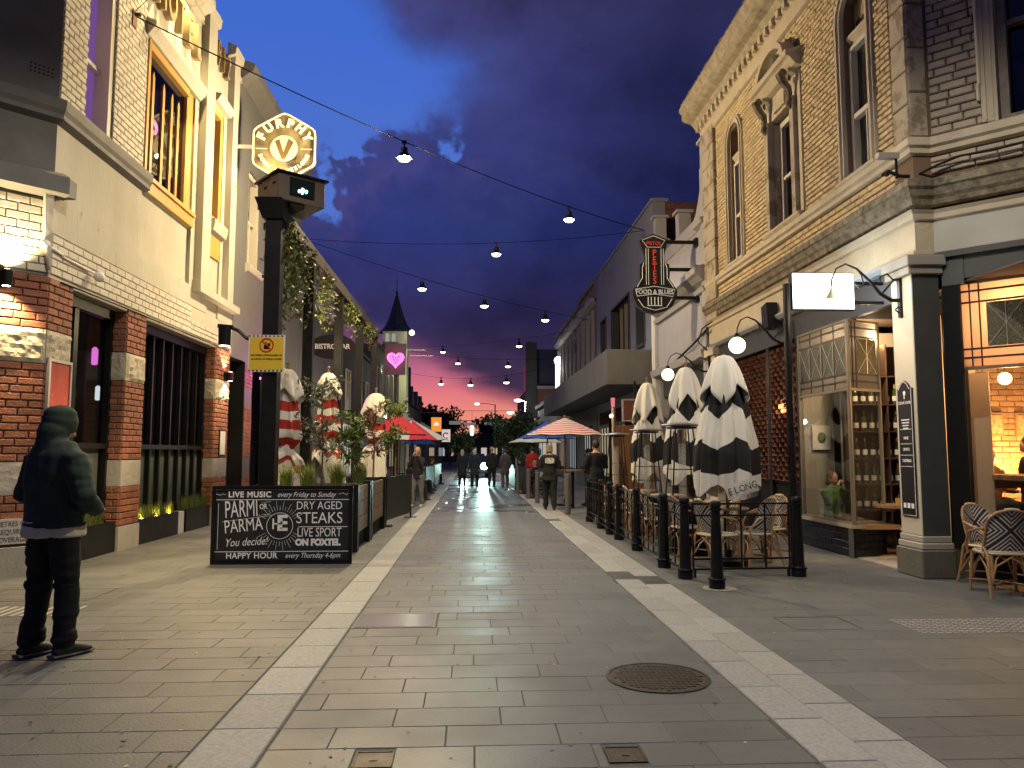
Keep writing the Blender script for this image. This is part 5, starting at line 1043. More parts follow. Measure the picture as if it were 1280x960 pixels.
def leadlight(F,s0,s1,z0,z1,zt,d,nx,parent,tint=None,warm=False):
    """window: plain pane z0..z1, lead light panel z1..zt with two tone border bars and crossed centre panes"""
    w=MB().fb(F,s0,s1,z0,z1,d-.006,d).build('window',GLASS,parent)
    f=MB(); 
    for a in (s0-.03,s1): f.fb(F,a,a+.03,z0,zt,d-.02,d+.03)
    f.fb(F,s0,s1,z1-.02,z1+.02,d-.02,d+.03).fb(F,s0,s1,zt-.03,zt,d-.02,d+.03).fb(F,s0,s1,z0,z0+.03,d-.02,d+.03); f.build('frame',mat('brass_frame',(.24,.21,.15),.4,.4),w)
    lg=obscure(warm); MB().fb(F,s0,s1,z1+.02,zt-.03,d-.008,d-.002).build('lead_light',lg,w)
    m=(s1-s0)/nx; h=zt-z1; lb=mat('lead_strip',(.02,.02,.02),.5); sb=mat('zinc_strip',(.5,.48,.42),.4,.5); gm=mat('mottled_pane',(.045,.042,.02),.3,var=.8,vs=45,vcol=(.15,.13,.06),bump=.8,bs=60)
    for zz in (z1+.10*h+.02,z1+.22*h,zt-.24*h,zt-.11*h): MB().fb(F,s0,s1,zz-.012,zz+.012,d-.002,d+.008).build('lead_bar',lb,w)
    for k in range(nx):
        a=s0+k*m; b=a+m
        if F is FD: a,b=s0+.26,s0+.66
        elif nx==1: a+=.3*m; b-=.04*m
        za,zb=z1+.24*h,zt-.26*h; e=.06*m if nx>1 else 0
        MB().fb(F,a+e,b-e,za,zb,d-.001,d+.006).build('mottled_pane',gm,w)
        q=MB(); 
        for (u0,v0,u1,v1) in ((a+e,za,b-e,zb),(a+e,zb,b-e,za),((a+b)/2,za,(a+b)/2,zb) if nx==1 else (a+e,za,a+e,zb)): q.tube([F.p(u0,v0,d+.010),F.p(u1,v1,d+.010)],.005,4)
        q.build('zinc_cross',sb,w)
        for aa in ((a,) if nx>1 else ((a-.07,a-.17,b+.07,b+.17) if F is FD else (a-.05*m,a-.17*m))): MB().fb(F,aa-.009,aa+.009,z1+.02,zt-.03,d-.001,d+.0095).build('lead_bar',lb,w)
    return w
leadlight(FB,10.88,12.5,.47,2.42,3.45,-.02,4,Bd); leadlight(FB2,.04,.68,.47,2.42,3.45,-.02,1,Bd)
leadlight(FD,.24,1.75,.58,2.52,3.58,-.12,1,Bd,warm=True); leadlight(FR,9.62,9.80,.54,2.42,3.45,-.15,1,Bd)
# dark fascia / awning board over the shop
bl_=mat('dark_fascia_paint',(.035,.038,.045),.5,var=.3,vs=3)
MB().fb(FR,9.60,17.2,3.46,3.90,-.12,-.03).build('shop_fascia',bl_,Bd); MB().prof(FR,9.6,17.2,[(-.1,3.86),(.04,3.88),(.09,3.93),(.09,3.96),(-.1,3.99)]).build('shop_cornice',mat('blue_grey_trim',(.30,.33,.36),.5),Bd)
MB().box((5.62,9.6,3.46),(7.4,10.9,3.5)).build('entry_ceiling',BLACKM,Bd); MB().box((5.5,9.62,0),(6.9,10.95,.012)).build('entry_mosaic',mat('mosaic_floor',(.45,.42,.36),.5,var=.6,vs=40,vcol=(.2,.18,.15)),Bd)
MB().box((6.9,10.4,0),(6.96,11.3,3.46)).build('door',mat('door_dark',(.03,.03,.032),.4),Bd)
# second shopfront (brick panels in black frames)
MB().fb(FR,12.6,12.75,0,3.46,-.3,0).fb(FR,14.05,14.17,0,3.46,-.3,-.05).build('frame_post',BLACK,Bd); MB().fb(FR,12.75,17.2,0,.95,-.3,-.12).build('stall_board',BLACKM,Bd)
MB().fb(FR,16.9,17.45,0,3.95,-.3,.06).build('end_pillar',creamp,Bd); MB().fb(FR,16.84,17.5,3.7,3.86,-.3,.12).build('end_pillar_cap',creamp,Bd)
MB().fb(FR,12.75,14.05,2.05,2.1,-.3,-.2).fb(FR,14.17,16.9,2.05,2.1,-.3,-.2).fb(FR,12.75,16.9,.95,1.0,-.3,-.1).build('frame_rail',BLACK,Bd)
MB().box((7.0,12.4,0),(7.05,16.9,3.46)).build('back_brick_core',mort2,Bd)
rbk_o=mat('interior_brick',(.27,.12,.075),.8,var=.5,vs=6,vcol=(.36,.24,.17),rand=.2,bump=.4,bs=40); rbk_i=mat('interior_brick_far',(.27,.12,.075),.8,var=.5,vs=6,vcol=(.36,.24,.17),rand=.2,isl=True,bump=.4,bs=40)
IW=Fr((6.6,15.6,0),(1,-.0,0),(0,-1,0)); 
MB().fb(FR,14.2,16.85,1.0,3.44,-.5,-.35).build('brick_panel_core',mort2,Bd)
pieces('interior_brick',wall_bricks(FR,12.8,14.0,1.0,3.4,L=.24,H=.085,gap=.012,proud=-.30)+wall_bricks(FR,14.2,16.85,1.0,3.4,L=.24,H=.085,gap=.012,proud=-.33),Bd,rbk_o,rbk_i,60)
MB().fb(FR,12.76,14.05,1.0,3.44,-.5,-.33).build('brick_panel_core',mort2,Bd)
t=thing('lit_picture','small framed picture glowing warm on the brick panel right of the big striped umbrella','picture',FR.p(13.4,1.25,-.2)); MB().fb(FR,13.1,13.85,1.05,1.72,-.26,-.2).build('frame',mat('oak',(.30,.17,.07),.5),t); MB().fb(FR,13.15,13.80,1.10,1.67,-.2,-.196).build('canvas',mat('picture_canvas',(.6,.45,.28),.7,var=.5,vs=9,vcol=(.35,.22,.12)),t)
lightp('picture_light',FR.p(13.45,2.3,-.05),26,(1,.62,.26),.04,Bd)
# interior rooms
iw=mat('room_plaster',(.50,.36,.22),.8); iwood=mat('oak_table',(.33,.19,.08),.5,var=.4,vs=5,stretch=(1,8,8))
MB().box((10.2,5.5,0),(10.3,12.3,3.6)).box((7.6,12.3,0),(10.3,12.4,3.6)).build('room_wall_core',mort2,Bd); MB().box((6.0,5.5,3.58),(10.3,12.3,3.6)).build('room_ceiling',mat('ceil_dark',(.08,.06,.05),.8),Bd); MB().box((5.9,5.5,.0),(10.3,12.3,.01)).build('room_floor',iwood,Bd)
MB().fb(FD,.10,.40,.57,2.5,-.62,-.58).build('side_panel',mat('peach_panel',(.72,.55,.38),.6),Bd); lightp('panel_fill_light',FD.p(.75,3.2,-.35),70,(1,.58,.26),.08,Bd)  # unseen fill lamp added to brighten the peach panel from its front
FI=Fr((7.0,11.2,0),(1,0,0),(0,-1,0)); MB().box((7.0,11.22,0),(10.2,11.3,3.55)).build('room_brick_core',mort2,Bd)
wb_o=mat('warm_room_brick',(.36,.20,.11),.8,var=.6,vs=5,vcol=(.5,.36,.22),rand=.25,bump=.4,bs=40); wb_i=mat('warm_room_brick_far',(.36,.20,.11),.8,var=.6,vs=5,vcol=(.5,.36,.22),rand=.25,isl=True,bump=.4,bs=40)
pieces('room_brick',wall_bricks(FI,0,3.1,.3,3.4,L=.24,H=.085,proud=.0),Bd,wb_o,wb_i,0)
MB().box((6.62,10.55,.0),(6.70,11.2,3.5)).box((6.30,9.75,.55),(6.62,9.85,3.5)).build('room_partition',mat('partition_cream',(.62,.48,.32),.6),Bd)
t=thing('pendant_globe','small warm glowing pendant globe inside the right hand window','pendant lamp',(7.2,10.0,2.55)); MB().ball((7.2,10.0,2.5),.085,12,8).build('bulb',emis('pend_warm',(1,.62,.2),9),t); MB().tube([(7.2,10,2.58),(7.2,10,3.58)],.006,5).build('cord',BLACK,t); lightp('pendant_light',(7.2,9.9,2.35),60,(1,.55,.2),.08,t)
lightp('wall_wash',(8.0,10.75,1.3),170,(1,.46,.13),.05,Bd); lightp('room_light',(7.3,9.0,3.3),90,(1,.6,.3),.2,Bd)
for i,x in enumerate((7.45,7.85,8.3)):
    t=thing('framed_print','small framed print on the warm brick wall of the room, %s'%('leftmost of three','middle of three','rightmost of three')[i],'picture',(x,11.15,1.9)); MB().box((x-.13,11.16,1.75),(x+.13,11.19,2.1)).build('frame',mat('frame_wood',(.35,.2,.1),.5),t); MB().box((x-.10,11.15,1.79),(x+.10,11.16,2.06)).build('print',mat('print_paper',(.6,.45,.3),.7,var=.8,vs=25,vcol=(.2,.1,.05)),t)
t=thing('window_table','pale timber bar table inside the right hand window in front of the seated people','table',(6.9,9.3,0))
MB().box((6.42,8.6,1.17),(8.4,9.7,1.23)).build('tabletop',iwood,t)
for x in (6.55,8.2):
    for y in (8.75,9.55): MB().box((x-.04,y-.04,0),(x+.04,y+.04,1.17)).build('leg',iwood,t)
MB().box((6.5,9.5,1.05),(8.3,9.54,1.169)).box((6.5,8.76,1.05),(8.3,8.8,1.169)).build('apron',iwood,t)
t=thing('window_table','second lower timber table inside the right hand window behind the rattan chair','table',(7.1,8.6,0)); MB().box((6.6,8.0,.70),(7.9,8.55,.75)).build('tabletop',iwood,t); MB().box((7.1,8.2,0),(7.2,8.3,.7)).build('leg',BLACK,t)
# wine rack in the bay
t=thing('wine_rack','dark wine rack filled with rows of bottles behind the bay window','wine rack',(6.3,12.1,0)); rackm=mat('rack_dark',(.06,.03,.018),.6)
FW=Fr((5.95,11.75,0),(1,-.12,0),(-.12,-1,0)); rz_=[.62,1.02,1.42,1.84,2.26,2.70]
MB().fb(FW,-.05,1.65,0,3.2,-.32,-.30).build('back_panel',rackm,t)
for z in rz_: MB().fb(FW,0,1.6,z-.02,z,-.3,.02).build('shelf_board',rackm,t)
for s in (-.02,.53,1.07,1.60): MB().fb(FW,s,s+.02,.4,3.2,-.3,.02).build('upright',rackm,t)
def bottle_mesh(mats):
    mb=MB(); mb.lathe([(.036,0),(.038,.02),(.038,.19),(.014,.25),(.013,.31)],(0,0,0),10); mb.mi=1; mb.lathe([(.0385,.05),(.0385,.13)],(0,0,0),10); mb.mi=2; mb.lathe([(.0145,.25),(.0145,.315)],(0,0,0),8); return mb.mesh('bottle',mats)
btl=[bottle_mesh([mat('bottle_glass_%d'%i,c,.1),mat('bottle_label_%d'%i,l,.7),mat('bottle_cap_%d'%i,k,.4)]) for i,(c,l,k) in enumerate((((.02,.03,.015),(.65,.6,.5),(.2,.02,.02)),((.03,.012,.01),(.6,.55,.48),(.03,.03,.03)),((.05,.06,.02),(.7,.66,.6),(.4,.3,.1))))]
random.seed(8); colr=['top shelf','second shelf','third shelf','fourth shelf','lowest shelf']
for r,z in enumerate(rz_[:-1][::-1]+[]):
    for c in range(13):
        s=.09+c*.122
        if abs(s-.54)<.035 or abs(s-1.08)<.035: continue
        o=bpy.data.objects.new('wine_bottle',random.choice(btl)); COL.objects.link(o); o.location=FW.p(s,z,-.10); o.rotation_euler=(0,0,random.uniform(0,6)); tag(o,'wine bottle standing in the %s row of the rack behind the bay window'%colr[min(r,4)],'bottle','wine bottles on the rack, '+colr[min(r,4)])
lightp('bay_light',(6.0,11.2,3.2),120,(1,.72,.45),.06,Bd); lightp('bay_light2',(6.4,12.0,3.25),14,(1,.55,.2),.05,Bd)
MB().box((5.5,12.5,.0),(6.0,12.56,3.46)).box((6.0,12.2,0),(10,12.26,3.46)).build('bay_side_wall',mat('bay_side_cream',(.42,.37,.30),.7),Bd)
MB().box((5.50,10.9,.40),(6.2,12.5,.46)).build('bay_seat',iwood,Bd)
t=thing('wall_picture','small white botanical print hanging inside the bay window','picture',(5.9,12.4,1.7)); MB().box((5.62,12.45,1.55),(5.92,12.49,1.95)).build('frame',WPAINT,t); MB().ball((5.77,12.44,1.75),(.07,.01,.09),8,6).build('print',mat('print_green',(.1,.15,.05),.7),t)
t=thing('bay_table','small wooden table with a glass on it inside the bay window','table',(6.2,11.2,0)); MB().lathe([(.34,.70),(.34,.74)],(6.25,11.1,.0),20).build('tabletop',iwood,t); MB().tube([(6.25,11.1,.0),(6.25,11.1,.7)],.03,8).build('leg',BLACK,t)
t=thing('tumbler','short drinking glass standing on the bay window table','glass',(6.2,11.0,.74)); MB().lathe([(.03,0),(.036,.1),(.033,.1),(.028,.01)],(6.2,11.0,.741),12).build('vessel',mat('amber_drink',(.5,.3,.12),.1),t)
# menu board on the pillar
t=thing('menu_board','tall black menu board with an arched top and white lettering on the cream pillar','menu board',(5.41,9.32,1.0))
FM=Fr((5.42,9.33,0),(0,1,0),(-1,0,0)); ym=.165
pol=[(-ym,.72),(ym,.72),(ym,2.30),(ym*.75,2.30),(ym*.45,2.36),(0,2.40),(-ym*.45,2.36),(-ym*.75,2.30),(-ym,2.30)]
MB().fp(FM,pol[::-1],.0,.02).build('board',mat('menu_black',(.012,.012,.012),.35),t,fix=True); MB().tube([FM.p(a*.93,1.56+(b-1.56)*.985,.022) for a,b in pol+pol[:1]],.004,4).build('border_line',CHALK,t)
RM=(R(90),0,R(-90))
for z,l,s_ in ((2.12,'CELLAR DOOR',.048),(1.68,'WINE',.05),(1.54,'SPIRITS',.05),(1.40,'TASTINGS',.05)):
    text(l,FM.p(0,z,.022),s_,RM,CHALK,t,ext=.0005,sx=.85,bold=.001)
for z in (1.79,1.61,1.47,1.33): MB().fb(FM,-.13,.13,z-.003,z+.003,.02,.022).build('rule_line',CHALK,t)
for k in range(4): MB().fb(FM,-.09+.01*k,.09-.012*k,1.90-.035*k,1.915-.035*k,.02,.0215).build('text_line',CHALK,t)
MB().ball(FM.p(0,2.24,.02),(.004,.03,.03),8,6).fb(FM,-.01,.01,2.17,2.22,.02,.023).build('emblem',CHALK,t)
for k in (-1,0,1): MB().fb(FM,k*.085-.028,k*.085+.028,.82,.88,.02,.023).build('icon',CHALK,t)
# light box sign on a black post
t=thing('light_box_sign','blank glowing white light box sign on a tall black post in front of the shop','illuminated sign',(4.16,9.8,0))
MB().tube([(4.14,9.8,0),(4.14,9.8,3.72)],.05,10).build('post',BLACK,t); MB().box((4.19,9.76,3.37),(5.04,9.86,3.87)).build('box_frame',BLACK,t,bevel=.006); MB().box((4.205,9.748,3.385),(5.025,9.762,3.855)).build('lit_face',emis('lightbox',(1,1,.99),4),t)
MB().box((5.04,9.79,3.72),(5.45,9.83,3.76)).build('bracket',BLACK,t); MB().box((5.04,9.79,3.46),(5.45,9.83,3.50)).build('bracket',BLACK,t)
lightp('box_light',(4.6,9.3,3.5),26,(.85,.95,1),.18,t); lightp('box_back_light',(4.9,10.3,3.7),26,(.75,.9,1),.15,t)
# scroll bracket lamps
def scroll(lab,by,bz,ox,lx_y,globe=True,r=.14,bx0=5.40):
    # wall bracket at (bx0,by,bz); arm reaches to x=ox, y=lx_y
    t=thing('scroll_bracket_lamp',lab,'wall lamp',(bx0,by,bz)); mb=MB(); P0=Vector((bx0,by,bz)); D=Vector((ox-bx0,lx_y-by,0)); L_=D.length; D.normalize()
    q=lambda u,v: P0+D*(u*L_)+Vector((0,0,v))
    mb.tube([q(0,-.10),q(.12,-.10),(q(.28,-.02)),q(.45,.16),q(.62,.30),q(.78,.36),q(.92,.30),q(.99,.16),q(1,.06)],[.026,.026,.022,.018,.015,.012,.011,.010,.010],6)
    mb.tube([q(.62,.30),q(.55,.22),q(.52,.10),q(.60,.05),q(.66,.12)],[.010,.010,.009,.008,.006],5)
    mb.tube([q(.26,-.02),q(.16,.08),q(.08,.16),q(.17,.24),q(.28,.20),q(.27,.12)],[.014,.014,.012,.012,.010,.007],5); mb.tube([q(.10,.17),q(.03,.16),q(0,.20)],.014,5)
    mb.tube([q(.02,-.26),q(.07,-.22),q(.02,-.18)],.010,5); mb.build('scroll_arm',BLACK,t,smooth=True)
    MB().box((bx0-.015,by-.03,bz-.32),(bx0+.02,by+.03,bz+.34)).build('wall_plate',BLACK,t)
    e=q(1,0)
    if globe:
        MB().lathe([(.03,.07),(.05,.03),(.05,.0)],e,10).build('gallery',BLACK,t); MB().ball(e-Vector((0,0,r)),r,20,12).build('globe',emis('globe_light',(1,.86,.52),7),t,smooth=True); lightp('globe_lamp',e-Vector((0,0,r)),120,(1,.68,.3),r,t)
    else:
        MB().lathe([(.012,.08),(.02,.02),(.09,-.10),(.085,-.10),(.015,.01)],e,14).build('shade',mat('shade_bronze',(.3,.25,.12),.4),t); MB().ball(e-Vector((0,0,.09)),.035,8,6).build('bulb',emis('bulb_warm',(1,.6,.2),14),t); lightp('bulb_lamp',e-Vector((0,0,.16)),22,(1,.62,.25),.03,t)
    return t
scroll('black scroll bracket lamp with a small cone shade on the corner pillar',9.33,3.52,4.52,9.33,False)
scroll('black scroll bracket with a bright round globe above the largest black and white umbrella',12.9,3.48,4.55,12.9,True,.14,5.42)
scroll('black scroll bracket with a bright round globe on the far cream pillar',17.2,3.45,4.55,17.6,True,.14,5.40)
mb=MB(); mb.tube([(5.48,17.0,4.5),(5.2,17.0,4.3),(5.1,17,4.0),(5.3,17,3.8),(5.36,17,3.95)],.016,5); t=thing('iron_scroll_bracket','empty black iron scroll bracket high at the far end of the ledge','bracket',(5.45,17,4.2)); mb.build('scroll_arm',BLACK,t)
t=thing('wall_speaker','black loudspeaker on the dark fascia above the large umbrella','loudspeaker',FR.p(13.55,4.0,.1)); MB().fp(FR,[(13.35,3.75),(13.6,3.72),(13.66,4.15),(13.4,4.2)],.02,.22).build('housing',BLACK,t); MB().fb(FR,13.45,13.55,3.9,4.0,0,.02).build('bracket',BLACK,t)
t=thing('cctv_camera','grey box security camera with cables above the corner ledge','security camera',(5.4,9.2,5.05)); MB().box((5.05,9.05,5.17),(5.32,9.14,5.24)).build('body',mat('camera_grey',(.30,.27,.22),.5),t); MB().tube([(5.3,9.1,4.92),(5.3,9.1,5.17)],.018,6).tube([(5.12,9.1,4.96),(5.2,9.12,5.02),(5.34,9.1,4.95),(5.46,9.1,4.95)],.024,6).ball((5.1,9.1,5.25),.035).ball((5.16,9.08,4.97),.035).build('mount',BLACK,t)
t=thing('facade_cable','thick black cable running along the corner ledge from the camera','cable',(5.5,9.1,4.95)); MB().tube([FD.p(-.12,4.98,.10),FD.p(.1,5.05,.1),FD.p(.35,5.10,.1),FD.p(.7,5.08,.1),FD.p(1.2,5.10,.1),FD.p(2,5.14,.1)],.014,6).build('cable',BLACK,t)
t=thing('facade_cable','long black cable across the far facades towards the globe lamps','cable',(5.5,17.5,4.3)); MB().tube([(5.4,17.2,4.35),(5.42,18.5,4.15),(5.42,20,3.95),(5.4,22.3,3.8)],.03,6).build('cable',BLACK,t)
# ================================================================ white ornate building
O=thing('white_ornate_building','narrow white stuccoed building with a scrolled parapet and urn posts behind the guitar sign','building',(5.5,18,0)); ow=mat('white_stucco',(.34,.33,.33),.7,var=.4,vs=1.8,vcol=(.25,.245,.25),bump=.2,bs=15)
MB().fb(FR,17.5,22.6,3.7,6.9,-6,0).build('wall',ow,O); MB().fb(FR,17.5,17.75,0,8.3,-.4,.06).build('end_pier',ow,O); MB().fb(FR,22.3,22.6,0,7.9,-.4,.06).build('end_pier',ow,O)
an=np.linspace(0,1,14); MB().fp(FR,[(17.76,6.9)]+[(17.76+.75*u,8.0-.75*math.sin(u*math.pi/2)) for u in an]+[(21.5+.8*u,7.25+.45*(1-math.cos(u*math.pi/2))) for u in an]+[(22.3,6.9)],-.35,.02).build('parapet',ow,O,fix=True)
for s,z in ((17.62,8.3),(19.9,7.25),(22.45,7.9)): MB().fb(FR,s-.16,s+.16,z,z+.62,-.3,.03).fb(FR,s-.22,s+.22,z+.62,z+.70,-.36,.1).build('urn_post',ow,O)
MB().prof(FR,17.5,22.6,[(0,5.5),(.12,5.56),(.22,5.66),(.30,5.70),(.30,5.86),(0,5.95)]).prof(FR,17.5,22.6,[(0,5.28),(.08,5.30),(.12,5.4),(0,5.44)]).build('cornice',ow,O,fix=True); MB().prof(FR,17.5,18.2,[(0,6.9),(.12,6.95),(.16,7.05),(0,7.1)]).build('pier_band',ow,O)
MB().prof(FR,17.5,22.6,[(0,3.66),(.16,3.72),(.2,3.9),(0,4.0)]).build('shop_cornice',ow,O,fix=True); MB().fb(FR,17.5,17.9,0,3.7,-.3,.0).fb(FR,22.2,22.6,0,3.7,-.3,0).build('pier',ow,O)
MB().fb(FR,17.9,22.2,0,3.65,-2.5,-2.4).build('shop_back',mat('inner_brown',(.10,.06,.04),.8),O); MB().fb(FR,17.9,22.2,3.1,3.6,-.2,-.1).build('shop_fascia',bl_,O)
MB().fb(FR,20.2,20.6,2.5,2.9,-.1,.04).build('shop_sign_brick',rb_i,O)
MB().fb(FR,22.42,22.52,2.9,6.2,.07,.15).build('drainpipe',WPAINT,O)
# ================================================================ guitar sign
gx,gy=4.40,18.2
def gp(px,py): # photo pixel to sign plane (metres)
    return (px-821.5)*gy/961+gx-.0,(566-py)*gy/961+1.5
t=thing('guitar_sign','black guitar shaped hanging sign with red vertical letters and white outline','sign',(5.45,gy,6.5))
FG=Fr((0,gy,0),(1,0,0),(0,-1,0))
body=[(821,285),(840,293),(835,313),(835,323),(841,325),(842,335),(841,344),(851,359),(850,368),(845,379),(835,386),(822,389),(808,386),(799,379),(794,368),(794,358),(803,348),(803,335),(803,325),(809,323),(809,313),(803,294)]
MB().fp(FG,[gp(a,b) for a,b in body],-.10,.06).build('sign_board',mat('guitar_black',(.012,.012,.012),.35),t,fix=True)
tubew=mat('tube_white',(.65,.66,.62),.4,emit=(.9,1,.95),es=.10); tubr=mat('tube_red',(.45,.05,.04),.5,emit=(1,.05,.03),es=.35)
def gt(pts,r=.010,m=None,nm='tube_outline'): mb=MB(); mb.tube([(gp(a,b)[0],gy-.075,gp(a,b)[1]) for a,b in pts],r,5); return mb.build(nm,m or tubew,t)
gt([(821,288),(836,294),(830,303),(813,303),(806,294),(821,288)]); gt([(836,324),(838,330),(838,343),(846,355)]); gt([(808,324),(806,330),(806,343),(799,355)])
for x in (811,814,830.5,833.5): gt([(x,305),(x,352)],.008)
gt([(797,358),(821,354),(848,358),(845,367),(821,364),(799,367),(797,358)]); gt([(800,371),(807,381),(822,385),(837,381),(844,370)])
for x in (813,817,821.5,826,830): gt([(x,368),(x,378)],.012)
gt([(812,379),(831,379)],.014)
for i,ch in enumerate("PETES"): x,z=gp(822,310.5+i*9.2); text(ch,(x,gy-.07,z),.22,(R(90),0,0),tubr,t,ext=.006,sx=.9)
x,z=gp(821.5,298); text('PISTOL',(x,gy-.07,z),.12,(R(90),0,0),tubr,t,ext=.004)
x,z=gp(821.5,361.5); text('FOOD & BLUES',(x,gy-.07,z),.155,(R(90),0,0),tubew,t,ext=.006,bold=.003,sx=.88)
for zz in (295,331,368): x,z=gp(840,zz); MB().box((x-.05,gy-.02,z-.04),(5.5,gy+.04,z+.04)).box((5.42,gy-.08,z-.1),(5.5,gy+.1,z+.1)).build('bracket',BLACK,t)
# ================================================================ grey building, brick return, concrete canopy
G=thing('grey_office_building','tall plain blue grey rendered building with a brick side and a concrete canopy','building',(5.5,22.8,0)); gw=mat('blue_grey_render',(.17,.185,.215),.75,var=.35,vs=.9,vcol=(.13,.14,.165),bump=.15,bs=10)
mb=MB(); gops=[(23.95,25.3,5.0,6.7),(26.3,29.9,4.6,7.05),(31.0,32.4,5.0,7.0)]; e=22.8
for a,b,c,d in gops: mb.fb(FR,e,a,3.2,9.2,-.4,0); mb.fb(FR,a,b,d,9.2,-.4,0); mb.fb(FR,a,b,3.2,c,-.4,0); e=b
mb.fb(FR,e,33.5,3.2,9.2,-.4,0); mb.build('wall',gw,G); MB().fb(FR,22.75,33.5,9.2,9.3,-.5,.04).build('coping',gw,G)
MB().box((5.95,22.82,5),(12,23.1,9.2)).build('side_wall',mortar,G); FGS=Fr((5.52,22.82,0),(1,0,0),(0,-1,0)); pieces('brick',wall_bricks(FGS,.0,2.6,6.6,9.2,L=.26,H=.1),G,rb_o,mat('dark_red_brick',(.12,.045,.03),.8,rand=.2,isl=True),0)  # side wall bricks in a darker red tone
for i,(a,b,c,d) in enumerate(gops):
    w=MB().fb(FR,a,b,c,d,-.3,-.29).build('window',mat('far_pane2',(.015,.017,.022),.1),G); MB().fb(FR,a,a+.1,c,d,-.28,.03).fb(FR,b-.1,b,c,d,-.28,.03).fb(FR,a,b,d,d+.08,-.1,.05).build('frame',mat('dark_frame',(.03,.03,.035),.6),w); MB().fb(FR,a+.1,b-.1,c-.1,c,-.28,.08).build('sill',mat('dark_frame',(.03,.03,.035),.6),w)
    for q in ([.5] if i!=1 else [.25,.5,.75]): MB().fb(FR,a+(b-a)*q-.05,a+(b-a)*q+.05,c,d,-.28,-.18).build('mullion',mat('mull_tan',(.22,.19,.14),.6),w)
conc=mat('board_concrete',(.11,.105,.095),.8,var=.5,vs=2.2,vcol=(.065,.062,.055),stretch=(1,3,.4),bump=.2,bs=12)
MB().box((4.05,22.9,3.55),(5.48,43.2,4.62)).build('canopy',conc,G,bevel=.015)
MB().fb(FR,22.8,33.5,0,3.2,-3,-2.9).build('shop_back',mat('inner_brown',(.10,.06,.04),.8),G); 
for y in (23.1,26.0,29.5,33.3): MB().fb(FR,y-.2,y+.2,0,3.54,-.4,-.02).build('pier',mat('brown_tile_pier',(.13,.07,.035),.5),G)
# old two-storey with pilasters
Q=thing('parapet_shop_building','dark Victorian shop building with pale window pilasters and stepped parapet beyond the grey building','building',(5.5,33.6,0)); qw=mat('victorian_brown',(.16,.13,.115),.75,var=.4,vs=1.5); qp=mat('pilaster_grey',(.30,.28,.26),.7)
MB().fb(FR,33.6,49,0,8.2,-8,0).build('wall',qw,Q); 
for a,b,z in ((33.6,38.2,9.0),(38.25,49,8.8)): MB().fb(FR,a,b,8.2,z,-.4,.06).build('parapet',qw,Q); MB().prof(FR,a,b,[(0,8.1),(.2,8.2),(.25,8.35),(.0,8.4)]).build('cornice',qp,Q,fix=True); MB().prof(FR,a,b,[(0,z),(.15,z),(.2,z+.15),(0,z+.2)]).build('coping',qw,Q,fix=True)
for k in range(9): 
    a=34.3+k*1.6; w=MB().fb(FR,a,a+.9,5.0,7.5,.0,.03).build('window',mat('far_pane2',(.015,.017,.022),.1),Q); MB().fb(FR,a-.22,a-.02,4.7,7.9,0,.12).fb(FR,a+.92,a+1.1,4.7,7.9,0,.12).build('pilaster',qp,w)
for k in range(5): MB().fb(FR,35+k*2.8,36.4+k*2.8,8.45,8.7,.06,.1).build('parapet_panel',qp,Q)
# far cross street block
Z=thing('corner_block_building','dark far block with blue metal upper level and brick wall facing the street','building',(5.6,78,0))
MB().box((5.6,78,0),(22,95,8)).build('brick_wall',mat('far_brick',(.16,.07,.05),.8,var=.3,vs=1),Z); MB().box((6.4,79,8),(22,95,12.2)).build('upper_level',mat('blue_metal',(.035,.045,.08),.4,.3),Z); MB().box((5.5,77.9,8),(22,78.2,8.3)).build('band',qp,Z); MB().box((5.5,77.8,0),(6.6,79,12.8)).build('corner_pier',darkw,Z)
MB().lathe([(2.6,12.2),(2.6,14.3),(1.6,15.2),(0,15.6)],(12,83,0),14).build('roof_tank',darkw,Z); MB().box((10.3,80.5,11.5),(11.3,81,15)).build('flue',mat('blue_flue',(.15,.22,.4),.4),Z)
MB().fp(Fr((5.5,66,0),(-1,0,0),(0,-1,0)),[(0,0),(-6,0),(-6,7),(-3.5,7),(-3,6),(0,4.5)],-9,0).build('low_wing',mat('sandstone_wing',(.30,.24,.17),.8,var=.3,vs=1),Z,fix=True)
Y1=thing('far_right_shop','low pale shop with a parapet between the pilastered building and the far block','building',(5.5,49.2,0)); MB().fb(FR,49.2,64,0,5.2,-8,0).build('wall',whitew,Y1); MB().prof(FR,49.2,64,[(0,5.0),(.2,5.05),(.25,5.3),(0,5.4)]).build('cornice',qp,Y1,fix=True)
for k in range(4): MB().fb(FR,50+k*3.4,52.4+k*3.4,.6,2.8,.01,.05).build('shop_window',emis('shopr%d'%(k%2),((1,.85,.6),(.7,.85,1))[k%2],.45),Y1)
t=thing('vertical_light_sign','tall narrow glowing white light column high on the right side beyond the concrete canopy','illuminated sign',(5.2,47.0,4.5)); MB().box((5.15,47,4.5),(5.45,47.25,7.0)).build('lit_tube',emis('white_column',(1,1,.95),1.6),t); MB().ball((5.3,46.9,7.15),.26,10,8).build('lamp_head',emis('white_head',(1,1,.98),6),t); MB().box((5.44,47.1,3.6),(5.49,47.2,7.0)).build('bracket',BLACK,t); lightp('column_light',(5.0,46.5,6.6),60,(1,1,.95),.3,t)
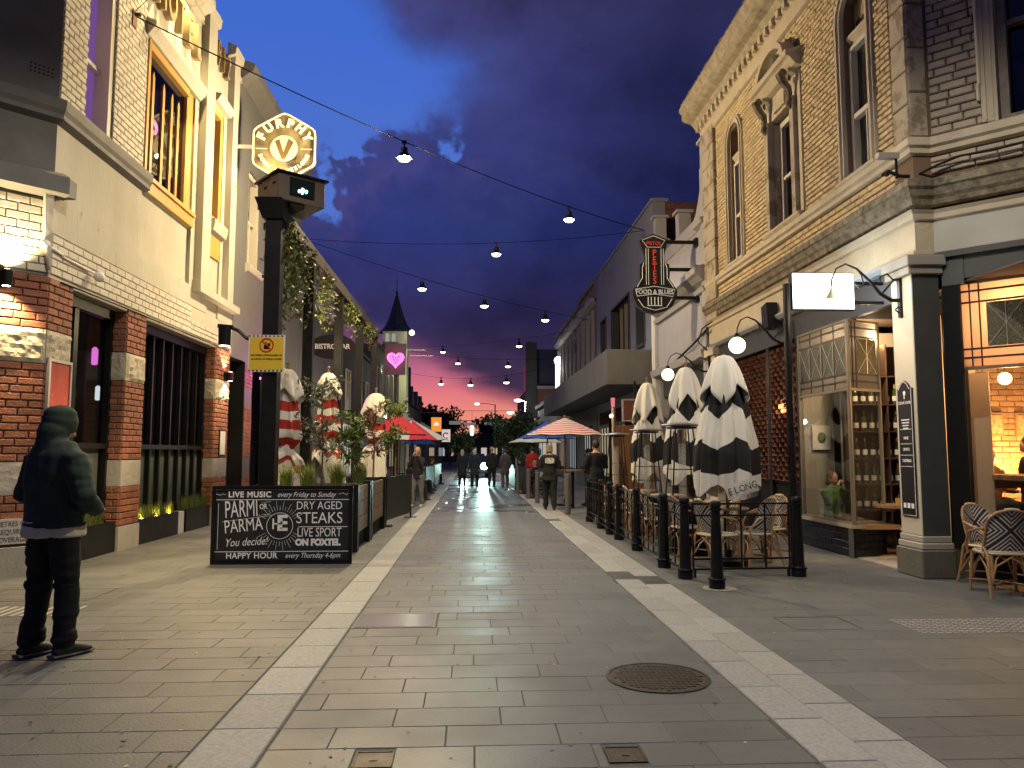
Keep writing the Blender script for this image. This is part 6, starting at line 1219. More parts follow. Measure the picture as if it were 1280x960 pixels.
# signage and lamps under the canopies
for i,(a,b,c) in enumerate(((24.2,25.6,(1,.65,.35)),(27,29.0,(.95,.8,.55)),(30.2,32.5,(1,.8,.5)),(35,37,(1,.9,.8)),(40,43,(.8,.9,1)),(45,48,(1,.8,.6)))):
    t=thing('lit_shopfront','lit shop window under the concrete canopy on the right, %s from the guitar sign'%('nearest second third fourth fifth farthest'.split()[i]),'shop window',FR.p(a,0),group='lit shop windows on the right'); MB().fb(FR,a,b,.7,2.5,.03,.06).build('pane',emis('shopglowr%d'%i,c,.32),t); f=MB()
    k=a
    while k<b: f.fb(FR,k-.04,k+.04,.5,2.7,.03,.10); k+=.65
    f.fb(FR,a,b,.55,.7,.02,.09).fb(FR,a,b,2.5,2.65,.02,.09); f.build('frame',BLACK,t)
t=thing('square_shop_sign','square dim red brown shop sign on the pier under the canopy','sign',(4.6,22.0,2.9)); MB().box((4.30,21.6,2.42),(4.95,21.68,2.98)).build('panel',mat('sign_maroon',(.16,.05,.035),.6,var=.5,vs=12),t); MB().box((4.26,21.58,2.38),(4.30,21.7,3.02)).box((4.95,21.58,2.38),(4.99,21.7,3.02)).box((4.30,21.58,2.98),(4.95,21.7,3.02)).box((4.30,21.58,2.38),(4.95,21.7,2.42)).build('frame',qp,t); MB().box((4.6,21.62,3.0),(4.66,21.68,3.54)).build('hanger',BLACK,t)
t=thing('timber_screen_panel','orange brown timber screen under the concrete canopy behind the gas heater','screen',(4.7,22.3,0)); 
for k in range(5): MB().box((4.2+k*.22,22.3,0),(4.2+k*.22+.205,22.36,2.3)).build('plank',mat('orange_timber',(.20,.09,.03),.5,var=.5,vs=4,stretch=(6,6,.5)),t)
t=thing('red_tip_pole','slim pale pole with a pink red tip beside the striped open umbrella','pole',(3.8,21.3,0)); MB().tube([(3.86,20.9,0),(3.86,20.9,2.75)],.04,8).build('pole',mat('pole_cream',(.5,.42,.3),.5),t); MB().tube([(3.86,20.9,2.75),(3.86,20.9,3.0)],[.05,.06],8).build('tip',emis('tip_pink',(1,.25,.25),.8),t); MB().ball((3.8,20.85,2.5),.05).build('lamp',emis('tip_lamp',(1,.85,.6),6),t)
# ================================================================ fence, bollards
def bollard(x,y,h=.96,lab='',grp='bollard posts of the cafe fence'):
    t=thing('bollard_post',lab,'bollard',(x,y,0),group=grp)
    MB().lathe([(.088,0),(.09,.10),(.078,.115),(.072,.13),(.07,.15),(.052,h-.16),(.050,h-.10)],(x,y,0),16).build('shaft',BLACK,t,smooth=True)
    MB().lathe([(.066,h-.10),(.066,h-.075),(.05,h-.07),(.05,h-.06),(.064,h-.055),(.064,h-.02),(.05,h),(.0,h+.01)],(x,y,0),16).build('cap',BLACK,t,smooth=True); MB().lathe([(.102,.10),(.102,.112)],(x,y,0),16).build('collar',BLACK,t)
    return t
bol=[(2.72,8.55,'front bollard post standing forward of the fence corner'),(2.56,9.25,'bollard post at the near left corner of the fence'),(3.99,9.35,'bollard post at the right end of the front fence panel'),(2.53,10.15,'third bollard post back along the street side of the fence'),(2.55,11.9,'fourth bollard post back along the street side'),(2.56,13.4,'fifth bollard post, beside the second gas heater'),(2.57,14.3,'sixth bollard post along the street side'),(2.58,15.4,'seventh bollard post along the street side'),(2.58,16.9,'last bollard post at the far end of the fence'),(3.35,11.2,'bollard post standing inside the fence behind the front panel')]
for x,y,l in bol: bollard(x,y,.96 if y<16 else .92,l)
MB().lathe([(.19,.001),(.19,.006)],(2.75,8.55,0),18).build('worn_ring',mat('pale_stain',(.35,.33,.28),.8,var=.8,vs=20),kind='structure')
def fpanel(x0,y0,x1,y1,lab,scroll_=False):
    t=thing('fence_panel',lab,'fence panel',((x0+x1)/2,(y0+y1)/2,0),group='black steel fence panels round the cafe seating'); dx,dy=x1-x0,y1-y0; L_=math.hypot(dx,dy); F=Fr((x0,y0,0),(dx,dy,0),(-dy,dx,0))
    for z in (.88,.74,.22,.10): MB().fb(F,.0,L_,z-.011,z+.011,-.012,.012).build('rail',BLACK,t)
    n=max(2,int(L_/.28)); 
    for k in range(n+1):
        s=.014+k*(L_-.028)/n; MB().fb(F,s-.010,s+.010,.111,.729,-.009,.009).fb(F,s-.010,s+.010,.751,.869,-.009,.009).build('upright',BLACK,t)
    for s in (.03,L_-.03): MB().fb(F,s-.014,s+.014,0,.089,-.014,.014).build('foot',BLACK,t)
    if scroll_:
        mb=MB()
        for k in range(n):
            c=(k+.5)*(L_)/n
            for sg in (-1,1): mb.tube([F.p(c+sg*(.02+.05*math.sin(a)*(1-a/9)),.48+sg*.12+.09*math.cos(a)*(1-a/9),0) for a in np.linspace(0,7,14)],.006,4)
        mb.build('scroll_work',mat('bronze_scroll',(.10,.075,.045),.4,.5),t)
fpanel(2.66,9.3,3.90,9.36,'black steel fence panel facing the viewer between the two front bollards')
ys=[9.25,10.15,11.9,13.4,14.3,15.4,16.9]; nth=['nearest','second','third','fourth','fifth','farthest']
for i,(a,b) in enumerate(zip(ys[:-1],ys[1:])): fpanel(2.56,a+.07,2.56,b-.07,'%s black steel fence panel with scrolls along the street side of the seating'%nth[i],True)
# ================================================================ rattan chairs
cane=mat('cane',(.42,.25,.10),.45,var=.5,vs=9,vcol=(.28,.15,.06)); caned=mat('cane_light',(.62,.50,.32),.5)
def weave(name,mode):
    if name in MATS: return MATS[name]
    m=bpy.data.materials.new(name); MATS[name]=m; m.use_nodes=True; nt=m.node_tree; N=nt.nodes; L=nt.links; b=N['Principled BSDF']; b.inputs['Roughness'].default_value=.45
    tc=N.new('ShaderNodeTexCoord'); sp=N.new('ShaderNodeSeparateXYZ'); L.new(tc.outputs['Object'],sp.inputs[0])
    def mm(op,a,b_=None):
        n=N.new('ShaderNodeMath'); n.operation=op
        for i,v in enumerate((a,b_)):
            if v is None: continue
            if isinstance(v,(int,float)): n.inputs[i].default_value=v
            else: L.new(v,n.inputs[i])
        return n.outputs[0]
    ax=mm('ABSOLUTE',sp.outputs[0]); other=mm('ABSOLUTE',mm('SUBTRACT',sp.outputs[2] if mode=='back' else sp.outputs[1],.68 if mode=='back' else 0.0))
    d=mm('ABSOLUTE',mm('SUBTRACT',other,ax)) if mode=='back' else mm('ADD',sp.outputs[1],ax)
    f=mm('FRACT',mm('MULTIPLY',d,23.0)); st=mm('GREATER_THAN',f,.52)
    mx=N.new('ShaderNodeMix'); mx.data_type='RGBA'; mx.inputs[6].default_value=(.02,.02,.024,1); mx.inputs[7].default_value=(.62,.59,.52,1); L.new(st,mx.inputs[0]); L.new(mx.outputs[2],b.inputs['Base Color'])
    ck=N.new('ShaderNodeTexChecker'); ck.inputs['Scale'].default_value=160; L.new(tc.outputs['Object'],ck.inputs[0]); bp=N.new('ShaderNodeBump'); bp.inputs['Strength'].default_value=.5; bp.inputs['Distance'].default_value=.003; L.new(ck.outputs[1],bp.inputs['Height']); L.new(bp.outputs[0],b.inputs['Normal'])
    return m
def rattan_chair(lab,grp):
    # local: chair faces +y, back at -y
    t=thing('rattan_chair',lab,'chair',(0,0,0),group=grp)
    wb,ws=weave('chevron_back','back'),weave('chevron_seat','seat')
    # back: curved rounded shell
    mb=MB(); nu,nv=16,14; out=[]
    def P(u,v): # u -1..1, v 0..1
        w=.215*(1-.08*v) * (1 if v<.62 else math.sqrt(max(0,1-((v-.62)/.38)**2))*.98+.02); x=u*w; z=.46+.44*v; y=-.20-.10*v+.09*(u*u)*(1-.2*v)*(w/.215)**2
        return Vector((x,y,z))
    vs=[P(-1+2*i/nu,j/nv) for j in range(nv+1) for i in range(nu+1)]
    mb.add(vs,[(j*(nu+1)+i,j*(nu+1)+i+1,(j+1)*(nu+1)+i+1,(j+1)*(nu+1)+i) for j in range(nv) for i in range(nu)]); o=mb.build('backrest',wb,t,smooth=True); sm=o.modifiers.new('s','SOLIDIFY'); sm.thickness=.014
    rim=[P(-1,v) for v in np.linspace(0,1,13)]+[P(u,1) for u in (-.5,0,.5)]+[P(1,v) for v in np.linspace(1,0,13)]
    MB().tube(rim,.015,7).build('back_frame',cane,t,smooth=True)
    MB().tube([P(-1,.98)*1,P(0,1)*1,P(1,.98)*1],.018,6).tube([P(-1,0),P(-.5,0),P(0,0),P(.5,0),P(1,0)],.013,6).build('white_binding',caned,t,smooth=True)
    # arms sweeping forward to the front legs
    for sx_ in (-1,1):
        MB().tube([P(sx_,.55),Vector((sx_*.25,-.06,.68)),Vector((sx_*.26,.10,.64)),Vector((sx_*.25,.20,.52)),Vector((sx_*.235,.21,.40))],.014,7).build('arm',cane,t,smooth=True)
    mb=MB(); mb.v=[]; ring=[]
    for z in (.455,.43): ring.append([Vector((.22*math.copysign(abs(math.cos(a))**.6,math.cos(a)),.215*math.copysign(abs(math.sin(a))**.6,math.sin(a)),z)) for a in np.linspace(0,2*math.pi,25)[:-1]])
    mb.add(ring[0]+ring[1],[tuple(range(24)),tuple(range(24,48))[::-1]]+[(i,i+24,(i+1)%24+24,(i+1)%24) for i in range(24)]); mb.build('seat',ws,t)
    MB().tube([v+Vector((0,0,-.012)) for v in ring[0]]+[ring[0][0]+Vector((0,0,-.012))],.016,6).build('seat_frame',caned,t,smooth=True)
    for sx_ in (-1,1):
        MB().tube([(sx_*.20,.18,.44),(sx_*.215,.20,.22),(sx_*.225,.22,0)],[.018,.017,.015],7).build('leg',cane,t,smooth=True)
        MB().tube([P(sx_,.1),(sx_*.205,-.20,.42),(sx_*.215,-.235,.22),(sx_*.23,-.29,0)],[.015,.018,.017,.015],7).build('leg',cane,t,smooth=True)
        MB().tube([(sx_*.217,.205,.12),(sx_*.20,.13,.30),(sx_*.20,0,.40),(sx_*.20,-.13,.30),(sx_*.222,-.25,.12)],.010,6).build('side_arch',cane,t,smooth=True)
    for y0,k in ((.205,1),(-.25,1)):
        MB().tube([(-.215,y0,.12),(-.15,y0*.95,.32),(0,y0*.9,.41),(.15,y0*.95,.32),(.215,y0,.12)],.010,6).build('front_arch' if y0>0 else 'rear_arch',cane,t,smooth=True)
    MB().tube([(-.22,.2,.13),(-.05,-.0,.15),(.22,-.25,.13)],.009,6).tube([(.22,.2,.13),(.05,0,.15),(-.22,-.25,.13)],.009,6).build('stretcher',cane,t,smooth=True)
    return t
C0=rattan_chair('black and white rattan bistro chair seen from behind at the right edge','rattan bistro chairs')
def place(c,x,y,rz,lab=None,s=1): c.location=(x,y,0); c.rotation_euler=(0,0,R(rz)); c.scale=(s,s,s); OFF[c.name]=Vector((0,0,0)); 
place(C0,5.62,8.02,-12,s=1.02)
def ch(x,y,rz,lab):
    c=copy_tree(C0); c['label']=lab; place(c,x,y,rz); return c
ch(5.95,8.62,190,'rattan bistro chair half hidden behind the front one, facing the viewer by the window')
for x,y,rz,l in ((3.75,10.15,100,'rattan bistro chair just inside the front fence panel, right side, seen side on'),(3.20,10.0,-70,'rattan bistro chair inside the front fence panel at the left, tilted view'),(4.15,10.75,120,'rattan bistro chair behind the first one, nearest the tall black post'),(3.1,11.0,-80,'rattan bistro chair in the second row inside the fence'),(3.0,12.4,-90,'rattan bistro chair beside the second heater inside the fence'),(3.0,13.7,-90,'rattan bistro chair midway along the fenced seating'),(2.95,14.9,-80,'rattan bistro chair near the third heater'),(2.95,16.0,-90,'rattan bistro chair at the far end of the fenced seating'),(4.3,13.0,90,'rattan bistro chair by the brick panels behind the umbrellas')): ch(x,y,rz,l)
def cafe_table(x,y,lab):
    t=thing('cafe_table',lab,'table',(x,y,0),group='small round cafe tables inside the fence'); MB().lathe([(.30,.72),(.31,.73),(.31,.745),(.30,.75)],(x,y,0),20).build('tabletop',mat('table_cream',(.5,.42,.3),.4),t); MB().lathe([(.21,0),(.20,.02),(.035,.04),(.03,.71),(.10,.719)],(x,y,0),12).build('pedestal',BLACK,t)
for x,y,l in ((3.5,10.55,'small round cafe table between the chairs nearest the front fence'),(3.6,12.1,'small round cafe table beside the second heater'),(3.55,13.9,'small round cafe table midway along the seating'),(3.5,15.6,'small round cafe table at the far end of the seating'),(6.35,7.75,'round cafe table at the right edge by the orange window')): cafe_table(x,y,l)
# black and white umbrellas
bwl=[.30,.50,.78]
closed_umbrella('closed_umbrella','largest closed black and white umbrella, nearest, with black capitals on its white hem',3.46,10.35,.98,2.80,.375,[ucream,ublack],[.02,.41,.65,.86],(.62,.30),'closed black and white umbrellas',zig=.13,nf=8,seed=2,mast=.0)
closed_umbrella('closed_umbrella','second closed black and white umbrella, behind the first gas heater',3.64,12.9,1.05,2.92,.34,[ucream,ublack],[.02,.42,.62,.86],(.70,.28),'closed black and white umbrellas',zig=.14,nf=8,seed=5,mast=.08)
closed_umbrella('closed_umbrella','third closed black and white umbrella, farthest and narrowest, behind the second heater',3.55,15.4,1.0,2.88,.31,[ucream,ublack],[.02,.38,.58,.82],(.72,.285),'closed black and white umbrellas',zig=.14,nf=8,seed=11,mast=.1)
# the printed hem flap of the big umbrella
U=[o for o in bpy.data.objects if o.name.startswith('closed_umbrella') and 'largest' in str(o.get('label'))][0]
fc=Vector((3.48,9.84,1.04)); Rf=Matrix.Rotation(R(20),3,'Y').inverted()
mb=MB(); vs=[]
for i in range(9):
    for j in (0,1): u=-.21+.0525*i; p=Vector((u,-.015*math.sin(i*.9),-.09+.18*j)); p=Matrix.Rotation(-R(17),3,'Y')@p; vs.append(fc+p)
mb.add(vs,[(2*i,2*i+2,2*i+3,2*i+1) for i in range(8)]); o=mb.build('printed_hem',ucream,U); o.modifiers.new('s','SOLIDIFY').thickness=.006
for i,c_ in enumerate('ELONG'): p=Vector((-.165+.083*i,-.03,0)); p=Matrix.Rotation(-R(17),3,'Y')@p; text(c_,fc+p,.125,(R(90),-R(17),0),BLACKM,U,ext=.001,sx=.85)
# gas heaters
def heater(x,y,lab,h=1.95):
    t=thing('gas_heater',lab,'patio heater',(x,y,0),group='pyramid gas heaters inside the fence'); hs=mat('heater_steel',(.30,.29,.27),.3,.9)
    MB().box((x-.24,y-.24,.03),(x+.24,y+.24,.72)).build('base_box',BLACK,t,bevel=.01)
    for sx_ in(-1,1):
        for sy in(-1,1): MB().tube([(x+sx_*.22,y+sy*.22,.72),(x+sx_*.13,y+sy*.13,h-.07)],.013,4).build('leg',BLACK,t)
    MB().lathe([(.055,.75),(.055,h-.30)],(x,y,0),14).build('glass_tube',mat('heater_glass',(.55,.54,.48),.08,0,alpha=.35),t); MB().lathe([(.065,h-.30),(.07,h-.10)],(x,y,0),14).build('burner',hs,t)
    for k in range(7): MB().lathe([(.074,h-.29+k*.03),(.074,h-.28+k*.03)],(x,y,0),12).build('burner_ring',hs,t)
    MB().box((x-.18,y-.18,h-.09),(x+.18,y+.18,h-.06)).build('top_plate',BLACK,t); MB().lathe([(.0,h-.055),(.31,h-.045),(.32,h-.035),(.30,h-.02),(.0,h+.015)],(x,y,0),28).build('reflector',STEEL,t)
    for z in (1.0,1.25): MB().tube([(x-.19,y-.19,z),(x+.19,y-.19,z),(x+.19,y+.19,z),(x-.19,y+.19,z),(x-.19,y-.19,z)],.006,4).build('guard_ring',BLACK,t)
heater(3.17,11.5,'gas heater nearest, overlapping the second black and white umbrella'); heater(3.20,14.0,'second gas heater, in front of the third black and white umbrella'); heater(3.30,17.5,'farthest gas heater, just beyond the end of the fence')
# striped open umbrella and others on the right
open_umbrella('open_umbrella','open red and white striped umbrella in the middle distance on the right',2.66,22.0,1.99,2.50,1.18,pinku,whiteu,8,16,'open umbrellas on the right side',ang=.4)
open_umbrella('open_umbrella','open blue umbrella sticking out behind the striped one',2.7,27.5,2.0,2.62,1.1,blueu,blueu,6,1,'open umbrellas on the right side',ang=.3)
open_umbrella('open_umbrella','open white umbrella low behind the blue one',2.6,31,1.9,2.35,1.2,whiteu,whiteu,6,1,'open umbrellas on the right side',ang=.3)
for i,(x,y) in enumerate(((2.2,22.0),(2.2,24.0),(1.9,26.0),(2.05,19.3+3))):
    pass
def gpost(x,y,lab): 
    t=thing('grey_post',lab,'bollard',(x,y,0),group='grey cylindrical posts of the far barriers'); MB().lathe([(.07,0),(.07,.95),(.06,.98)],(x,y,0),12).build('shaft',mat('post_grey',(.13,.125,.12),.45),t); MB().lathe([(.073,.9),(.073,.93)],(x,y,0),12).build('ring',STEEL,t)
gpost(2.35,18.9,'grey post right of the walking person in the lettered top'); gpost(1.95,23.0,'grey post left of the walking person in the lettered top'); gpost(1.85,25.2,'grey post next along from the lettered top'); gpost(1.7,28.5,'grey post farthest along the right side')
t=thing('bar_table','tall round bar table under the striped umbrella','table',(2.9,21.0,0)); MB().lathe([(.35,1.0),(.35,1.04)],(2.75,21,0),18).build('tabletop',timb,t); MB().tube([(2.75,21,0),(2.75,21,1)],.04,8).build('leg',BLACK,t)
t=thing('litter_bin','grey round litter bin near the striped umbrella pole','bin',(3.15,19.6,0)); MB().lathe([(.22,0),(.24,.62),(.25,.64),(.2,.66)],(3.15,19.6,0),18).build('body',mat('bin_grey',(.10,.10,.095),.5),t); MB().lathe([(.255,.60),(.255,.63)],(3.15,19.6,0),18).build('rim',STEEL,t)
# ================================================================ overhead cables and lamps
cabm=mat('cable_black',(.008,.008,.01),.9,spec=.05)
def wallpt(px,py,X):
    f=Vector((math.sin(R(2.978))*math.cos(R(5.107)),math.cos(R(2.978))*math.cos(R(5.107)),math.sin(R(5.107)))); r=Vector((math.cos(R(2.978)),-math.sin(R(2.978)),0)); u=r.cross(f)
    d=f+r*((px-640)/961)-u*((py-480)/961); t=X/d.x; return Vector((0,0,1.5))+d*t
def cable(lab,A_,B_,lamps,sag=.25,size=1.0,pw=0,thick=.010,extra=()):
    A_,B_=Vector(A_),Vector(B_); q=lambda t:A_.lerp(B_,t)-Vector((0,0,sag*4*t*(1-t)))
    c=thing('overhead_cable',lab,'cable',A_,group='overhead cables across the street'); MB().tube([q(i/24) for i in range(25)],thick,5).build('cable',cabm,c)
    for k,(px,l) in enumerate(lamps):
        # parameter where the cable crosses the photo column px
        a,b=0,1; g=lambda t:(q(t).x/q(t).y)
        tx=math.tan(math.atan((px-640)/961)+R(2.978)) if px is not None else None
        if px is not None:
            for _ in range(40):
                m=(a+b)/2
                if g(m)<tx: a=m
                else: b=m
            t=(a+b)/2
        else: t=l[1]; l=l[0]
        p=q(t); o=thing('catenary_lamp',l,'street lamp',p,group='lamps hanging from the overhead cables'); s=size
        MB().box((p.x-.05*s,p.y-.03*s,p.z-.05*s),(p.x+.05*s,p.y+.03*s,p.z+.02*s)).tube([p-Vector((0,0,.05*s)),p-Vector((0,0,.14*s))],.018*s,6).build('hanger',BLACK,o)
        MB().lathe([(.03*s,-.12*s),(.07*s,-.14*s),(.075*s,-.24*s),(.105*s,-.27*s),(.165*s,-.37*s),(.15*s,-.37*s),(.06*s,-.28*s)],p,16).build('housing',BLACK,o,smooth=True)
        MB().lathe([(.05*s,-.30*s),(.14*s,-.355*s),(.145*s,-.375*s),(.11*s,-.42*s),(.0,-.44*s)],p,16).build('lens',emis('lamp_lens',(1,.93,.78),14),o,smooth=True)
        pwk=pw[k] if isinstance(pw,(list,tuple)) else pw
        if pwk and pwk>=1800: lightp('cable_lamp_light',p-Vector((0,0,.50*s)),pwk,(1,.77,.44),.12,o)
        elif pwk: lightp('cable_lamp_light',p-Vector((0,0,.50*s)),pwk,(1,.90,.72),.08,o,spot=150,aim=p-Vector((0,0,5)),blend=.5)
    return c
A1=wallpt(165,18,-5.42); B1=wallpt(805,288,5.5)
cable('overhead cable from the hotel wall bracket across to the grey building, nearest',A1,B1,[(501,'largest hanging lamp, nearest, on the first diagonal cable above the street'),(713,'hanging lamp on the first diagonal cable, right of centre near the guitar sign')],.30,1.0,(2400,420),.012)
cable('level overhead cable between the annex corner and the guitar sign',wallpt(377,298,-5.42),wallpt(806,288,5.5),[(620,'single hanging lamp on the level cable in the middle of the sky')],.30,1.0,330)
cable('overhead cable falling from the annex corner towards the parapet shop building',wallpt(377,298,-5.42),wallpt(742,401,5.5),[(526,'hanging lamp on the third cable, leftmost, above the turret'),(605,'hanging lamp on the third cable, middle'),(682,'hanging lamp on the third cable, rightmost')],.25,1.05,170)
cable('overhead cable behind the third one, rising to the right',wallpt(505,433,-5.42),wallpt(722,412,5.5),[(553,'small hanging lamp on the fourth cable, left'),(649,'small hanging lamp on the fourth cable, right')],.3,1.15,140)
cable('overhead cable near the turret floodlight',wallpt(505,437,-5.42),wallpt(706,448,5.5),[(572,'small hanging lamp on the fifth cable, left'),(635,'small hanging lamp on the fifth cable, right')],.35,1.2,0)
cable('lowest overhead cable across the afterglow',wallpt(507,465,-5.42),wallpt(702,455,5.5),[(551,'small hanging lamp on the lowest cable, leftmost over the pink sky'),(588,'small hanging lamp on the lowest cable, over the pink sky middle'),(633,'small hanging lamp on the lowest cable, rightmost')],.7,1.3,200)
# next span over and behind the viewer (outside the frame)
cable('overhead cable just above the viewer',(-5.3,8.6,8.9),(5.9,4.0,8.9),[(None,('hanging lamp on the cable above the viewer, left',.35)),(None,('hanging lamp on the cable above the viewer, right',.72))],.3,1.0,(820,950))
c=thing('overhead_cable','thin pale wire from the hotel wall bracket up to the top of the frame','cable',A1,group='overhead cables across the street'); MB().tube([A1,(-3.0,9.9,8.9),(0,7,9.4)],.008,5).build('cable',mat('wire_grey',(.3,.3,.3),.5),c); t=thing('cable_bracket','iron eye bracket bolted on the painted brick wall of the hotel','bracket',A1); MB().box((-5.42,A1.y-.06,A1.z-.2),(-5.37,A1.y+.08,A1.z+.06)).build('plate',mat('rust_plate',(.28,.16,.08),.7),t); MB().tube([(-5.38,A1.y,A1.z),(-5.28,A1.y,A1.z)],.03,6).build('eye',BLACK,t)
# ================================================================ people
skin=mat('skin',(.50,.30,.21),.55); skin2=mat('skin_dark',(.35,.20,.13),.55)
def human(lab,x,y,rz,h=1.72,top=(.02,.02,.02),leg=(.015,.015,.018),shoe=(.02,.02,.02),hair=(.03,.02,.015),coat=.0,vox=.022,arms='down',stride=.10,hairlen=.0,hood=False,sit=0,bulk=1.0,skinm=None,bare=False,z0=0,cat='person',hat=None,tex=None,lean=0):
    t=thing('person',lab,cat,(x,y,z0),0); OFF[t.name]=Vector((0,0,0)); t.rotation_euler=(0,0,R(rz)); s=h/1.75; t.scale=(s,s,s); sk=skinm or skin
    k=bulk; hz=.93-sit; V=Vector
    kneef=.0
    def legpts(sx_):
        f=stride*sx_
        if sit: return [V((sx_*.09,0,hz)),V((sx_*.11,.22,hz+.0)),V((sx_*.12,.44,hz-.01)),V((sx_*.12,.46,hz-.22)),V((sx_*.12,.44,.08+max(0,hz-.50)))]
        return [V((sx_*.09,0,hz)),V((sx_*.10,f*.35,hz-.22)),V((sx_*.105,f*.6+.02,.50)),V((sx_*.105,f*.8,.28)),V((sx_*.11,f,.08))]
    # torso
    tor=[(V((0,0,hz-.06)),(.15*k,.105*k)),(V((0,.0,hz+.06)),(.155*k,.11*k)),(V((0,.01+lean*.05,hz+.22)),(.145*k,.10*k)),(V((0,.01+lean*.12,hz+.36)),(.17*k,.115*k)),(V((0,0+lean*.18,hz+.46)),(.185*k,.105*k)),(V((0,-.01+lean*.2,hz+.53)),(.12*k,.085*k)),(V((0,0+lean*.22,hz+.57)),(.06,.06))]
    hd=V((0,.02+lean*.26,hz+.70))
    body=MB()
    body.tube([p for p,_ in tor],[(a*.93,b*.93) for _,(a,b) in tor],12,up=(1,0,0)); body.tube([tor[-1][0]-V((0,0,.04)),hd-V((0,.01,.06))],.052,10); body.ball(hd,(.076,.094,.112),14,10); body.ball(hd+V((0,.092,-.012)),(.012,.018,.016),6,4); body.ball(hd+V((0,.075,-.07)),(.03,.03,.025),8,5)
    for sx_ in((-1,1) if not hood else ()): body.ball(hd+V((sx_*.078,-.005,-.01)),(.012,.02,.028),6,5)
    sh=tor[4][0]
    AP=[]
    for sx_ in(-1,1):
        S=sh+V((sx_*.165*k,-.01,.0))
        if arms=='down': E=S+V((sx_*.06,-.03,-.27)); H_=E+V((sx_*.0,.07,-.25))
        elif arms=='front': E=S+V((sx_*.09,.02,-.26)); H_=E+V((-sx_*.13,.20,.04))
        elif arms=='pocket': E=S+V((sx_*.125,-.015,-.27)); H_=E+V((-sx_*.11,.16,-.08))
        elif arms=='face': E=S+V((sx_*.06,.14,-.22)); H_=hd+V((sx_*.05,.15,-.10))
        elif arms=='table': E=S+V((sx_*.07,.08,-.26)); H_=E+V((-sx_*.04,.24,-.0))
        AP.append((S,E,H_,sx_)); body.tube([S,E,H_],[.045,.038,.027],8)
        d=(H_-E).normalized(); up=V((0,0,1)) if abs(d.z)<.8 else V((0,1,0)); sd=d.cross(up).normalized(); n_=sd.cross(d)
        body.tube([H_,H_+d*.045,H_+d*.085],[(.026,.018),(.036,.016),(.034,.013)],8,up=sd)
        if vox<.02:
            for q in range(4): b0=H_+d*.08+sd*(.027-.018*q); L_=(.06,.07,.066,.05)[q]; body.tube([b0,b0+d*L_*.55-n_*.006,b0+d*L_-n_*.022],[.0095,.009,.008],6)
            body.tube([H_+d*.03+sd*.03*sx_,H_+d*.06+sd*.055*sx_,H_+d*.09+sd*.05*sx_],[.012,.011,.009],6)
    for sx_ in(-1,1):
        lp=legpts(sx_); body.tube(lp,[.085,.075,.055,.05,.036],10); f=lp[-1]; body.tube([f+V((0,-.06,-.035)),f+V((0,.04,-.03)),f+V((0,.15,-.05))],[(.035,.04),(.042,.035),(.035,.02)],8,up=(1,0,0))
    me=remesh(body,vox,'body',2,[sk]); o=bpy.data.objects.new('body',me); COL.objects.link(o); o.parent=t
    amp=1.35 if hood else 1
    fold=lambda c:amp*(noise.noise(V((c.x*7,c.y*7,c.z*5)))*.010+abs(noise.noise(V((c.x*4+5,c.y*4,c.z*13))))*.012) if True else 0
    def cloth(name,mb,mt,v=vox,sm=2,f=fold):
        me=remesh(mb,v,name,sm,[mt] if not isinstance(mt,list) else mt,f); o=bpy.data.objects.new(name,me); COL.objects.link(o); o.parent=t; return o
    tm=mat('cloth_%d_%d_%d'%tuple(int(c*200) for c in top),top,.85,bump=.15,bs=300,var=.3,vs=12); lm=mat('cloth_%d_%d_%d'%tuple(int(c*200) for c in leg),leg,.85,var=.3,vs=12); sm_=mat('shoe_%d_%d_%d'%tuple(int(c*200) for c in shoe),shoe,.6)
    g=MB(); ins=.018
    tt=list(tor[:-1]); ins=.018
    if hood: k=1; tt=[(V((0,.0,.99)),(.195,.150)),(V((0,-.005,1.10)),(.192,.152)),(V((0,-.012,1.24)),(.200,.152)),(V((0,-.016,1.36)),(.205,.140)),(V((0,-.02,1.45)),(.165,.115)),(V((0,-.02,1.50)),(.11,.10))]
    if coat: tt=[(V((0,.0,hz-.06-coat)),((.19+.03*coat)*k,(.15)*k)),(V((0,0,hz-.06-coat*.4)),(.175*k,.135*k))]+tt
    elif hood: tt=[(V((0,0,.90)),(.185,.15)),(V((0,0,.93)),(.20,.16))]+tt
    else: tt=[(V((0,0,hz-.10)),(.158*k,.118*k))]+tt
    g.tube([p for p,_ in tt],[(a+ins,b+ins) for _,(a,b) in tt],14,up=(1,0,0))
    g.ball(tor[5][0]+V((0,0,.0)),(.095,.08,.05),10,6)
    for S,E,H_,sx_ in AP: g.tube([S+V((-sx_*.06,0,.0)),S+V((sx_*.01,0,-.02)),S.lerp(E,.5),E,E.lerp(H_,.5),(H_+(H_-E)*.25) if hood else H_-(H_-E)*.06],[.075*k,.075*k,.066*k,.058*k,.052*k,.044] if not hood else [.080,.086,.076,.070,.062,.054],10)
    if hood: 
        g.tube([tor[5][0]+V((0,-.03,-.03)),tor[5][0]+V((0,-.04,.06)),hd+V((0,-.045,-.03))],[(.135,.115),(.092,.098),(.088,.105)],14,up=(1,0,0)); g.ball(hd+V((0,-.012,.018)),(.094,.116,.126),16,12)
    cloth('hoodie' if hood else ('coat' if coat else 'jacket'),g,tm)
    g=MB()
    for sx_ in(-1,1):
        lp=legpts(sx_); lp=[p.copy() for p in lp]; lp[-1]+=V((0,-.01,-.0)); g.tube(lp,[.108*k,.094*k,.074*k,.07*k,.066*k] if not bare else [.1,.085,.06,.055,.045],12)
    g.tube([V((0,0,hz-.10)),V((0,0,hz+.05))],[(.155*k,.12*k),(.155*k,.115*k)],12,up=(1,0,0))
    cloth('trousers',g,lm)
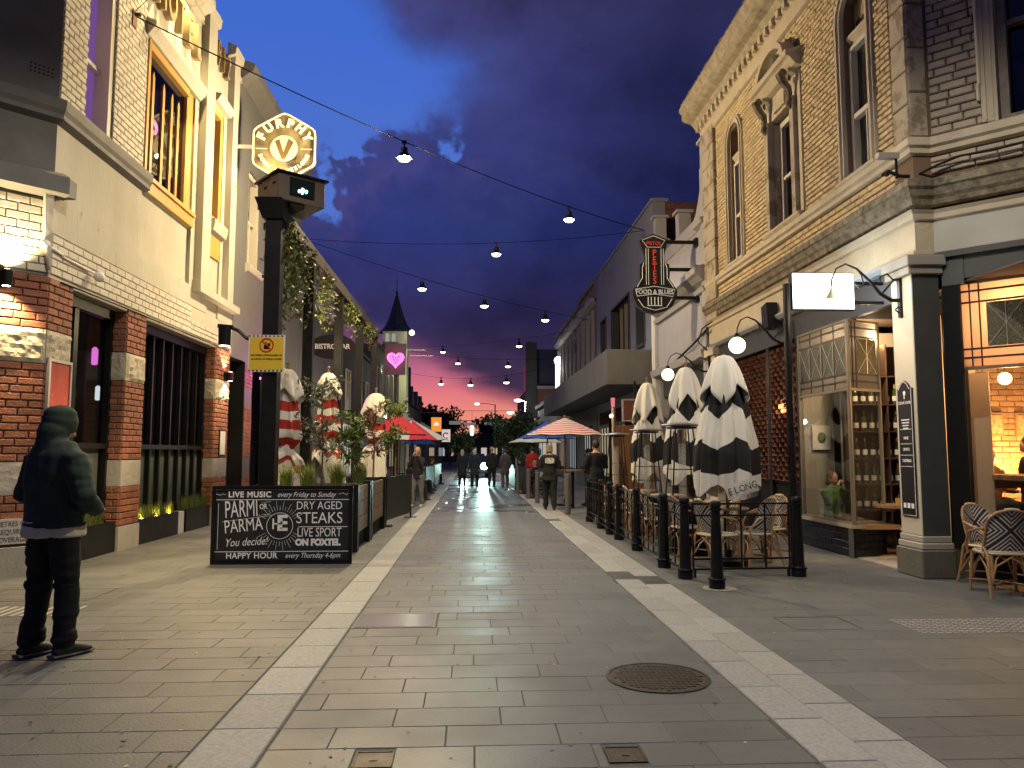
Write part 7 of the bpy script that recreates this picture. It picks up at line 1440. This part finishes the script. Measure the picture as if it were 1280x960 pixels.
    for sx_ in(-1,1):
        f=legpts(sx_)[-1]; g=MB(); g.tube([f+V((0,-.085,-.045)),f+V((0,-.02,-.015)),f+V((0,.06,-.03)),f+V((0,.14,-.045)),f+V((0,.185,-.055))],[(.032,.03),(.048,.06),(.046,.045),(.05,.032),(.03,.02)],10,up=(1,0,0)); cloth('shoe',g,sm_,min(vox,.016),1,None)
    if not hood:
        hm=mat('hair_%d_%d_%d'%tuple(int(c*200) for c in hair),hair,.6,bump=.4,bs=150); g=MB(); g.ball(hd+V((0,-.018,.022)),(.088,.10,.108),14,10)
        if hairlen: g.tube([hd+V((0,-.05,.0)),hd+V((0,-.07,-.10)),hd+V((0,-.07,-.10-hairlen))],[(.085,.06),(.09,.055),(.06,.035)],10,up=(1,0,0))
        cloth('hair',g,hm,min(vox,.018),2,lambda c:noise.noise(V((c.x*20,c.y*20,c.z*6)))*.008)
    # eyes
    for sx_ in(-1,1): MB().ball(hd+V((sx_*.03,.084,.008)),(.012,.008,.007),8,6).build('eye',mat('eye_dark',(.03,.02,.02),.2),t)
    return t,hd
# hooded man in the left foreground
tM,hdM=human('person in a dark green hoodie with the hood up and black trousers, seen from behind',-3.12,6.0,-30,1.84,top=(.022,.045,.030),leg=(.006,.006,.007),shoe=(.012,.014,.015),vox=.013,arms='pocket',stride=.05,hood=True,bulk=1.22)
shm=mat('tshirt_grey',(.66,.60,.44),.85,bump=.2,bs=100); g=MB(); tM.scale=(1.10,1.08,1.05); g.tube([(0,0,.84),(0,0,.95)],[(.218,.182),(.21,.175)],18,up=(1,0,0)); me=remesh(g,.013,'shirt_hem',2,[shm],lambda c:noise.noise(Vector((c.x*14,c.y*14,c.z*3)))*.014); o=bpy.data.objects.new('shirt_hem',me); COL.objects.link(o); o.parent=tM
g=MB()
for sx_ in(-1,1):
    f=.05*sx_
    for z,r in ((.50,.088),(.13,.086),(.17,.080)): g.tube([(sx_*.105,f*.8,z-.035),(sx_*.105,f*.8,z),(sx_*.105,f*.8,z+.035)],[r-.02,r,r-.02],12)
me=remesh(g,.013,'trouser_fold',3,[MATS['cloth_1_1_1']],lambda c:noise.noise(Vector((c.x*9,c.y*9,c.z*12)))*.015); o=bpy.data.objects.new('trouser_fold',me); COL.objects.link(o); o.parent=tM
g=MB(); g.tube([(0,0,.905),(0,0,.945)],[(.222,.178),(.226,.182)],20,up=(1,0,0)); me=remesh(g,.013,'ribbed_hem',2,[mat('rib_green',(.016,.034,.024),.9,bump=.8,bs=120)]); o=bpy.data.objects.new('ribbed_hem',me); COL.objects.link(o); o.parent=tM
MB().tube([(-.02,-.135,1.30),(.0,-.128,1.45),(.03,-.12,1.50)],.004,5).build('hood_seam',BLACKM,tM)
for sx_ in(-1,1): MB().tube([(sx_*.107,-.10+.05*sx_,.018),(sx_*.107,.02+.05*sx_,.016),(sx_*.107,.19+.05*sx_,.018)],[(.045,.016),(.052,.016),(.045,.014)],10,up=(1,0,0)).build('shoe_sole',mat('sole_grey',(.10,.10,.10),.7),tM)
# person in the lettered top
tS,hdS=human('person in black with white ribbed lettering on the back, walking on the right',2.05,20.3,-5,1.74,top=(.012,.012,.014),leg=(.010,.010,.012),hair=(.30,.22,.13),vox=.02,arms='front',stride=-.14,coat=.10,bulk=1.05,hairlen=.02)
for i in range(7):
    x=-.105+.035*i; hh=(.10,.13,.12,.14,.12,.13,.10)[i]; MB().box((x-.010,-.158,1.30-hh/2-.01),(x+.010,-.150,1.30+hh/2+.01)).build('print_bar',CHALK,tS)
MB().tube([(-.05,-.152,1.36),(.0,-.156,1.31),(.05,-.152,1.24)],.008,4).build('print_stroke',CHALK,tS)
ppl=[('person in a long dark coat, leftmost of the four walking up the middle',-.42,34,0,1.64,dict(top=(.012,.025,.03),hair=(.5,.42,.32),hairlen=.12,coat=.35,leg=(.015,.01,.012))),
('person in a dark blue coat, second from left of the four walkers',.12,33.2,0,1.66,dict(top=(.015,.03,.045),hair=(.6,.52,.42),coat=.30,hairlen=.05)),
('tall bald headed person in a dark jacket, third of the four walkers beside the headlight',.86,33.5,0,1.76,dict(top=(.012,.02,.025),hair=(.45,.33,.27))),
('person in a grey coat with bare lower legs, rightmost of the four walkers',1.42,33,4,1.68,dict(top=(.07,.075,.08),leg=(.10,.085,.07),hair=(.07,.05,.04),coat=.25)),
('person in black standing at the far heater behind the fence, back turned',2.95,18.3,20,1.80,dict(top=(.01,.01,.012),arms='front',bulk=1.15)),
('person in a red jacket beyond the walking person in the lettered top',2.35,30,10,1.75,dict(top=(.40,.02,.02),leg=(.02,.02,.025))),
('small dark clad person left of the far heater, under the striped umbrella',3.3,21.8,60,1.62,dict(top=(.02,.02,.03),arms='front')),
('fair haired person in grey trousers holding a phone beside the black barrier',-1.50,21.5,160,1.66,dict(top=(.015,.015,.018),leg=(.16,.16,.17),shoe=(.5,.5,.48),hair=(.45,.33,.22),arms='face',hairlen=.05))]
for l,x,y,rz,h,k in ppl: human(l,x,y,rz,h,vox=.026,**k)
random.seed(21)
seats=[(-1.9,24.6,-80,'seated person in black nearest on the left beyond the barrier'),(-2.1,26.3,-100,'seated dark haired person second along on the left'),(-1.95,28.6,-80,'seated person in dark clothes third along on the left'),(-2.0,30.6,-70,'seated person in a pale top fourth along on the left'),(-2.1,33.4,-90,'seated person in dark clothes fifth along on the left'),(-1.9,37,-90,'seated person farthest along on the left'),(2.5,25.6,90,'seated person in black beyond the grey posts on the right'),(2.3,28.0,80,'seated person in dark clothes before the red jacket'),(2.5,33.5,90,'seated person in a white shirt far down on the right'),(2.3,37.0,90,'seated person farthest along on the right')]
stool=thing('cafe_stool','dark cafe stool under a seated customer','stool',(-1.9,24.6,0),group='cafe stools in the distance')
def mkstool(x,y,t):
    MB().lathe([(.16,.44),(.17,.45),(.16,.47)],(x,y,0),12).build('seat',BLACK,t)
    for a in range(4): MB().tube([(x+.1*math.cos(a*1.57+.78),y+.1*math.sin(a*1.57+.78),.44),(x+.17*math.cos(a*1.57+.78),y+.17*math.sin(a*1.57+.78),0)],.012,5).build('leg',BLACK,t)
mkstool(-1.9,24.6,stool)
for i,(x,y,rz,l) in enumerate(seats):
    top=(.35,.33,.30) if 'pale' in l or 'white' in l else (.015+.01*(i%3),.015,.02); human(l,x,y,rz,1.68,vox=.032,top=top,sit=.46,arms='table',stride=0,hair=((.03,.02,.015),(.4,.3,.2),(.08,.05,.03))[i%3])
    if i: 
        s=copy_tree(stool); s.location=(x,y,0); s['label']='dark cafe stool under the '+l
def low_table(x,y,lab): 
    t=thing('cafe_table',lab,'table',(x,y,0),group='dark cafe tables in the distance'); MB().lathe([(.33,.71),(.33,.74)],(x,y,0),14).build('tabletop',BLACK,t); MB().tube([(x,y,0),(x,y,.71)],.03,6).build('leg',BLACK,t)
for x,y,l in ((-2.5,25.4,'dark cafe table nearest on the left beyond the barrier'),(-2.6,29.4,'dark cafe table midway along the left side'),(-2.6,34,'dark cafe table far along the left side'),(2.9,26.8,'dark cafe table on the right beyond the striped umbrella'),(2.9,34.5,'dark cafe table far along the right side')): low_table(x,y,l)
for i,(a,b,c,d,l) in enumerate(((1.95,26.5,1.75,29.5,'black canvas barrier on the right beyond the grey posts'),(1.75,31,1.7,36,'black canvas barrier farthest on the right'),(-1.6,32.0,-1.5,38,'black canvas barrier farthest on the left'))): barrier(l,a,b,c,d)
# woman in the bay window and people in the orange lit room
human('person in a green top sitting in the bay window, resting chin on hand',5.72,12.05,-150,1.62,top=(.06,.12,.035),leg=(.12,.10,.08),hair=(.10,.04,.02),vox=.02,sit=.46,arms='face',hairlen=.03,z0=.02,stride=0)
human('person in a brown coat behind the bar table in the orange lit room',7.15,10.35,180,1.62,top=(.22,.10,.035),hair=(.02,.012,.01),vox=.022,arms='table',hairlen=.03,z0=.0,sit=.06,skinm=skin)
human('person in black turned away at the bar table in the orange lit room',7.45,9.95,60,1.72,top=(.012,.012,.012),hair=(.01,.008,.008),vox=.024,arms='table',z0=0,hairlen=.04)
human('person in a tan coat at the right edge of the orange lit room',7.62,9.4,80,1.66,top=(.30,.16,.06),hair=(.03,.02,.02),vox=.024,arms='table',z0=0)
# ================================================================ trees, street lamps, car at the far end
def bigtree(name,lab,x,y,h,r,n,m,size,th=.14,grp=None,zc=.62,flat=.8):
    t=thing(name,lab,'tree',(x,y,0),group=grp); tr=MB(); lf=MB()
    tr.tube([(x,y,0),(x+.05,y,h*.25),(x-.08,y,h*.45),(x,y,h*.72)],[th,th*.8,th*.6,th*.25],8)
    blobs=[]
    for k in range(16):
        a=random.uniform(0,6.28); q=random.uniform(.25,.85)*r; z=h*zc+random.uniform(-.9,.9)*r*flat; e=Vector((x+math.cos(a)*q,y+math.sin(a)*q,z)); b=Vector((x,y,h*random.uniform(.25,.6)))
        tr.tube([b,(b+e)/2+Vector((0,0,.1*r)),e],[th*.35,th*.22,th*.08],5); blobs.append((e,r*random.uniform(.25,.48)))
    for e,q in blobs: leaves(lf,e,(q,q,q*.8),n//16,size,0,1.5)
    tr.build('trunk',stemm,t); lf.build('crown',m,t,kind='stuff'); return t
tleaf=mat('street_tree_leaf',(.06,.10,.03),.55,rand=.6,isl=True); tdark=mat('far_tree_leaf',(.02,.028,.016),.7,rand=.5,isl=True)
random.seed(17)
bigtree('street_tree','leafy green street tree right of the four walkers',2.25,43,3.9,1.35,2600,tleaf,.15)
bigtree('street_tree','second green street tree behind the blue umbrella',3.5,50,3.9,1.6,1800,tleaf,.18)
bigtree('street_tree','low green tree above the headlight at the end of the street',-1.2,76,3.3,1.5,1500,tleaf,.22)
bigtree('far_tree','dark tree at the end of the left buildings against the pink sky',-2.6,92,7.4,2.3,2400,tdark,.30)
bigtree('far_tree','wide dark tree behind the left tree',-6.0,105,8.0,3.2,1800,tdark,.45)
bigtree('far_tree','far dark gum tree under the afterglow, left of the street lamp',2.6,150,9.0,3.4,1600,tdark,.5,.2,None,.7,.5); bigtree('far_tree','far dark tree on the horizon behind the green street tree',8.5,155,9.0,4,1600,tdark,.6,.2,None,.62,.5)
def slamp(lab,x,y,h,arm,pw=140,lx=0):
    t=thing('street_lamp',lab,'street lamp',(x,y,0),group='pale street lamps at the far end'); MB().tube([(x,y,0),(x,y,h)],.09,8).build('post',mat('lamp_post_pale',(.6,.6,.58),.5),t); MB().tube([(x,y,h-.1),(x+arm*.5,y,h+.12),(x+arm,y,h+.1)],.05,6).build('arm',mat('lamp_post_pale',(.6,.6,.58),.5),t)
    MB().ball((x+arm,y,h+.05),(.36,.3,.13),12,6).build('lamp_head',emis('street_head',(1,.97,.9),10),t)
    if pw: lightp('street_light',(x+arm,y,h-.3),pw,(1,.95,.85),.2,t)
slamp('pale street lamp beside the brick block, larger of the pair',4.9,70,6.2,-.7,700); slamp('pale street lamp beside the brick block, smaller and lower of the pair',4.6,80,5.6,-.6,0); slamp('street lamp on a long arm against the pink sky at the far end',3.3,110,8.4,-2.6,0)
t=thing('traffic_sign_gantry','pale horizontal sign boards hanging over the far end of the street','sign',(0,88,3)); MB().box((-2.6,88,4.7),(-1.2,88.1,5.1)).box((-.9,88,4.6),(.4,88.1,4.9)).box((1.4,88,4.7),(2.6,88.1,5.0)).build('board',mat('board_pale',(.4,.4,.38),.6,emit=(.8,.8,.75),es=.15),t); MB().box((-4.9,88.02,5.1),(4.9,88.08,5.18)).box((-4.95,88,0),(-4.85,88.1,5.2)).box((4.85,88,0),(4.95,88.1,5.2)).build('frame',BLACK,t)
t=thing('hanging_lantern','tall glowing white lantern above the end of the street','lamp',(.05,70,3.4)); MB().lathe([(.1,-.45),(.17,-.3),(.17,.3),(.1,.45)],(.0,70,3.5),10).build('lantern_body',emis('lantern_white',(1,.95,.8),2.5),t); MB().tube([(0,70,3.95),(0,70,5.3)],.015,5).build('cord',BLACK,t); MB().tube([(-3.05,70,5.3),(5.4,70,5.3)],.02,5).build('span_wire',BLACK,t)
# car with lit headlights beyond the walkers
cx,cy=.13,46.0; t=thing('parked_car','dark car facing the viewer with blazing headlights behind the four walkers','car',(cx,cy,0)); cp=mat('car_paint',(.03,.035,.04),.3,coat=1)
secs=[(0,.32,.62,.72),(.25,.28,.78,.84),(1.1,.26,.92,.88),(1.45,.26,.96,.88),(3.6,.26,1.0,.88),(4.2,.30,.9,.80)]
mb=MB(); vs=[]
for y,zb,zt,w in secs: vs+= [(cx-w,cy+y,zb),(cx+w,cy+y,zb),(cx+w,cy+y,zt-.1),(cx+w*.9,cy+y,zt),(cx-w*.9,cy+y,zt),(cx-w,cy+y,zt-.1)]
mb.add(vs,[(i*6+j,i*6+(j+1)%6,(i+1)*6+(j+1)%6,(i+1)*6+j) for i in range(5) for j in range(6)]+[(5,4,3,2,1,0),tuple(range(30,36))]); mb.build('body',cp,t,bevel=.03)
mb=MB(); vs=[]
for y,w,z in ((1.2,.74,.95),(1.9,.64,1.42),(3.1,.64,1.44),(3.9,.72,1.0)): vs+=[(cx-w,cy+y,z),(cx+w,cy+y,z)]
mb.add(vs+[(cx-.8,cy+1.2,.9),(cx+.8,cy+1.2,.9),(cx-.8,cy+3.9,.9),(cx+.8,cy+3.9,.9)],[(0,1,3,2),(2,3,5,4),(4,5,7,6),(0,2,4,6,10,8),(1,9,11,7,5,3),(8,10,11,9),(0,8,9,1),(6,7,11,10)]); mb.build('cabin',mat('car_glass',(.015,.02,.02),.08),t)
for sx_ in(-1,1):
    for y in (.75,3.4):
        w_=MB().lathe([(.2,-.09),(.31,-.09),(.32,0),(.31,.09),(.2,.09)],(cx+sx_*.8,cy+y,.31),20,ax=(1,0,0)).build('wheel',BLACKM,t); MB().lathe([(.0,-.095),(.19,-.092),(.19,.092),(0,.095)],(cx+sx_*.8,cy+y,.31),14,ax=(1,0,0)).build('rim',STEEL,w_)
    p=Vector((cx+sx_*.62,cy-.02,.70)); MB().ball(p,(.24,.07,.19),14,10).build('headlight',emis('headlight_lens',(.75,1,.96),70),t)  # lens enlarged so that its size imitates glare
    l=lightp('headlight_beam',p-Vector((0,.25,0)),4200 if sx_>0 else 700,(.60,1,.92),.05,t,spot=17,aim=p+Vector((-.3,-20,-.9)))
MB().box((cx-.3,cy-.03,.38),(cx+.3,cy+.0,.5)).build('number_plate',WPAINT,t); MB().box((cx-.4,cy-.035,.55),(cx+.4,cy+.0,.68)).build('grille',BLACKM,t)
# far end closure: hills / roofs
MB().add([(-300,400,0)]+[(-300+20*i,400,9+5*noise.noise(Vector((i*.37,1,0)))) for i in range(31)]+[(300,400,0)]+[(-300,430,0)]+[(-300+20*i,430,9+5*noise.noise(Vector((i*.37,1,0)))) for i in range(31)]+[(300,430,0)],[tuple(range(33)),tuple(range(33,66))[::-1]]+[(i,i+33,i+34,i+1) for i in range(32)]).build('far_ridge',mat('ridge_dark',(.02,.022,.02),.9),kind='structure')

t=thing('far_end_building','low dark building with small lit windows closing the far end of the street','building',(0,125,0)); MB().box((-16,125,0),(18,132,4.3)).build('wall',darkw,t); MB().box((-16.2,124.8,4.3),(18.2,132,4.6)).build('coping',darkw,t)
for k in range(9): MB().box((-7+k*1.7,124.9,1.0),(-6.1+k*1.7,124.96,2.3)).build('window',emis('farwin%d'%(k%3),((1,.8,.5),(.8,.9,1),(1,.9,.8))[k%3],.5),t)
